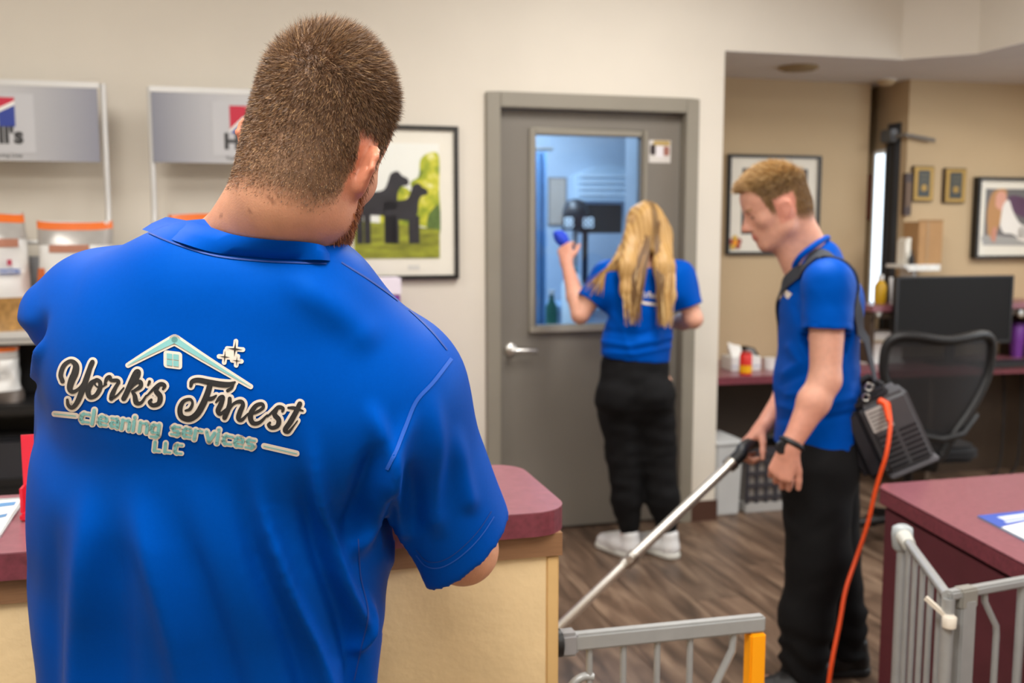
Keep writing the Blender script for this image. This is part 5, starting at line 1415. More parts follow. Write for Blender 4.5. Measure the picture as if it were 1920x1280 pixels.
for sh_, el_, wr_, ts, cv in ((shR, elR, wrR, (-1, 0, 0.2), 0.75), (shL, elL, wrL, (1, 0, 0.2), 0.35)):
    B.cone(sh_, el_, 0.056, 0.044, 0.03); B.chain([el_, el_ * 0.6 + wr_ * 0.4, wr_], [0.042, 0.043, 0.027], 0.02)
    d = Vector(wr_ - el_).normalized()
    d = (d + Vector((ts[0] * 0.5, 0.6, -0.25))).normalized()
    add_hand(B, wr_, d, (0, 0, -1), ts, [cv] * 4, 1.0, thumb=(0.8, 0.5))
ft = {}
for sx, key in ((-1, 'L'), (1, 'R')):
    hp = hipc + np.array([sx * 0.09, 0.0, -0.02]); kn = np.array([hipc[0] + sx * 0.11, hipc[1] + 0.02, 0.48]); an = np.array([hipc[0] + sx * 0.12, hipc[1] - 0.02, 0.09])
    B.chain([hp, kn, an], [0.085, 0.055, 0.04], 0.03); ft[key] = (hp, kn, an)
    B.cone(an + np.array([0, -0.02, -0.05]), an + np.array([sx * 0.03, 0.13, -0.06]), 0.03, 0.026, 0.02)
v, f = B.mesh(2)
q = to_local(v, H1c, H1R, HS1) / np.array([1, 1, HT1])
hd = (np.abs(q[:, 0]) < 0.12) & (q[:, 2] > -0.14) & (np.abs(q[:, 1]) < 0.14)
hm = hairmask(q + np.array([0, 0, 0.004]) * sstep(-0.02, -0.05, q[:, 1])[:, None]) * hd
ear = hd & (np.abs(q[:, 0]) > 0.0765) & (q[:, 1] > -0.06) & (q[:, 1] < 0.02) & (q[:, 2] > -0.06) & (q[:, 2] < 0.016)
hm = np.where(ear, 0, hm)
base = np.tile(LC('d69c7c'), (len(v), 1))
base = mixc(base, LC('cf7a5e'), 0.65 * ear)
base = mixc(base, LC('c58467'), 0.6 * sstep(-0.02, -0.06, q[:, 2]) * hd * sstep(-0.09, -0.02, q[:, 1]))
beard = sstep(-0.035, -0.065, q[:, 2] + 0.25 * (q[:, 1] - 0.03)) * sstep(0.0, 0.02, q[:, 1]) * hd * sstep(-0.2, -0.12, q[:, 2])
beard = np.maximum(beard, sstep(0.005, 0.015, q[:, 1]) * sstep(0.04, 0.03, q[:, 1]) * sstep(-0.09, -0.07, q[:, 2]) * sstep(0.02, 0.0, q[:, 2]) * hd * (np.abs(q[:, 0]) > 0.05))
beard = np.where(ear, 0, beard)
base = mixc(base, LC('8a5030'), 0.85 * beard)
scalp = LC('7a5d45')
base = mixc(base, scalp, 0.92 * hm)
rgm = np.random.default_rng(5)                    # a few moles on the nape
for (mx, my) in ((386, 398), (505, 372), (512, 380), (470, 395), (604, 349), (415, 405)):
    h = project_px(v); dd = np.hypot(h[:, 0] - mx, h[:, 1] - my)
    base = mixc(base, LC('8a5a44'), 0.6 * (dd < 3.2) * (v[:, 1] < H1c[1] + 0.05))
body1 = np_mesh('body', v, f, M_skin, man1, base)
bodyv, bodyf = v, f
vn = vnormals(v, f)
# cropped hair
wt = np.clip(hm, 0, 1) ** 1.3
roots, vi = sample_surface(v, f, wt, 52000, 2)
rq = q[vi]; nn = vn[vi]
comb = H1R @ np.array([0.0, 0.55, -0.35])
topness = sstep(0.02, 0.10, rq[:, 2])
swirl = np.cross(nn, H1R @ np.array([0.05, -0.6, 0.8]))
d = nn * (0.55 + 0.15 * topness)[:, None] + (H1R @ np.array([0, 0.1, -0.9]))[None] * (1 - topness)[:, None] * 0.6 + (H1R @ np.array([0.25, 0.9, 0.1]))[None] * topness[:, None] * 0.6 + swirl * 0.25
d += np.random.default_rng(4).normal(size=d.shape) * 0.22
d /= np.linalg.norm(d, axis=1, keepdims=True)
ln = (0.0035 + 0.0045 * sstep(-0.06, 0.03, rq[:, 2]) + 0.009 * topness) * np.random.default_rng(6).uniform(0.7, 1.2, len(rq))
pal = np.array([lin(x) for x in ('523c2a', '6a4e38', '836347', '9f7b57', 'c39c6e')])
ci = np.random.default_rng(8).choice(5, len(rq), p=[0.26, 0.3, 0.24, 0.14, 0.06])
strands('hair', man1, roots - nn * 0.0005, d, ln, 0.00055, pal[ci], M_hair, seed=9, label='closely cropped brown hair')
wb_ = np.clip(beard, 0, 1)
roots, vi = sample_surface(v, f, wb_, 9000, 3)
d = vn[vi] * 0.5 + (H1R @ np.array([0, 0.35, -0.9]))[None] + np.random.default_rng(14).normal(size=(len(vi), 3)) * 0.2
d /= np.linalg.norm(d, axis=1, keepdims=True)
pal = np.array([lin(x) for x in ('6b3a1e', '8a4f2a', 'a8673a')])
strands('beard', man1, roots, d, np.random.default_rng(15).uniform(0.004, 0.010, len(vi)), 0.0006, pal[np.random.default_rng(16).choice(3, len(vi))], M_hair, seed=10, label='reddish brown beard')

# ---- shirt
S = Field((-0.78, 0.92, 0.80), (0.14, 1.60, 1.62), 0.005)
lo_, md_, up_, tp_ = PA(388, 1500, 1.32), PA(392, 1100, 1.285), PA(400, 930, 1.245), PA(428, 815, 1.215)
S.cone(lo_, md_, 0.224, 0.218, 0.02, flat=(yb_, 0.47))
S.cone(md_, up_, 0.218, 0.212, 0.04, flat=(yb_, 0.52))
S.cone(up_, tp_, 0.212, 0.185, 0.05, flat=(yb_, 0.60))
nk = PA(475, 548, 1.195)
S.cone(PA(368, 526, 1.145), PA(588, 550, 1.138), 0.066, 0.068, 0.03)
S.cone(nk, PA(205, 596, 1.215), 0.072, 0.078, 0.05)
S.cone(nk, PA(730, 712, 1.215), 0.072, 0.074, 0.05)
S.cone(PA(270, 680, 1.215), PA(690, 765, 1.215), 0.10, 0.10, 0.05)
S.ell(PA(300, 670, 1.16), (0.11, 0.078, 0.12), None, 0.06)
S.ell(PA(610, 730, 1.16), (0.115, 0.078, 0.12), None, 0.06)
S.ell(PA(455, 660, 1.155), (0.12, 0.07, 0.11), None, 0.05)
axR = (elR - shR) / np.linalg.norm(elR - shR)
hemR = shR + axR * 0.245
nrR = axR + np.array([0.42, 0, 0])
S.cone(shR + np.array([0.004, 0, -0.002]), hemR + axR * 0.06, 0.076, 0.0735, 0.045)
axL = (elL - shL) / np.linalg.norm(elL - shL)
hemL = shL + axL * 0.25
S.cone(shL, hemL + axL * 0.06, 0.082, 0.076, 0.045)
S.cut_local(hemR, nrR, 0.15); S.cut_local(hemL, axL, 0.14)
S.cone(hemR - axR * 0.015, hemR + axR * 0.2, 0.056, 0.056, 0.0, op='s')
S.chain([PA(719, 890, 1.24), PA(723, 960, 1.25), PA(738, 1015, 1.26), PA(764, 1080, 1.27), PA(770, 1120, 1.27)], [0.003, 0.0065, 0.010, 0.014, 0.02], 0.0, flat=(yb_, 14), op='s')
S.cone(hemL - axL * 0.02, hemL + axL * 0.2, 0.068, 0.068, 0.0, op='s')
S.cut((0, 0, 0.83), (0, 0, -1))
v, f = S.mesh(3)
n = vnormals(v, f)
px = project_px(v)
fz = lambda pts: [(x * 0.6877, 400 + y * 0.6877) for x, y in pts]
front = sstep(0.1, -0.3, n[:, 1])
folds = [  # polylines in the photograph, half width in pixels, height in metres
    (fz([(845, 560), (860, 680), (885, 820), (930, 980), (985, 1110), (1000, 1200)]), 17, 0.0075),
    (fz([(800, 640), (830, 800), (880, 960), (930, 1100), (960, 1230), (970, 1400)]), 22, -0.0065),
    (fz([(690, 650), (715, 790), (760, 930), (810, 1060), (860, 1170), (905, 1300), (930, 1400)]), 18, 0.0070),
    (fz([(640, 700), (670, 850), (715, 990), (770, 1120), (820, 1260), (850, 1400)]), 24, -0.0055),
    (fz([(1150, 520), (1080, 640), (1030, 780), (985, 880), (955, 960)]), 22, 0.0070),
    (fz([(1040, 600), (1000, 720), (965, 830), (940, 900)]), 22, -0.0060),
    (fz([(1000, 500), (1040, 600), (1062, 690), (1045, 760)]), 20, 0.0050),
    (fz([(360, 690), (385, 840), (430, 1000), (480, 1180), (520, 1400)]), 34, 0.0055),
    (fz([(470, 720), (500, 880), (560, 1060), (620, 1240), (660, 1400)]), 34, -0.0045),
    (fz([(230, 680), (235, 850), (225, 1020), (215, 1200), (210, 1400)]), 34, 0.0060),
    (fz([(300, 760), (310, 950), (320, 1150), (325, 1400)]), 36, -0.0045),
    (fz([(150, 760), (140, 950), (140, 1150), (140, 1400)]), 28, -0.0045),
    (fz([(90, 130), (70, 260), (62, 330)]), 16, 0.004),
    (fz([(130, 250), (95, 330), (80, 420), (78, 500)]), 14, -0.006),
    (fz([(120, 330), (95, 400), (88, 470)]), 10, 0.005),
    (fz([(1180, 470), (1190, 600), (1180, 760), (1200, 900)]), 22, 0.0045),
    (fz([(1110, 650), (1130, 760), (1120, 880)]), 20, -0.004),
    (fz([(1240, 560), (1260, 700), (1290, 830)]), 20, 0.0035),
    (fz([(1070, 680), (1085, 800), (1110, 900)]), 12, 0.004),
    (fz([(985, 1010), (1010, 1090), (990, 1160), (960, 1220)]), 10, 0.005),
    (fz([(720, 150), (900, 250), (1040, 380)]), 40, 0.003),
]
disp = np.zeros(len(v))
for pts, w, amp in folds:
    dist, t = seg_dist(px, catmull(pts, 4)); w = w * 0.8
    disp += 2.5 * amp * np.exp(-(dist / w) ** 2) * sstep(0, 0.4, t) * sstep(1.0, 0.8 if pts[-1][1] < 1280 else 0.999, t)
v = v + n * (disp * front)[:, None]
v = wrinkle(v, n, 0.0005, 40, 21)
v = smooth_mesh(v, f, 1)
shirt1 = np_mesh('shirt', v, f, M_shirt, man1, label='royal blue crew neck shirt')
bv1 = bvh_of(v, f)

def surf_strip(bv, pts, w, off, n=8, closed=False):
    """a flat strip of width w pixels laid on a garment"""
    c = np.array(catmull(pts, n)); mb = MB(); vs, fs, row = [], [], []
    for i in range(len(c)):
        t = c[min(i + 1, len(c) - 1)] - c[max(i - 1, 0)]; t = t / max(np.linalg.norm(t), 1e-9); nn_ = np.array([-t[1], t[0]])
        ww = w[min(i, len(w) - 1)] if isinstance(w, (list, np.ndarray)) else w
        a = onto(bv, *(c[i] - nn_ * ww / 2), off); b = onto(bv, *(c[i] + nn_ * ww / 2), off)
        if a is None or b is None: row.append(None); continue
        row.append(len(vs)); vs += [a, b]
    for i in range(len(row) - 1):
        if row[i] is not None and row[i + 1] is not None: fs.append((row[i], row[i] + 1, row[i + 1] + 1, row[i + 1]))
    return mb.add(vs, fs)
# seams and stitching on the shirt
part('sleeve_seam', surf_strip(bv1, [(846, 672), (812, 716), (780, 752), (760, 800), (742, 846), (726, 880)], 7, 0.0008), M_shirt_light, shirt1, smooth=True)
part('shoulder_seam', surf_strip(bv1, [(640, 492), (700, 530), (760, 575), (806, 618), (838, 656)], 3, 0.0008), M_shirt_dark, shirt1, smooth=True)
part('hem_stitch', surf_strip(bv1, [(926, 968), (905, 1000), (880, 1028), (850, 1052), (822, 1064), (798, 1060), (780, 1040)], 2.2, 0.0006), M_shirt_light, shirt1, smooth=True)
part('hem_stitch', surf_strip(bv1, [(921, 958), (900, 990), (875, 1018), (846, 1042), (820, 1053), (798, 1050), (780, 1030)], 1.6, 0.0006), M_shirt_dark, shirt1, smooth=True)
part('side_seam', surf_strip(bv1, [(672, 1010), (676, 1080), (690, 1150), (676, 1220), (664, 1275)], 2.5, 0.0006), M_shirt_dark, shirt1, smooth=True)
# collar: a band standing around the neck
bvb = bvh_of(bodyv, bodyf)
def first_hit(px_, py_, off):
    a, b = onto(bv1, px_, py_, off), onto(bvb, px_, py_, off)
    c = [x for x in (a, b) if x is not None]
    return min(c, key=lambda x: x.y) if c else None
cup = [(312, 406), (370, 424), (440, 437), (510, 445), (570, 449), (604, 456)]
clo = [(268, 428), (330, 453), (400, 474), (480, 484), (550, 488), (616, 490)]
lo3 = [first_hit(x, y, 0.0015) for x, y in clo]; up3 = [first_hit(x, y, 0.0035) for x, y in cup]
lo3[0] = lo3[0] or Vector(PA(268, 430, 1.15)); up3[0] = Vector(PA(312, 407, lo3[0].y * 1.02))
for i_ in range(6):
    if lo3[i_] is None: lo3[i_] = Vector(PA(*clo[i_], 1.14))
    if up3[i_] is None or abs(up3[i_].y - lo3[i_].y) > 0.05: up3[i_] = Vector(PA(*cup[i_], lo3[i_].y + 0.012))
fr = [PA(640, 500, 1.21), PA(628, 520, 1.27), PA(560, 535, 1.31), PA(450, 520, 1.31), PA(345, 475, 1.27), PA(285, 436, 1.21)]
fru = [PA(622, 474, 1.21), PA(606, 500, 1.255), PA(550, 512, 1.29), PA(455, 495, 1.29), PA(362, 450, 1.25), PA(318, 412, 1.20)]
lo3 += [Vector(x) for x in fr]; up3 += [Vector(x) for x in fru]
loC = catmull([tuple(x) for x in lo3] + [tuple(lo3[0])], 6)[:-1]; upC = catmull([tuple(x) for x in up3] + [tuple(up3[0])], 6)[:-1]
cen = np.mean(np.array(loC), axis=0)
vs, fs = [], []
nR = len(loC)
for a_, b_ in zip(loC, upC):
    rad = a_ - cen; rad[2] = 0; rad /= np.linalg.norm(rad)
    m_ = (a_ + b_) / 2 + rad * 0.0025
    vs += [a_ + rad * 0.001, m_ + rad * 0.001, b_ + rad * 0.001, b_ - rad * 0.003, a_ - rad * 0.004]
for i_ in range(nR):
    for k in range(5):
        fs.append((i_ * 5 + k, i_ * 5 + (k + 1) % 5, ((i_ + 1) % nR) * 5 + (k + 1) % 5, ((i_ + 1) % nR) * 5 + k))
part('collar_band', MB().add(vs, fs), M_shirt, shirt1, smooth=True, label='ribbed crew neck collar')
part('collar_seam', surf_strip(bv1, [(272, 434), (330, 458), (400, 479), (480, 489), (550, 493), (612, 495)], 3, 0.0012), M_shirt_dark, shirt1, smooth=True)

# ---- trousers and shoes, below the frame
T = Field((-0.75, 0.95, 0.0), (0.05, 1.55, 0.95), 0.009)
T.cone(hipc + np.array([0, 0, 0.05]), hipc + np.array([0, 0, -0.04]), 0.165, 0.165, 0.03, flat=(yb_, 0.5))
for key in 'LR':
    hp, kn, an = ft[key]; T.chain([hp, kn, an + np.array([0, 0, 0.03])], [0.09, 0.085, 0.075], 0.04)
T.cut((0, 0, 0.06), (0, 0, -1))
v, f = T.mesh(2); v = wrinkle(v, vnormals(v, f), 0.004, 30, 4)
np_mesh('trousers', v, f, M_pants, man1)
def shoe(name, parent, heel, toe, m, ms, w=0.046, h=0.075, up=0.10, label=None):
    heel, toe = np.array(heel, float), np.array(toe, float); d = (toe - heel); L = np.linalg.norm(d[:2]); d = d / np.linalg.norm(d)
    lo = np.minimum(heel, toe) - 0.09; hi = np.maximum(heel, toe) + 0.16; lo[2] = -0.01
    F = Field(lo, hi, 0.005)
    z = np.array([0, 0, 1.0])
    F.cone(heel + d * 0.045 + z * 0.045, heel + d * 0.12 + z * 0.05, 0.040, 0.042, 0.02)
    F.cone(heel + d * 0.12 + z * 0.05, toe - d * 0.045 + z * 0.034, 0.044, 0.036, 0.03)
    F.cone(heel + d * 0.045 + z * 0.05, heel + d * 0.05 + z * up, 0.037, 0.040, 0.02)
    F.cone(heel + d * 0.05 + z * (up - 0.01), heel + d * 0.05 + z * (up + 0.05), 0.030, 0.030, 0.0, op='s')
    F.cut((0, 0, 0.012), (0, 0, -1))
    v, f = F.mesh(2)
    o = np_mesh(name, v, f, m, parent, label=label)
    G = Field(lo, hi, 0.005)
    G.cone(heel + d * 0.042 + z * 0.015, toe - d * 0.042 + z * 0.015, 0.044, 0.041, 0.01)
    G.cut((0, 0, 0.001), (0, 0, -1)); G.cut((0, 0, 0.026), (0, 0, 1))
    v, f = G.mesh(1)
    np_mesh('sole', v, f, ms, o)
    lc = MB()
    sd = np.cross(d, z)
    for k in range(4):
        p = heel + d * (0.125 + 0.022 * k) + z * (0.097 - 0.0075 * k)
        lc.tube([p - sd * 0.02, p + z * 0.003, p + sd * 0.02], 0.003, 6)
    l_ = part('laces', lc, ms, o, smooth=True); l_['kind'] = 'stuff'
    return o
for key, sx in (('L', -1), ('R', 1)):
    hp, kn, an = ft[key]
    shoe('shoe', man1, (an[0], an[1] - 0.07, 0), (an[0] + sx * 0.04, an[1] + 0.21, 0), M_shoe_k, M_shoe_k)
# ---- the printed logo on the back of the shirt (traced strokes laid on the cloth)
def zl(p): return (80 + p[0] * 0.28125, 600 + p[1] * 0.28125)
def stroke_mesh(bv, strokes, grow, off, n=7):
    """strokes: list of [(x, y, width), ...] in logo units; grow widens them (outline)"""
    mb = MB()
    for st_ in strokes:
        c = np.array(catmull(st_, n)) if len(st_) > 2 else np.array([np.array(st_[0]) * (1 - t) + np.array(st_[1]) * t for t in np.linspace(0, 1, 7)])
        row, vs, fs = [], [], []
        for i in range(len(c)):
            t = c[min(i + 1, len(c) - 1), :2] - c[max(i - 1, 0), :2]; t = t / max(np.linalg.norm(t), 1e-9); nn_ = np.array([-t[1], t[0]])
            w = max(c[i, 2], 2) / 2 + grow
            pts = [onto(bv, *zl(c[i, :2] + nn_ * w * k), off) for k in (-1, 0, 1)]
            if any(x is None for x in pts): continue
            k0 = len(vs); vs += pts
            if row: fs += [(row[-1], row[-1] + 1, k0 + 1, k0), (row[-1] + 1, row[-1] + 2, k0 + 2, k0 + 1)]
            row.append(k0)
        mb.add(vs, fs)
        for i in (0, len(c) - 1):                  # round ends
            w = max(c[i, 2], 2) / 2 + grow
            ctr_ = onto(bv, *zl(c[i, :2]), off)
            if ctr_ is None: continue
            rim = [onto(bv, *zl(c[i, :2] + w * np.array([math.cos(a_), math.sin(a_)])), off) for a_ in np.linspace(0, 2 * math.pi, 14, endpoint=False)]
            if any(x is None for x in rim): continue
            mb.add([ctr_] + rim, [(0, 1 + k, 1 + (k + 1) % 14) for k in range(14)])
    return mb
LOGO = {}
# script lettering: 'York's' and 'Finest'
LOGO['Y'] = [[(140, 405, 30), (128, 360, 30), (150, 300, 28), (195, 272, 26), (228, 300, 40), (222, 350, 46), (198, 405, 44), (188, 455, 36), (212, 475, 26), (258, 445, 20), (298, 380, 22), (328, 300, 32), (338, 278, 30)],
             [(326, 300, 30), (300, 380, 36), (268, 470, 38), (236, 545, 32), (204, 580, 28), (178, 562, 24), (172, 528, 18)]]
LOGO['o'] = [[(362, 398, 26), (330, 420, 34), (308, 470, 36), (322, 510, 30), (358, 500, 28), (386, 455, 30), (388, 412, 28), (362, 396, 24), (352, 424, 12), (385, 448, 12), (430, 425, 12)]]
LOGO['r'] = [[(418, 425, 14), (432, 390, 26), (452, 378, 28), (462, 398, 24), (500, 400, 26), (512, 412, 22), (494, 440, 24), (470, 490, 32), (462, 520, 30)], [(462, 520, 24), (500, 500, 14), (545, 450, 12)]]
LOGO['k'] = [[(545, 520, 34), (570, 470, 36), (600, 400, 36), (628, 345, 34), (646, 345, 26), (640, 380, 20), (600, 440, 14), (580, 475, 12)],
             [(578, 470, 14), (620, 420, 24), (654, 410, 30), (656, 440, 28), (618, 466, 20), (600, 474, 14), (618, 500, 30), (628, 545, 34), (660, 548, 22), (694, 500, 12)]]
LOGO["'"] = [[(716, 408, 20), (706, 432, 12)]]
LOGO['s'] = [[(700, 500, 12), (752, 448, 22), (790, 425, 30), (816, 435, 26), (806, 458, 16)], [(772, 440, 24), (760, 470, 34), (786, 505, 36), (778, 550, 32), (740, 565, 28), (716, 545, 24), (728, 528, 18)]]
LOGO['F'] = [[(990, 438, 20), (1000, 408, 30), (1040, 398, 34), (1110, 412, 38), (1180, 425, 40), (1240, 428, 36), (1284, 412, 14)], [(1278, 420, 10), (1262, 450, 20), (1236, 468, 22)],
             [(1120, 425, 36), (1100, 490, 40), (1070, 560, 42), (1030, 625, 42), (980, 655, 40), (930, 640, 36), (918, 590, 34), (940, 540, 26), (985, 525, 20), (1002, 550, 18), (985, 590, 22), (955, 600, 14)], [(1080, 525, 20), (1130, 520, 28), (1160, 500, 12)]]
LOGO['i'] = [[(1158, 545, 12), (1186, 515, 28), (1206, 512, 26), (1190, 560, 34), (1172, 600, 34), (1188, 622, 26), (1226, 590, 14)]]
LOGO['n'] = [[(1250, 520, 26), (1246, 570, 32), (1222, 630, 34), (1215, 648, 30)], [(1226, 630, 14), (1270, 560, 18), (1318, 540, 28), (1338, 560, 28), (1318, 610, 34), (1308, 650, 32), (1330, 662, 24), (1372, 620, 12)]]
LOGO['e'] = [[(1372, 630, 12), (1430, 610, 20), (1472, 580, 22), (1462, 556, 24), (1420, 572, 30), (1388, 630, 36), (1402, 680, 32), (1446, 680, 24), (1500, 630, 12)]]
LOGO['s2'] = [[(1500, 640, 12), (1546, 600, 22), (1576, 578, 28), (1604, 586, 24), (1600, 606, 16)], [(1562, 594, 22), (1548, 626, 32), (1576, 662, 34), (1566, 702, 30), (1530, 714, 26), (1508, 696, 22), (1518, 680, 16)]]
LOGO['t'] = [[(1716, 555, 32), (1690, 610, 34), (1650, 680, 36), (1618, 728, 32), (1640, 742, 22), (1672, 706, 12), (1700, 668, 8)], [(1640, 582, 16), (1680, 584, 24), (1736, 602, 12)]]
# block lettering
BLK = {
 'c': [[(1, 0.12), (0.3, 0.10), (0.1, 0.3), (0.1, 0.7), (0.3, 0.9), (1, 0.88)]],
 'l': [[(0.3, -0.42), (0.3, 0.98)]],
 'e': [[(0.2, 0.5), (0.9, 0.5), (0.9, 0.25), (0.7, 0.10), (0.3, 0.10), (0.1, 0.3), (0.1, 0.7), (0.3, 0.9), (0.95, 0.9)]],
 'a': [[(0.1, 0.1), (0.7, 0.1), (0.9, 0.3), (0.9, 0.95)], [(0.9, 0.5), (0.3, 0.5), (0.1, 0.68), (0.3, 0.9), (0.9, 0.9)]],
 'n': [[(0.1, 1), (0.1, 0.1)], [(0.1, 0.15), (0.7, 0.10), (0.9, 0.3), (0.9, 1)]],
 'i': [[(0.3, 0.05), (0.3, 1)], [(0.3, -0.35), (0.3, -0.30)]],
 'g': [[(0.9, 0.1), (0.3, 0.1), (0.1, 0.3), (0.1, 0.65), (0.3, 0.85), (0.9, 0.85)], [(0.9, 0.05), (0.9, 1.1), (0.7, 1.3), (0.15, 1.3)]],
 's': [[(0.95, 0.1), (0.3, 0.1), (0.12, 0.28), (0.3, 0.48), (0.7, 0.52), (0.9, 0.7), (0.7, 0.9), (0.05, 0.9)]],
 'r': [[(0.1, 1), (0.1, 0.1)], [(0.1, 0.2), (0.4, 0.1), (0.85, 0.1)]],
 'v': [[(0.05, 0.05), (0.5, 0.95)], [(0.95, 0.05), (0.5, 0.95)]],
 'L': [[(0.15, -0.3), (0.15, 0.9), (0.9, 0.9)]],
 'C': [[(1, -0.25), (0.35, -0.25), (0.12, -0.05), (0.12, 0.7), (0.35, 0.9), (1, 0.9)]],
}
def lin_stroke(pts, w):
    out = []
    for i in range(len(pts) - 1):
        out.append([(*pts[i], w), (*pts[i + 1], w)])
    return out
def block(word, p0, p1, h, cw, gap, w, narrow='li'):
    """letters along the line p0 -> p1 (baseline of the x-height top)"""
    d = np.array(p1, float) - np.array(p0, float); d /= np.linalg.norm(d); dn = np.array([-d[1], d[0]])
    x = 0.0; res = []
    for ch in word:
        if ch == ' ': x += cw * 0.62; continue
        ww = cw * (0.42 if ch in narrow else 1.0)
        for st_ in BLK[ch]:
            pts = [tuple(np.array(p0) + d * (x + (u if ch not in narrow else u / 0.6 * 0.42) * ww) + dn * (v_ * h)) for u, v_ in st_]
            for i_ in range(len(pts) - 1):
                hor = abs(st_[i_ + 1][0] - st_[i_][0]) > 1.2 * abs(st_[i_ + 1][1] - st_[i_][1])
                ww_ = w * (0.62 if hor else 1.0)
                res.append([(*pts[i_], ww_), (*pts[i_ + 1], ww_)])
        x += ww + gap
    return res, x
clean, _ = block('cleaning', (264, 612), (808, 697), 66, 60, 17, 22)
serv, _ = block('services', (866, 696), (1436, 797), 66, 60, 17, 22)
llc, _ = block('LLC', (744, 822), (925, 842), 48, 50, 20, 20)
bars = [[(85, 622, 7), (226, 636, 7)], [(1478, 836, 7), (1694, 886, 7)]]
roof = [[(572, 300, 6), (720, 216, 26), (882, 130, 44)], [(882, 130, 44), (1100, 268, 26), (1388, 442, 5)]]
winp = [[(848, 232, 0), (895, 240, 0)]]
blk = MB
logo_root = {}
big = [s_ for k in LOGO for s_ in LOGO[k]]
part('logo_outline', stroke_mesh(bv1, big, 17, 0.0010), M_lw, shirt1, smooth=True, label="cream outline of the printed script lettering")
part('logo_script', stroke_mesh(bv1, big, 0, 0.0016), M_lk, shirt1, smooth=True, label="black script lettering York's Finest")
part('logo_outline', stroke_mesh(bv1, clean + serv, 13, 0.0010, 3), M_lw, shirt1, smooth=True)
part('logo_lettering', stroke_mesh(bv1, clean + serv, 0, 0.0016, 3), M_lt, shirt1, smooth=True, label='teal lettering cleaning services')
part('logo_outline', stroke_mesh(bv1, llc, 11, 0.0010, 3), M_lw, shirt1, smooth=True)
part('logo_lettering', stroke_mesh(bv1, llc, 0, 0.0016, 3), M_lt, shirt1, smooth=True, label='teal lettering LLC')
for b_ in bars:
    part('logo_bar', stroke_mesh(bv1, [b_], 17, 0.0010), M_lw, shirt1); part('logo_bar', stroke_mesh(bv1, [b_], 0, 0.0016), M_lt, shirt1)
part('logo_roof', stroke_mesh(bv1, roof, 15, 0.0010), M_lw, shirt1, smooth=True); part('logo_roof', stroke_mesh(bv1, roof, -1, 0.0016), M_lt, shirt1, smooth=True)
def quad_on(q, nu=4):
    mb = MB(); q = [np.array(x, float) for x in q]
    mb.grid(lambda u, v_: onto(bv1, *zl((q[0] * (1 - u) + q[1] * u) * (1 - v_) + (q[3] * (1 - u) + q[2] * u) * v_), 0.0010), nu, nu)
    return mb
def rr_on(pts, off):
    ctr_ = np.mean(np.array(pts), axis=0)
    ring_ = [onto(bv1, *zl(p), off) for p in pts]
    return MB().add([onto(bv1, *zl(ctr_), off)] + ring_, [(0, 1 + k, 1 + (k + 1) % len(ring_)) for k in range(len(ring_))])
sk_ = lambda x, y: (870 + (x) + 0.0 * y, 264 + y + 0.12 * x)
part('logo_window', rr_on([sk_(x, y) for x, y in rrect(-62, 62, -58, 58, 22, 4)], 0.0010), M_lw, shirt1)
for (x, y) in ((-40, -40), (3, -40), (-40, 3), (3, 3)):
    part('logo_pane', rr_on([sk_(u, v_) for u, v_ in ((x, y), (x + 37, y), (x + 37, y + 37), (x, y + 37))], 0.0016), M_lt, shirt1)
def star(cx_, cy_, r_, m, off, fat):
    pts = []
    for k in range(8):
        rr_ = r_ if k % 2 == 0 else r_ * fat
        an = math.pi / 4 * k - math.pi / 2 + 0.1
        pts.append((cx_ + rr_ * math.cos(an), cy_ + rr_ * math.sin(an)))
    return rr_on(pts, off)
for (cx_, cy_, r_) in ((1284, 192, 52), (1216, 244, 38), (1296, 270, 30)):
    cross = [[(cx_ - r_, cy_ - 3, 4), (cx_ + r_, cy_ + 4, 4)], [(cx_ + 6, cy_ - r_, 4), (cx_ - 4, cy_ + r_, 4)]]
    part('logo_sparkle', stroke_mesh(bv1, cross, 14, 0.0010), M_lw, shirt1)
    part('logo_sparkle', star(cx_, cy_, r_, M_lk, 0.0016, 0.16), M_lk, shirt1)
part('logo_sparkle', rr_on([(1225, 205), (1285, 200), (1290, 262), (1240, 262)], 0.00105), M_lw, shirt1)
# ================================================================== the woman wiping the door window
YW = 4.28
Fw = Vector((-0.26, 0.97, 0)).normalized()
def q2(px, py, dy=0.0): return QY(px, py, YW + dy)
fl_l, fl_r = q2(1178, 1040), q2(1252, 1034, -0.02)
wom = thing('person', 'woman with long blonde hair wiping the door window', 'person', (q2(1205, 1040)[0], YW, 0.0), 'cleaners in blue shirts', 'world')
HW, HWs = q2(1208, 430, 0.03), 0.92
RW = frame_of(4, 6, 0, Fw)
B = Field((0.0, 3.85, -0.01), (0.95, 4.75, 1.64), 0.0055)
LW = add_head(B, HW, RW, HWs, 0.3)
nkw = q2(1206, 505, 0.0)
B.cone(LW(0, -0.02, -0.07), nkw, 0.045, 0.05, 0.03)
sLw, sRw = q2(1140, 518, 0.0), q2(1272, 518, 0.0)
B.cone(nkw, sLw, 0.05, 0.045, 0.03); B.cone(nkw, sRw, 0.05, 0.045, 0.03)
chest, waist, hip = q2(1204, 570), q2(1194, 650), q2(1192, 715)
B.cone(chest, waist, 0.125, 0.115, 0.05, flat=(Fw, 0.7)); B.cone(waist, hip, 0.115, 0.125, 0.05, flat=(Fw, 0.75))
eLw, wLw = q2(1088, 590, -0.02), q2(1062, 492, 0.16)
B.cone(sLw, eLw, 0.046, 0.038, 0.02); B.chain([eLw, eLw * 0.65 + wLw * 0.35, wLw], [0.038, 0.039, 0.024], 0.015)
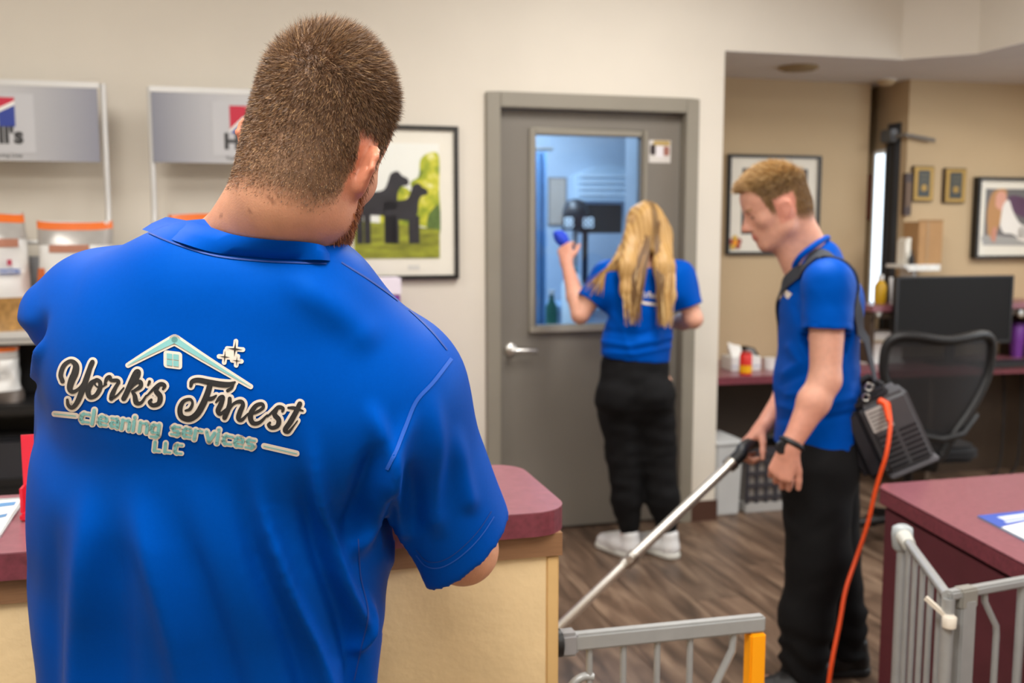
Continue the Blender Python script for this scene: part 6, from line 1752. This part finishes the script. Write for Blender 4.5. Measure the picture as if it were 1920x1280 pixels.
add_hand(B, wLw, (wLw - eLw) / np.linalg.norm(wLw - eLw) + np.array([0.05, 0.1, 0.3]), (0.3, 0.9, 0.1), (1, 0.2, 0.1), [0.75, 0.75, 0.8, 0.85], 0.92, thumb=(0.9, 0.35), r0=0.024)
eRw, wRw = q2(1300, 598, -0.02), q2(1256, 606, 0.24)
B.cone(sRw, eRw, 0.046, 0.040, 0.02); B.chain([eRw, eRw * 0.6 + wRw * 0.4, wRw], [0.040, 0.039, 0.024], 0.015)
add_hand(B, wRw, (wRw - eRw) / np.linalg.norm(wRw - eRw), (-0.8, 0.3, 0.1), (0, 0.3, 1), [0.8] * 4, 0.92, r0=0.024)
legs = {'L': (q2(1158, 725), q2(1172, 850, 0.01), q2(1179, 1000)), 'R': (q2(1230, 725), q2(1240, 850, 0.02), q2(1252, 995))}
for k_, (hp, kn, an) in legs.items():
    B.chain([hp, kn, an], [0.075, 0.05, 0.036], 0.03)
fdir = np.array([-0.62, 0.78, 0]); fdir /= np.linalg.norm(fdir)
for k_ in legs:
    an = legs[k_][2]; B.cone((an[0], an[1], 0.06), np.array([an[0], an[1], 0.045]) + fdir * 0.13, 0.03, 0.024, 0.02)
v, f = B.mesh(2)
q = to_local(v, HW, RW, HWs)
base = np.tile(LC('dca48c'), (len(v), 1))
hm = hairmask(q) * (np.abs(q[:, 0]) < 0.12) * (q[:, 2] > -0.13)
base = mixc(base, LC('8a6a40'), hm)
hnd = np.linalg.norm(v - wLw, axis=1); base = mixc(base, LC('d8907a'), 0.4 * sstep(0.2, 0.1, hnd))
np_mesh('body', v, f, M_skin, wom, base)
# hair: two falls of long locks with a gap between them, one lock over the left shoulder
HM = Field(np.array(HW) - np.array([0.3, 0.3, 0.62]), np.array(HW) + np.array([0.25, 0.2, 0.2]), 0.006)
HM.ell(LW(0, -0.022, 0.03), np.array([0.090, 0.105, 0.098]) * 0.92, RW, 0.0)
HM.ell(LW(0, -0.04, -0.04), np.array([0.085, 0.075, 0.09]) * 0.92, RW, 0.04)
HM.ell(LW(0, 0.085, -0.03), (0.062, 0.05, 0.085), RW, 0.01, 's')
locksL = [LW(-0.055, -0.05, -0.02), q2(1178, 500, -0.115), q2(1178, 545, -0.125), q2(1186, 590, -0.12)]
locksR = [LW(0.06, -0.045, -0.02), q2(1246, 500, -0.11), q2(1250, 555, -0.125), q2(1243, 605, -0.12)]
HM.chain(locksL, [0.055, 0.040, 0.032, 0.012], 0.03, flat=(Fw, 0.55))
HM.chain(locksR, [0.055, 0.045, 0.036, 0.014], 0.03, flat=(Fw, 0.55))
HM.chain([LW(-0.07, -0.02, -0.05), q2(1150, 500, -0.06), q2(1112, 530, -0.07)], [0.04, 0.02, 0.006], 0.02, flat=(Fw, 0.6))
v, f = HM.mesh(2)
n = vnormals(v, f); v = wrinkle(v, n, 0.004, 45, 31, (3, 3, 0.35))
q = to_local(v, HW, RW, HWs)
rgw = np.random.default_rng(33)
streak = 0.5 + 0.5 * np.sin(q[:, 0] * 330 + 2 * np.sin(q[:, 2] * 14) + q[:, 1] * 60)
colh = mixc(np.tile(LC('a67b42'), (len(v), 1)), LC('caa468'), streak)
rootd = sstep(0.03, 0.0, np.abs(q[:, 0] - 0.012)) * sstep(-0.16, 0.02, q[:, 2]) * (q[:, 1] < 0.02)
colh = mixc(colh, LC('4f3820'), 0.85 * rootd)
hairw = np_mesh('hair', v, f, M_hair, wom, colh, label='long straight blonde hair with darker roots')
lk_v, lk_f, lk_c = [], [], []
def lock(pts, w, col):
    c = np.array(catmull(pts, 5)); k0 = sum(len(x) for x in lk_v)
    sidev = np.array([0.97, 0.25, 0]); vs = []
    for i, p in enumerate(c):
        t = i / (len(c) - 1); ww = w * (1 - 0.75 * t ** 3)
        vs += [p - sidev * ww / 2, p + np.array(Fw) * (-ww * 0.35), p + sidev * ww / 2]
    n_ = len(c); fs = []
    for i in range(n_ - 1):
        for k in (0, 1): fs.append([k0 + i * 3 + k, k0 + i * 3 + k + 1, k0 + (i + 1) * 3 + k + 1, k0 + (i + 1) * 3 + k])
    lk_v.append(np.array(vs)); lk_f.append(np.array(fs)); lk_c.append(np.tile(col, (len(vs), 1)))
for i in range(230):
    side = -1 if rgw.random() < 0.5 else 1
    a0 = rgw.uniform(0.0, 1.0)
    xr = side * (0.012 + 0.072 * a0)
    top = LW(xr * 0.45, -0.055 - 0.02 * rgw.random(), 0.118 - 0.03 * a0)
    m1 = LW(xr * 1.05, -0.116 + 0.05 * a0 ** 2, 0.035)
    m2 = LW(xr * 1.10, -0.118 + 0.045 * a0 ** 2, -0.06)
    if side < 0:
        ex = q2(1160 + 42 * (1 - a0) + rgw.uniform(-8, 8), 520, -0.15 + 0.03 * a0); e2 = q2(1168 + 30 * (1 - a0) + rgw.uniform(-8, 10), rgw.uniform(560, 612), -0.15)
        if a0 > 0.75: ex = q2(1140, 500, -0.10); e2 = q2(1100 + rgw.uniform(-6, 30), rgw.uniform(525, 560), -0.10)
    else:
        ex = q2(1232 + 30 * a0 + rgw.uniform(-6, 6), 520, -0.15 + 0.02 * a0); e2 = q2(1234 + 22 * a0 + rgw.uniform(-8, 8), rgw.uniform(570, 618), -0.15)
    dark = abs(xr) < 0.036
    c1 = LC('6a4c2a') if dark and rgw.random() < 0.8 else LC(('b0854a', 'c29a5a', 'd9b87e', '946b38')[int(rgw.integers(4))])
    lock([top, m1, m2, ex, e2], rgw.uniform(0.006, 0.012), c1)
np_mesh('hair_locks', np.concatenate(lk_v), np.concatenate(lk_f), M_hair, wom, np.concatenate(lk_c), kind='stuff')
# shirt
S = Field((0.0, 3.9, 0.80), (0.95, 4.60, 1.40), 0.006)
S.cone(q2(1204, 585), q2(1192, 650), 0.150, 0.145, 0.04, flat=(Fw, 0.72)); S.cone(q2(1192, 650), q2(1190, 730), 0.145, 0.160, 0.04, flat=(Fw, 0.75))
S.cone(nkw - np.array([0, 0, 0.03]), sLw, 0.058, 0.062, 0.04); S.cone(nkw - np.array([0, 0, 0.03]), sRw, 0.058, 0.062, 0.04)
S.cone(q2(1150, 545), q2(1262, 545), 0.085, 0.085, 0.04)
for sh_, el_, fr_ in ((sLw, eLw, 0.66), (sRw, eRw, 0.72)):
    ax_ = (el_ - sh_) / np.linalg.norm(el_ - sh_); hm_ = sh_ + (el_ - sh_) * fr_
    S.cone(sh_, hm_ + ax_ * 0.05, 0.064, 0.060, 0.04); S.cut_local(hm_, ax_, 0.11); S.cone(hm_ - ax_ * 0.01, hm_ + ax_ * 0.1, 0.05, 0.05, 0, op='s')
hz_ = q2(1190, 672)
S.cut(hz_, (-0.10, 0, -1))
v, f = S.mesh(3); n = vnormals(v, f); px = project_px(v)
disp = np.zeros(len(v))
for pts, w, amp in (([(1128, 640), (1180, 648), (1255, 632)], 6, 0.008), ([(1130, 620), (1200, 628), (1258, 610)], 6, -0.006), ([(1125, 660), (1190, 664), (1255, 650)], 5, 0.006),
                    ([(1150, 590), (1170, 620), (1180, 660)], 7, 0.005), ([(1262, 560), (1245, 600), (1230, 640)], 7, 0.006)):
    dist, t = seg_dist(px, pts); disp += amp * np.exp(-(dist / w) ** 2)
v = v + n * (disp * sstep(0.1, -0.3, n[:, 1]))[:, None]; v = wrinkle(v, n, 0.002, 40, 41)
shw = np_mesh('shirt', v, f, M_shirt, wom, label='royal blue shirt with a white logo on the back')
bvw = bvh_of(v, f)
lgm = MB(); text_on(lgm, "York's Finest", 1.0, lambda x, y: onto(bvw, 1212 + x * 9.5, 553 - y * 15 + x * 0.8, 0.003) or Vector((0.6, 4.2, 1.2)), 0.03)
part('logo_lettering', lgm, M_lw, shw)
part('logo_bar', surf_strip(bvw, [(1195, 566), (1215, 569), (1232, 571)], 5, 0.003), M_lw, shw)
# trousers
T = Field((0.2, 3.9, 0.03), (0.85, 4.6, 0.95), 0.006)
T.cone(q2(1190, 690), q2(1190, 735), 0.150, 0.152, 0.03, flat=(Fw, 0.78))
T.ell(q2(1158, 745, -0.05), (0.085, 0.09, 0.085), None, 0.04); T.ell(q2(1226, 742, -0.05), (0.085, 0.09, 0.085), None, 0.04)
T.chain([q2(1158, 745), q2(1170, 845, 0.01), q2(1175, 935), q2(1180, 985)], [0.100, 0.080, 0.066, 0.048], 0.03)
T.chain([q2(1224, 745), q2(1232, 845, 0.02), q2(1243, 935), q2(1250, 985)], [0.098, 0.080, 0.070, 0.048], 0.03)
T.cut((0, 0, 0.085), (0, 0, -1)); T.cut(q2(1190, 668), (0.08, 0, 1))
v, f = T.mesh(2); n = vnormals(v, f); v = wrinkle(v, n, 0.004, 38, 42, (1, 1, 1.8))
np_mesh('trousers', v, f, M_pants, wom, label='black jogger trousers')
for k_ in legs:
    an = legs[k_][2]; h_ = np.array([an[0], an[1], 0]) - fdir * 0.06
    shoe('shoe', wom, h_, h_ + fdir * 0.26, M_shoe_w, mat('sneaker_sole', 'd6d6cf', 0.6), label='white sneaker')
# blue cloth in her raised hand
hp_ = wLw + (wLw - eLw) / np.linalg.norm(wLw - eLw) * 0.085 + np.array([0.0, 0.05, 0.02])
ct_ = thing('cleaning_cloth', 'small bright blue cleaning cloth in the woman\'s raised hand', 'cloth', tuple(hp_), None, 'world')
G = Field(hp_ - 0.1, hp_ + 0.12, 0.004)
G.ell(hp_ + np.array([-0.005, 0.01, 0.02]), (0.028, 0.022, 0.03), None, 0.0); G.ell(hp_ + np.array([0.012, 0.012, 0.0]), (0.026, 0.02, 0.028), None, 0.02); G.ell(hp_ + np.array([-0.02, 0.008, 0.04]), (0.018, 0.015, 0.018), None, 0.015)
v, f = G.mesh(1); v = wrinkle(v, vnormals(v, f), 0.004, 160, 50)
np_mesh('cloth', v, f, mat('blue_cloth', '2348d8', 0.7, var=0.1), ct_)

# ================================================================== the man with the shoulder vacuum
YV = 3.0
def q3(px, py, dy=0.0): return QY(px, py, YV + dy)
man2 = thing('person', 'young man with short blond hair holding a vacuum wand, seen from his left', 'person', (q3(1540, 1290)[0], YV, 0.0), 'cleaners in blue shirts', 'world')
Fv = Vector((-1, 0, 0))
HV, HVs = q3(1453, 382, 0.03), 0.97
RV = frame_of(3, 24, 0, Fv)
B = Field((0.62, 2.72, -0.01), (1.30, 3.42, 1.72), 0.0048)
LV = add_head(B, HV, RV, HVs, 0.25, 1.0, 0.74)
nkv = q3(1528, 486, 0.03)
B.cone(LV(0, -0.035, -0.05), nkv, 0.052, 0.054, 0.03); B.cone(LV(0, 0.015, -0.075), q3(1505, 515, 0.03), 0.042, 0.05, 0.03)
sLv, sRv = q3(1553, 535, -0.15), q3(1545, 535, 0.20)
B.cone(nkv - np.array([0, 0, 0.03]), sLv - np.array([0, 0, 0.012]), 0.045, 0.045, 0.02); B.cone(nkv - np.array([0, 0, 0.03]), sRv - np.array([0, 0, 0.012]), 0.045, 0.045, 0.02)
B.cone(q3(1540, 590, 0.03), q3(1530, 760, 0.03), 0.095, 0.09, 0.05, flat=((0, 1, 0), 1.45)); B.cone(q3(1530, 760, 0.03), q3(1532, 850, 0.03), 0.09, 0.095, 0.05, flat=((0, 1, 0), 1.45))
eLv, wLv = q3(1547, 712, -0.20), q3(1481, 838, -0.24)
B.cone(sLv, eLv, 0.054, 0.043, 0.02); B.chain([eLv, eLv * 0.68 + wLv * 0.32, wLv], [0.043, 0.044, 0.026], 0.02)
dv = np.array([-0.35, -0.05, -1.0])
add_hand(B, wLv, dv, (0.35, 0.75, -0.2), (0.9, -0.2, 0.1), [(0.75, 1.15, 0.8), (0.85, 1.25, 0.85), (0.9, 1.25, 0.85), (0.9, 1.25, 0.85)], 0.97, thumb=(1.05, 0.25), r0=0.025)
eRv, wRv = q3(1500, 710, 0.26), q3(1432, 798, 0.16)
B.cone(sRv, eRv, 0.052, 0.043, 0.02); B.chain([eRv, eRv * 0.65 + wRv * 0.35, wRv], [0.043, 0.042, 0.026], 0.02)
hgr = q3(1408, 822, 0.12)
add_hand(B, wRv, np.array([-0.62, -0.12, -0.55]), (0.25, -0.2, -0.9), (-0.2, -1, 0.3), [(0.8, 1.15, 0.8)] * 4, 0.98, thumb=(0.9, 0.75), r0=0.025)
legv = {'L': (q3(1540, 860, -0.06), q3(1530, 1060, -0.07), q3(1518, 1255, -0.06)), 'R': (q3(1545, 860, 0.12), q3(1565, 1060, 0.12), q3(1590, 1235, 0.12))}
for k_ in legv: B.chain(list(legv[k_]), [0.08, 0.055, 0.04], 0.03)
for k_ in legv:
    an = legv[k_][2]; B.cone((an[0], an[1], 0.06), (an[0] - 0.13, an[1], 0.045), 0.032, 0.026, 0.02)
v, f = B.mesh(2)
q = to_local(v, HV, RV, HVs)
hd = (np.abs(q[:, 0]) < 0.12) & (q[:, 2] > -0.14) & (np.abs(q[:, 1]) < 0.14)
hm = hairmask(q) * hd
ear = hd & (np.abs(q[:, 0]) > 0.071) & (q[:, 1] > -0.05) & (q[:, 1] < 0.02) & (q[:, 2] > -0.06) & (q[:, 2] < 0.02)
hm = np.where(ear, 0, hm)
base = np.tile(LC('d9a18a'), (len(v), 1)); base = mixc(base, LC('cf7a66'), 0.5 * ear)
lips = sstep(0.013, 0.008, np.abs(q[:, 2] + 0.070)) * (q[:, 1] > 0.09) * (np.abs(q[:, 0]) < 0.024) * hd
base = mixc(base, LC('c26a5e'), 0.7 * lips)
base = mixc(base, LC('cf7f6c'), 0.45 * sstep(0.03, 0.0, np.linalg.norm(q - np.array([0, 0.115, -0.036]), axis=1)) * hd)
brow = sstep(0.006, 0.003, np.abs(q[:, 2] - 0.016)) * (q[:, 1] > 0.06) * (np.abs(np.abs(q[:, 0]) - 0.034) < 0.018) * hd
base = mixc(base, LC('a57a4e'), 0.7 * brow)
lash = sstep(0.004, 0.002, np.abs(q[:, 2] + 0.009)) * (q[:, 1] > 0.07) * (np.abs(np.abs(q[:, 0]) - 0.034) < 0.014) * hd
base = mixc(base, LC('6b4a3a'), 0.8 * lash)
base = mixc(base, LC('8a6a45'), hm)
for w_ in (wLv, wRv): base = mixc(base, LC('cf8470'), 0.45 * sstep(0.20, 0.07, np.linalg.norm(v - w_, axis=1)))
np_mesh('body', v, f, M_skin, man2, base)
vn = vnormals(v, f)
wt = np.clip(hm, 0, 1)
roots, vi = sample_surface(v, f, wt, 16000, 12)
rq = q[vi]; topn = sstep(0.03, 0.095, rq[:, 2])
d = vn[vi] * 0.45 + (RV @ np.array([0, 0.9, 0.12]))[None] * topn[:, None] * 0.8 + (RV @ np.array([0, -0.25, -0.9]))[None] * (1 - topn)[:, None] * 0.6
d += np.random.default_rng(44).normal(size=d.shape) * 0.15; d /= np.linalg.norm(d, axis=1, keepdims=True)
ln = (0.006 + 0.024 * topn) * np.random.default_rng(45).uniform(0.7, 1.15, len(rq)); ln *= 1 - 0.5 * sstep(-0.02, -0.07, rq[:, 2])
side_d = 1 - topn
pal = np.array([lin(x) for x in ('8f6d42', 'b08a56', 'c9a46c', 'dcbc85')]); pald = np.array([lin(x) for x in ('5d4429', '745733', '8a6a40', 'a07c4c')])
ci = np.random.default_rng(46).choice(4, len(rq))
strands('hair', man2, roots, d, ln, 0.0014, pal[ci] * topn[:, None] + pald[ci] * side_d[:, None], M_hair, seed=47, label='short sandy blond hair')
# fringe standing up at the front
roots, vi = sample_surface(v, f, wt * sstep(0.045, 0.07, q[:, 1]) * sstep(0.05, 0.07, q[:, 2]), 1500, 13)
d = (RV @ np.array([0, 0.95, 0.35]))[None] + vn[vi] * 0.2 + np.random.default_rng(48).normal(size=(len(vi), 3)) * 0.14
d /= np.linalg.norm(d, axis=1, keepdims=True)
strands('fringe', man2, roots, d, np.random.default_rng(49).uniform(0.02, 0.034, len(vi)), 0.0015, pal[np.random.default_rng(50).choice(3, len(vi))], M_hair, seed=51)
# shirt
S = Field((0.66, 2.70, 0.72), (1.26, 3.34, 1.46), 0.0058)
yv = (0, 1, 0)
S.cone(q3(1536, 600, 0.03), q3(1530, 720, 0.03), 0.115, 0.112, 0.05, flat=(yv, 1.42)); S.cone(q3(1530, 720, 0.03), q3(1526, 900, 0.03), 0.112, 0.122, 0.05, flat=(yv, 1.40))
S.cone(q3(1535, 512, 0.03), sLv, 0.062, 0.062, 0.05); S.cone(q3(1535, 512, 0.03), sRv, 0.062, 0.062, 0.05)
S.cone(q3(1530, 492, 0.03), q3(1530, 560, 0.03), 0.060, 0.10, 0.04)
S.cone(q3(1512, 520, 0.03), q3(1540, 480, 0.03), 0.055, 0.050, 0.03)
S.ell(q3(1560, 560, 0.02), (0.08, 0.14, 0.09), None, 0.05)
for sh_, el_, fr_ in ((sLv, eLv, 0.48), (sRv, eRv, 0.5)):
    ax_ = (el_ - sh_) / np.linalg.norm(el_ - sh_); hm_ = sh_ + (el_ - sh_) * fr_
    S.cone(sh_, hm_ + ax_ * 0.05, 0.070, 0.072, 0.04); S.cut_local(hm_, ax_, 0.115); S.cone(hm_ - ax_ * 0.015, hm_ + ax_ * 0.12, 0.063, 0.063, 0, op='s')
S.cut(q3(1530, 832, 0.03), (0, 0, -1))
v, f = S.mesh(3); n = vnormals(v, f); px = project_px(v); disp = np.zeros(len(v))
for pts, w, amp in (([(1480, 650), (1500, 680), (1470, 700)], 8, 0.006), ([(1460, 760), (1500, 770), (1595, 745)], 8, 0.007), ([(1455, 785), (1520, 790), (1600, 775)], 7, -0.006), ([(1465, 720), (1510, 700), (1560, 690)], 8, -0.005), ([(1500, 520), (1490, 570), (1500, 600)], 8, -0.005), ([(1475, 740), (1530, 735)], 6, 0.005)):
    dist, t = seg_dist(px, pts); disp += amp * np.exp(-(dist / w) ** 2)
v = v + n * (disp * sstep(0.1, -0.3, n[:, 1]))[:, None]; v = wrinkle(v, n, 0.0022, 36, 52)
shv = np_mesh('shirt', v, f, M_shirt, man2, label='royal blue shirt with a small white chest logo')
bvv = bvh_of(v, f)
part('chest_logo', surf_strip(bvv, [(1466, 552), (1474, 550), (1482, 556)], 12, 0.002), M_lw, shv)
ringp = [q3(1484, 508, 0.01), q3(1500, 482, -0.035), q3(1524, 462, -0.04), q3(1546, 448, 0.0), q3(1552, 446, 0.03), q3(1546, 448, 0.07), q3(1522, 462, 0.11), q3(1500, 482, 0.1), q3(1484, 508, 0.06)]
part('collar_band', MB().tube([tuple(x) for x in catmull([tuple(x) for x in ringp] + [tuple(ringp[0])], 5)], 0.009, 8, cap=False), M_shirt, shv, smooth=True)
# trousers
T = Field((0.66, 2.72, 0.0), (1.30, 3.36, 0.92), 0.0065)
T.cone(q3(1532, 820, 0.03), q3(1534, 880, 0.03), 0.118, 0.122, 0.03, flat=(yv, 1.35))
T.chain([q3(1530, 880, -0.05), q3(1534, 1040, -0.07), q3(1512, 1150, -0.07), q3(1508, 1250, -0.06)], [0.108, 0.092, 0.080, 0.075], 0.03)
T.chain([q3(1545, 880, 0.11), q3(1560, 1040, 0.12), q3(1575, 1150, 0.12), q3(1584, 1240, 0.12)], [0.105, 0.088, 0.078, 0.072], 0.03)
T.cut((0, 0, 0.07), (0, 0, -1)); T.cut(q3(1530, 815, 0.03), (0, 0, 1))
v, f = T.mesh(2); n = vnormals(v, f); v = wrinkle(v, n, 0.004, 30, 53, (1, 1, 1.6)); lowm = sstep(0.3, 0.12, v[:, 2]); v = v + n * (0.007 * lowm * np.sin(v[:, 2] * 95 + v[:, 0] * 34 + 2.0 * np.sin(v[:, 1] * 31 + v[:, 2] * 17)))[:, None]
np_mesh('trousers', v, f, M_pants, man2, label='black trousers')
for k_ in legv:
    an = legv[k_][2]
    shoe('shoe', man2, (an[0] + 0.07, an[1], 0), (an[0] - 0.21, an[1] - 0.03, 0), M_shoe_k, mat('black_sole', '1c1c1e', 0.6), label='black shoe')
# watch
wx = wLv + (eLv - wLv) / np.linalg.norm(eLv - wLv) * 0.012; axw = (eLv - wLv) / np.linalg.norm(eLv - wLv)
ring = []
a1v = np.cross(axw, [0, 1, 0]); a1v /= np.linalg.norm(a1v); a2v = np.cross(axw, a1v)
for k in range(24):
    an = 2 * math.pi * k / 24
    ring.append(wx + a1v * (0.029 * math.cos(an)) + a2v * (0.027 * math.sin(an)))
wt_ = part('watch_strap', MB().tube([tuple(p) for p in ring] + [tuple(ring[0])], 0.010, 8, cap=False, flat=0.8), M_black, man2, smooth=True, label='black wrist watch')
face = wx + np.array([-0.030, -0.012, -0.008])
part('watch_case', MB().lathe([(0.018, -0.009), (0.021, 0.0), (0.018, 0.007)], tuple(face), 18, 'b'), M_black, wt_, smooth=True)

# ---- vacuum wand
wtop, wbot = np.array(P(1388, 852, 3.13)), None
flo = onz(938, 1292, 0.03); wbot = np.array(W(flo[0], flo[1], 0.05))
wand = thing('vacuum_wand', 'chrome vacuum wand with a black grip in the young man\'s right hand', 'vacuum wand', tuple(wbot * np.array([1, 1, 0])), None, 'world')
midp = wtop + (wbot - wtop) * 0.47
part('upper_tube', MB().tube([tuple(wtop), tuple(midp)], 0.0165, 14), M_chrome, wand, smooth=True)
part('lower_tube', MB().tube([tuple(midp), tuple(wbot)], 0.0145, 14), M_chrome, wand, smooth=True)
wd_ = (wbot - wtop) / np.linalg.norm(wbot - wtop)
part('collar', MB().tube([tuple(midp - wd_ * 0.03), tuple(midp + wd_ * 0.02)], 0.0205, 14), M_steel, wand, smooth=True)
part('button', MB().lathe([(0.012, -0.004), (0.012, 0.006), (0.006, 0.01)], tuple(midp + np.array([0.0, -0.02, 0.012])), 12, 'b'), M_chrome, wand, smooth=True)
gr = [tuple(wtop + wd_ * 0.05), tuple(wtop), tuple(np.array(P(1396, 838, 3.155))), tuple(np.array(P(1415, 829, 3.20))), tuple(np.array(P(1440, 825, 3.235))), tuple(np.array(P(1466, 827, 3.26)))]
part('grip', MB().tube(catmull(gr, 4), 0.021, 12), M_black, wand, smooth=True, label='curved black grip')
part('grip_ring', MB().tube([tuple(wtop + wd_ * 0.03), tuple(wtop + wd_ * 0.055)], 0.025, 14), M_steel, wand, smooth=True)
hd_ = wbot
part('floor_head', MB().box(hd_[0] - 0.10, hd_[0] + 0.03, hd_[1] - 0.15, hd_[1] + 0.15, 0.004, 0.05), M_black, wand, bev=0.012)
# ---- shoulder vacuum
M_vac = mat('vacuum_grey', '4b4c50', 0.5, var=0.06); M_vacd = mat('vacuum_dark', '1d1e24', 0.5, var=0.08)
vc = np.array(P(1668, 812, 2.93))
ux = np.array([0.86, -0.12, 0.42]); ux /= np.linalg.norm(ux)      # to the right along the face
uz = np.array([-0.42, 0.0, 0.88]); uz -= ux * (uz @ ux); uz /= np.linalg.norm(uz)
uy = np.cross(uz, ux)
vacu = thing('shoulder_vacuum', 'dark grey shoulder vacuum hanging at the young man\'s hip', 'vacuum', (vc[0], vc[1], 0.0), None, 'world')
def lv(x, y, z): return tuple(vc + ux * x + uy * y + uz * z)
def lbox(x0, x1, y0, y1, z0, z1):
    return MB().hexa([lv(x0, y0, z0), lv(x1, y0, z0), lv(x1, y1, z0), lv(x0, y1, z0)], [lv(x0, y0, z1), lv(x1, y0, z1), lv(x1, y1, z1), lv(x0, y1, z1)])
part('housing', lbox(-0.050, 0.095, 0.0, 0.13, -0.125, 0.105), M_vac, vacu, bev=0.014, seg=3)
part('dark_body', lbox(-0.115, -0.045, 0.004, 0.135, -0.12, 0.11), M_vacd, vacu, bev=0.02, seg=3)
part('top_cap', lbox(-0.10, 0.05, 0.01, 0.12, 0.10, 0.13), M_vacd, vacu, bev=0.012)
part('edge_rim', lbox(-0.05, 0.1, -0.004, 0.134, -0.135, -0.120), mat('vacuum_rim', '6a6a70', 0.45), vacu, bev=0.005)
for c_ in range(2):
    for r_ in range(7):
        x0 = -0.035 + c_ * 0.063; z0 = -0.105 + r_ * 0.0165
        part('vent_slot', lbox(x0, x0 + 0.052, -0.003, 0.002, z0, z0 + 0.008), M_vacd, vacu)
part('rating_label', lbox(-0.040, 0.022, -0.003, 0.001, 0.018, 0.090), mat('label_white', 'b9b6b2', 0.6), vacu)
for k in range(5):
    part('label_line', lbox(-0.034, 0.010 - 0.004 * (k % 2), -0.0036, -0.003, 0.027 + 0.012 * k, 0.031 + 0.012 * k), mat('label_ink', '5a5856', 0.6), vacu)
for (x, z, r_) in ((-0.02, 0.13, 0.010), (0.0, 0.155, 0.011)):
    part('clasp_ring', MB().tube([lv(x + r_ * math.cos(t_), -0.006, z + r_ * math.sin(t_)) for t_ in np.linspace(0, 2 * math.pi, 14)], 0.0028, 6, cap=False), M_steel, vacu, smooth=True)
part('handle', MB().tube([lv(-0.09, 0.06, 0.12), lv(-0.07, 0.06, 0.16), lv(0.02, 0.06, 0.165), lv(0.045, 0.06, 0.125)], 0.010, 8), M_vacd, vacu, smooth=True)
stp = [(1640, 712, -0.10), (1626, 650, -0.10), (1612, 580, -0.135), (1598, 520, -0.13), (1576, 486, -0.10), (1548, 470, -0.06), (1522, 474, -0.055), (1502, 492, -0.06), (1484, 512, -0.03), (1466, 545, 0.05), (1455, 600, 0.14), (1470, 700, 0.20), (1540, 760, 0.22), (1610, 760, 0.1), (1630, 740, -0.02)]
stv = MB(); cpts = [np.array(x) for x in catmull([tuple(q3(*s_)) for s_ in stp], 5)]
bcen = np.array(q3(1535, 640, 0.03))
adj = []
for i_, p in enumerate(cpts):                       # lay the strap on the shirt
    h = bvv.find_nearest(Vector(p))
    if h[0] is not None and 20 <= i_ and i_ < len(cpts) - 12 and h[3] < 0.08:
        p = np.array(h[0] + h[1] * 0.006)
    elif h[0] is not None and h[3] < 0.02 and i_ > 4 and i_ < len(cpts) - 4:
        p = np.array(h[0] + h[1] * 0.006)
    adj.append(p)
vs, fs = [], []
for i_, p in enumerate(adj):
    t = adj[min(i_ + 1, len(adj) - 1)] - adj[max(i_ - 1, 0)]; t /= np.linalg.norm(t)
    h = bvv.find_nearest(Vector(p)); nn_ = np.array(p) - np.array(h[0]); nn_ = nn_ / max(np.linalg.norm(nn_), 1e-6)
    sd_ = np.cross(t, nn_); sd_ /= max(np.linalg.norm(sd_), 1e-6)
    for o_, h_ in ((-0.019, 0), (0.019, 0), (0.019, 0.004), (-0.019, 0.004)): vs.append(p + sd_ * o_ + nn_ * h_)
for i_ in range(len(adj) - 1):
    for k in range(4): fs.append((i_ * 4 + k, i_ * 4 + (k + 1) % 4, (i_ + 1) * 4 + (k + 1) % 4, (i_ + 1) * 4 + k))
part('shoulder_strap', stv.add(vs, fs), mat('strap_grey', '3a3e46', 0.8, var=0.1), vacu, smooth=True, label='grey webbing shoulder strap')
# ---- orange cord
cpx = [(1656, 752, 2.925), (1666, 766, 2.90), (1669, 800, 2.88), (1662, 850, 2.87), (1650, 890, 2.88), (1640, 925, 2.89), (1626, 985, 2.90), (1606, 1045, 2.90), (1586, 1105, 2.88), (1574, 1170, 2.86), (1560, 1240, 2.84), (1548, 1320, 2.84)]
pts = [tuple(P(*c)) for c in cpx]
e0 = Vector(pts[-1]); pts += [(e0.x - 0.02, e0.y - 0.02, 0.06), (e0.x - 0.06, e0.y - 0.06, 0.008), (e0.x - 0.3, e0.y - 0.25, 0.008), (e0.x - 0.55, e0.y - 0.3, 0.008)]
cd = thing('power_cord', 'orange power cord running from the shoulder vacuum to the floor', 'cord', (e0.x, e0.y, 0), None, 'world')
Mor = mat('cord_orange', 'f0521a', 0.45, var=0.03)
part('cable', MB().tube(catmull(pts, 6), 0.0062, 10), Mor, cd, smooth=True)
part('connector', MB().tube([tuple(P(1650, 752, 2.93)), tuple(P(1662, 758, 2.91)), tuple(P(1668, 790, 2.885))], [0.012, 0.012, 0.0085], 12), Mor, cd, smooth=True)
bpy.context.view_layer.update()
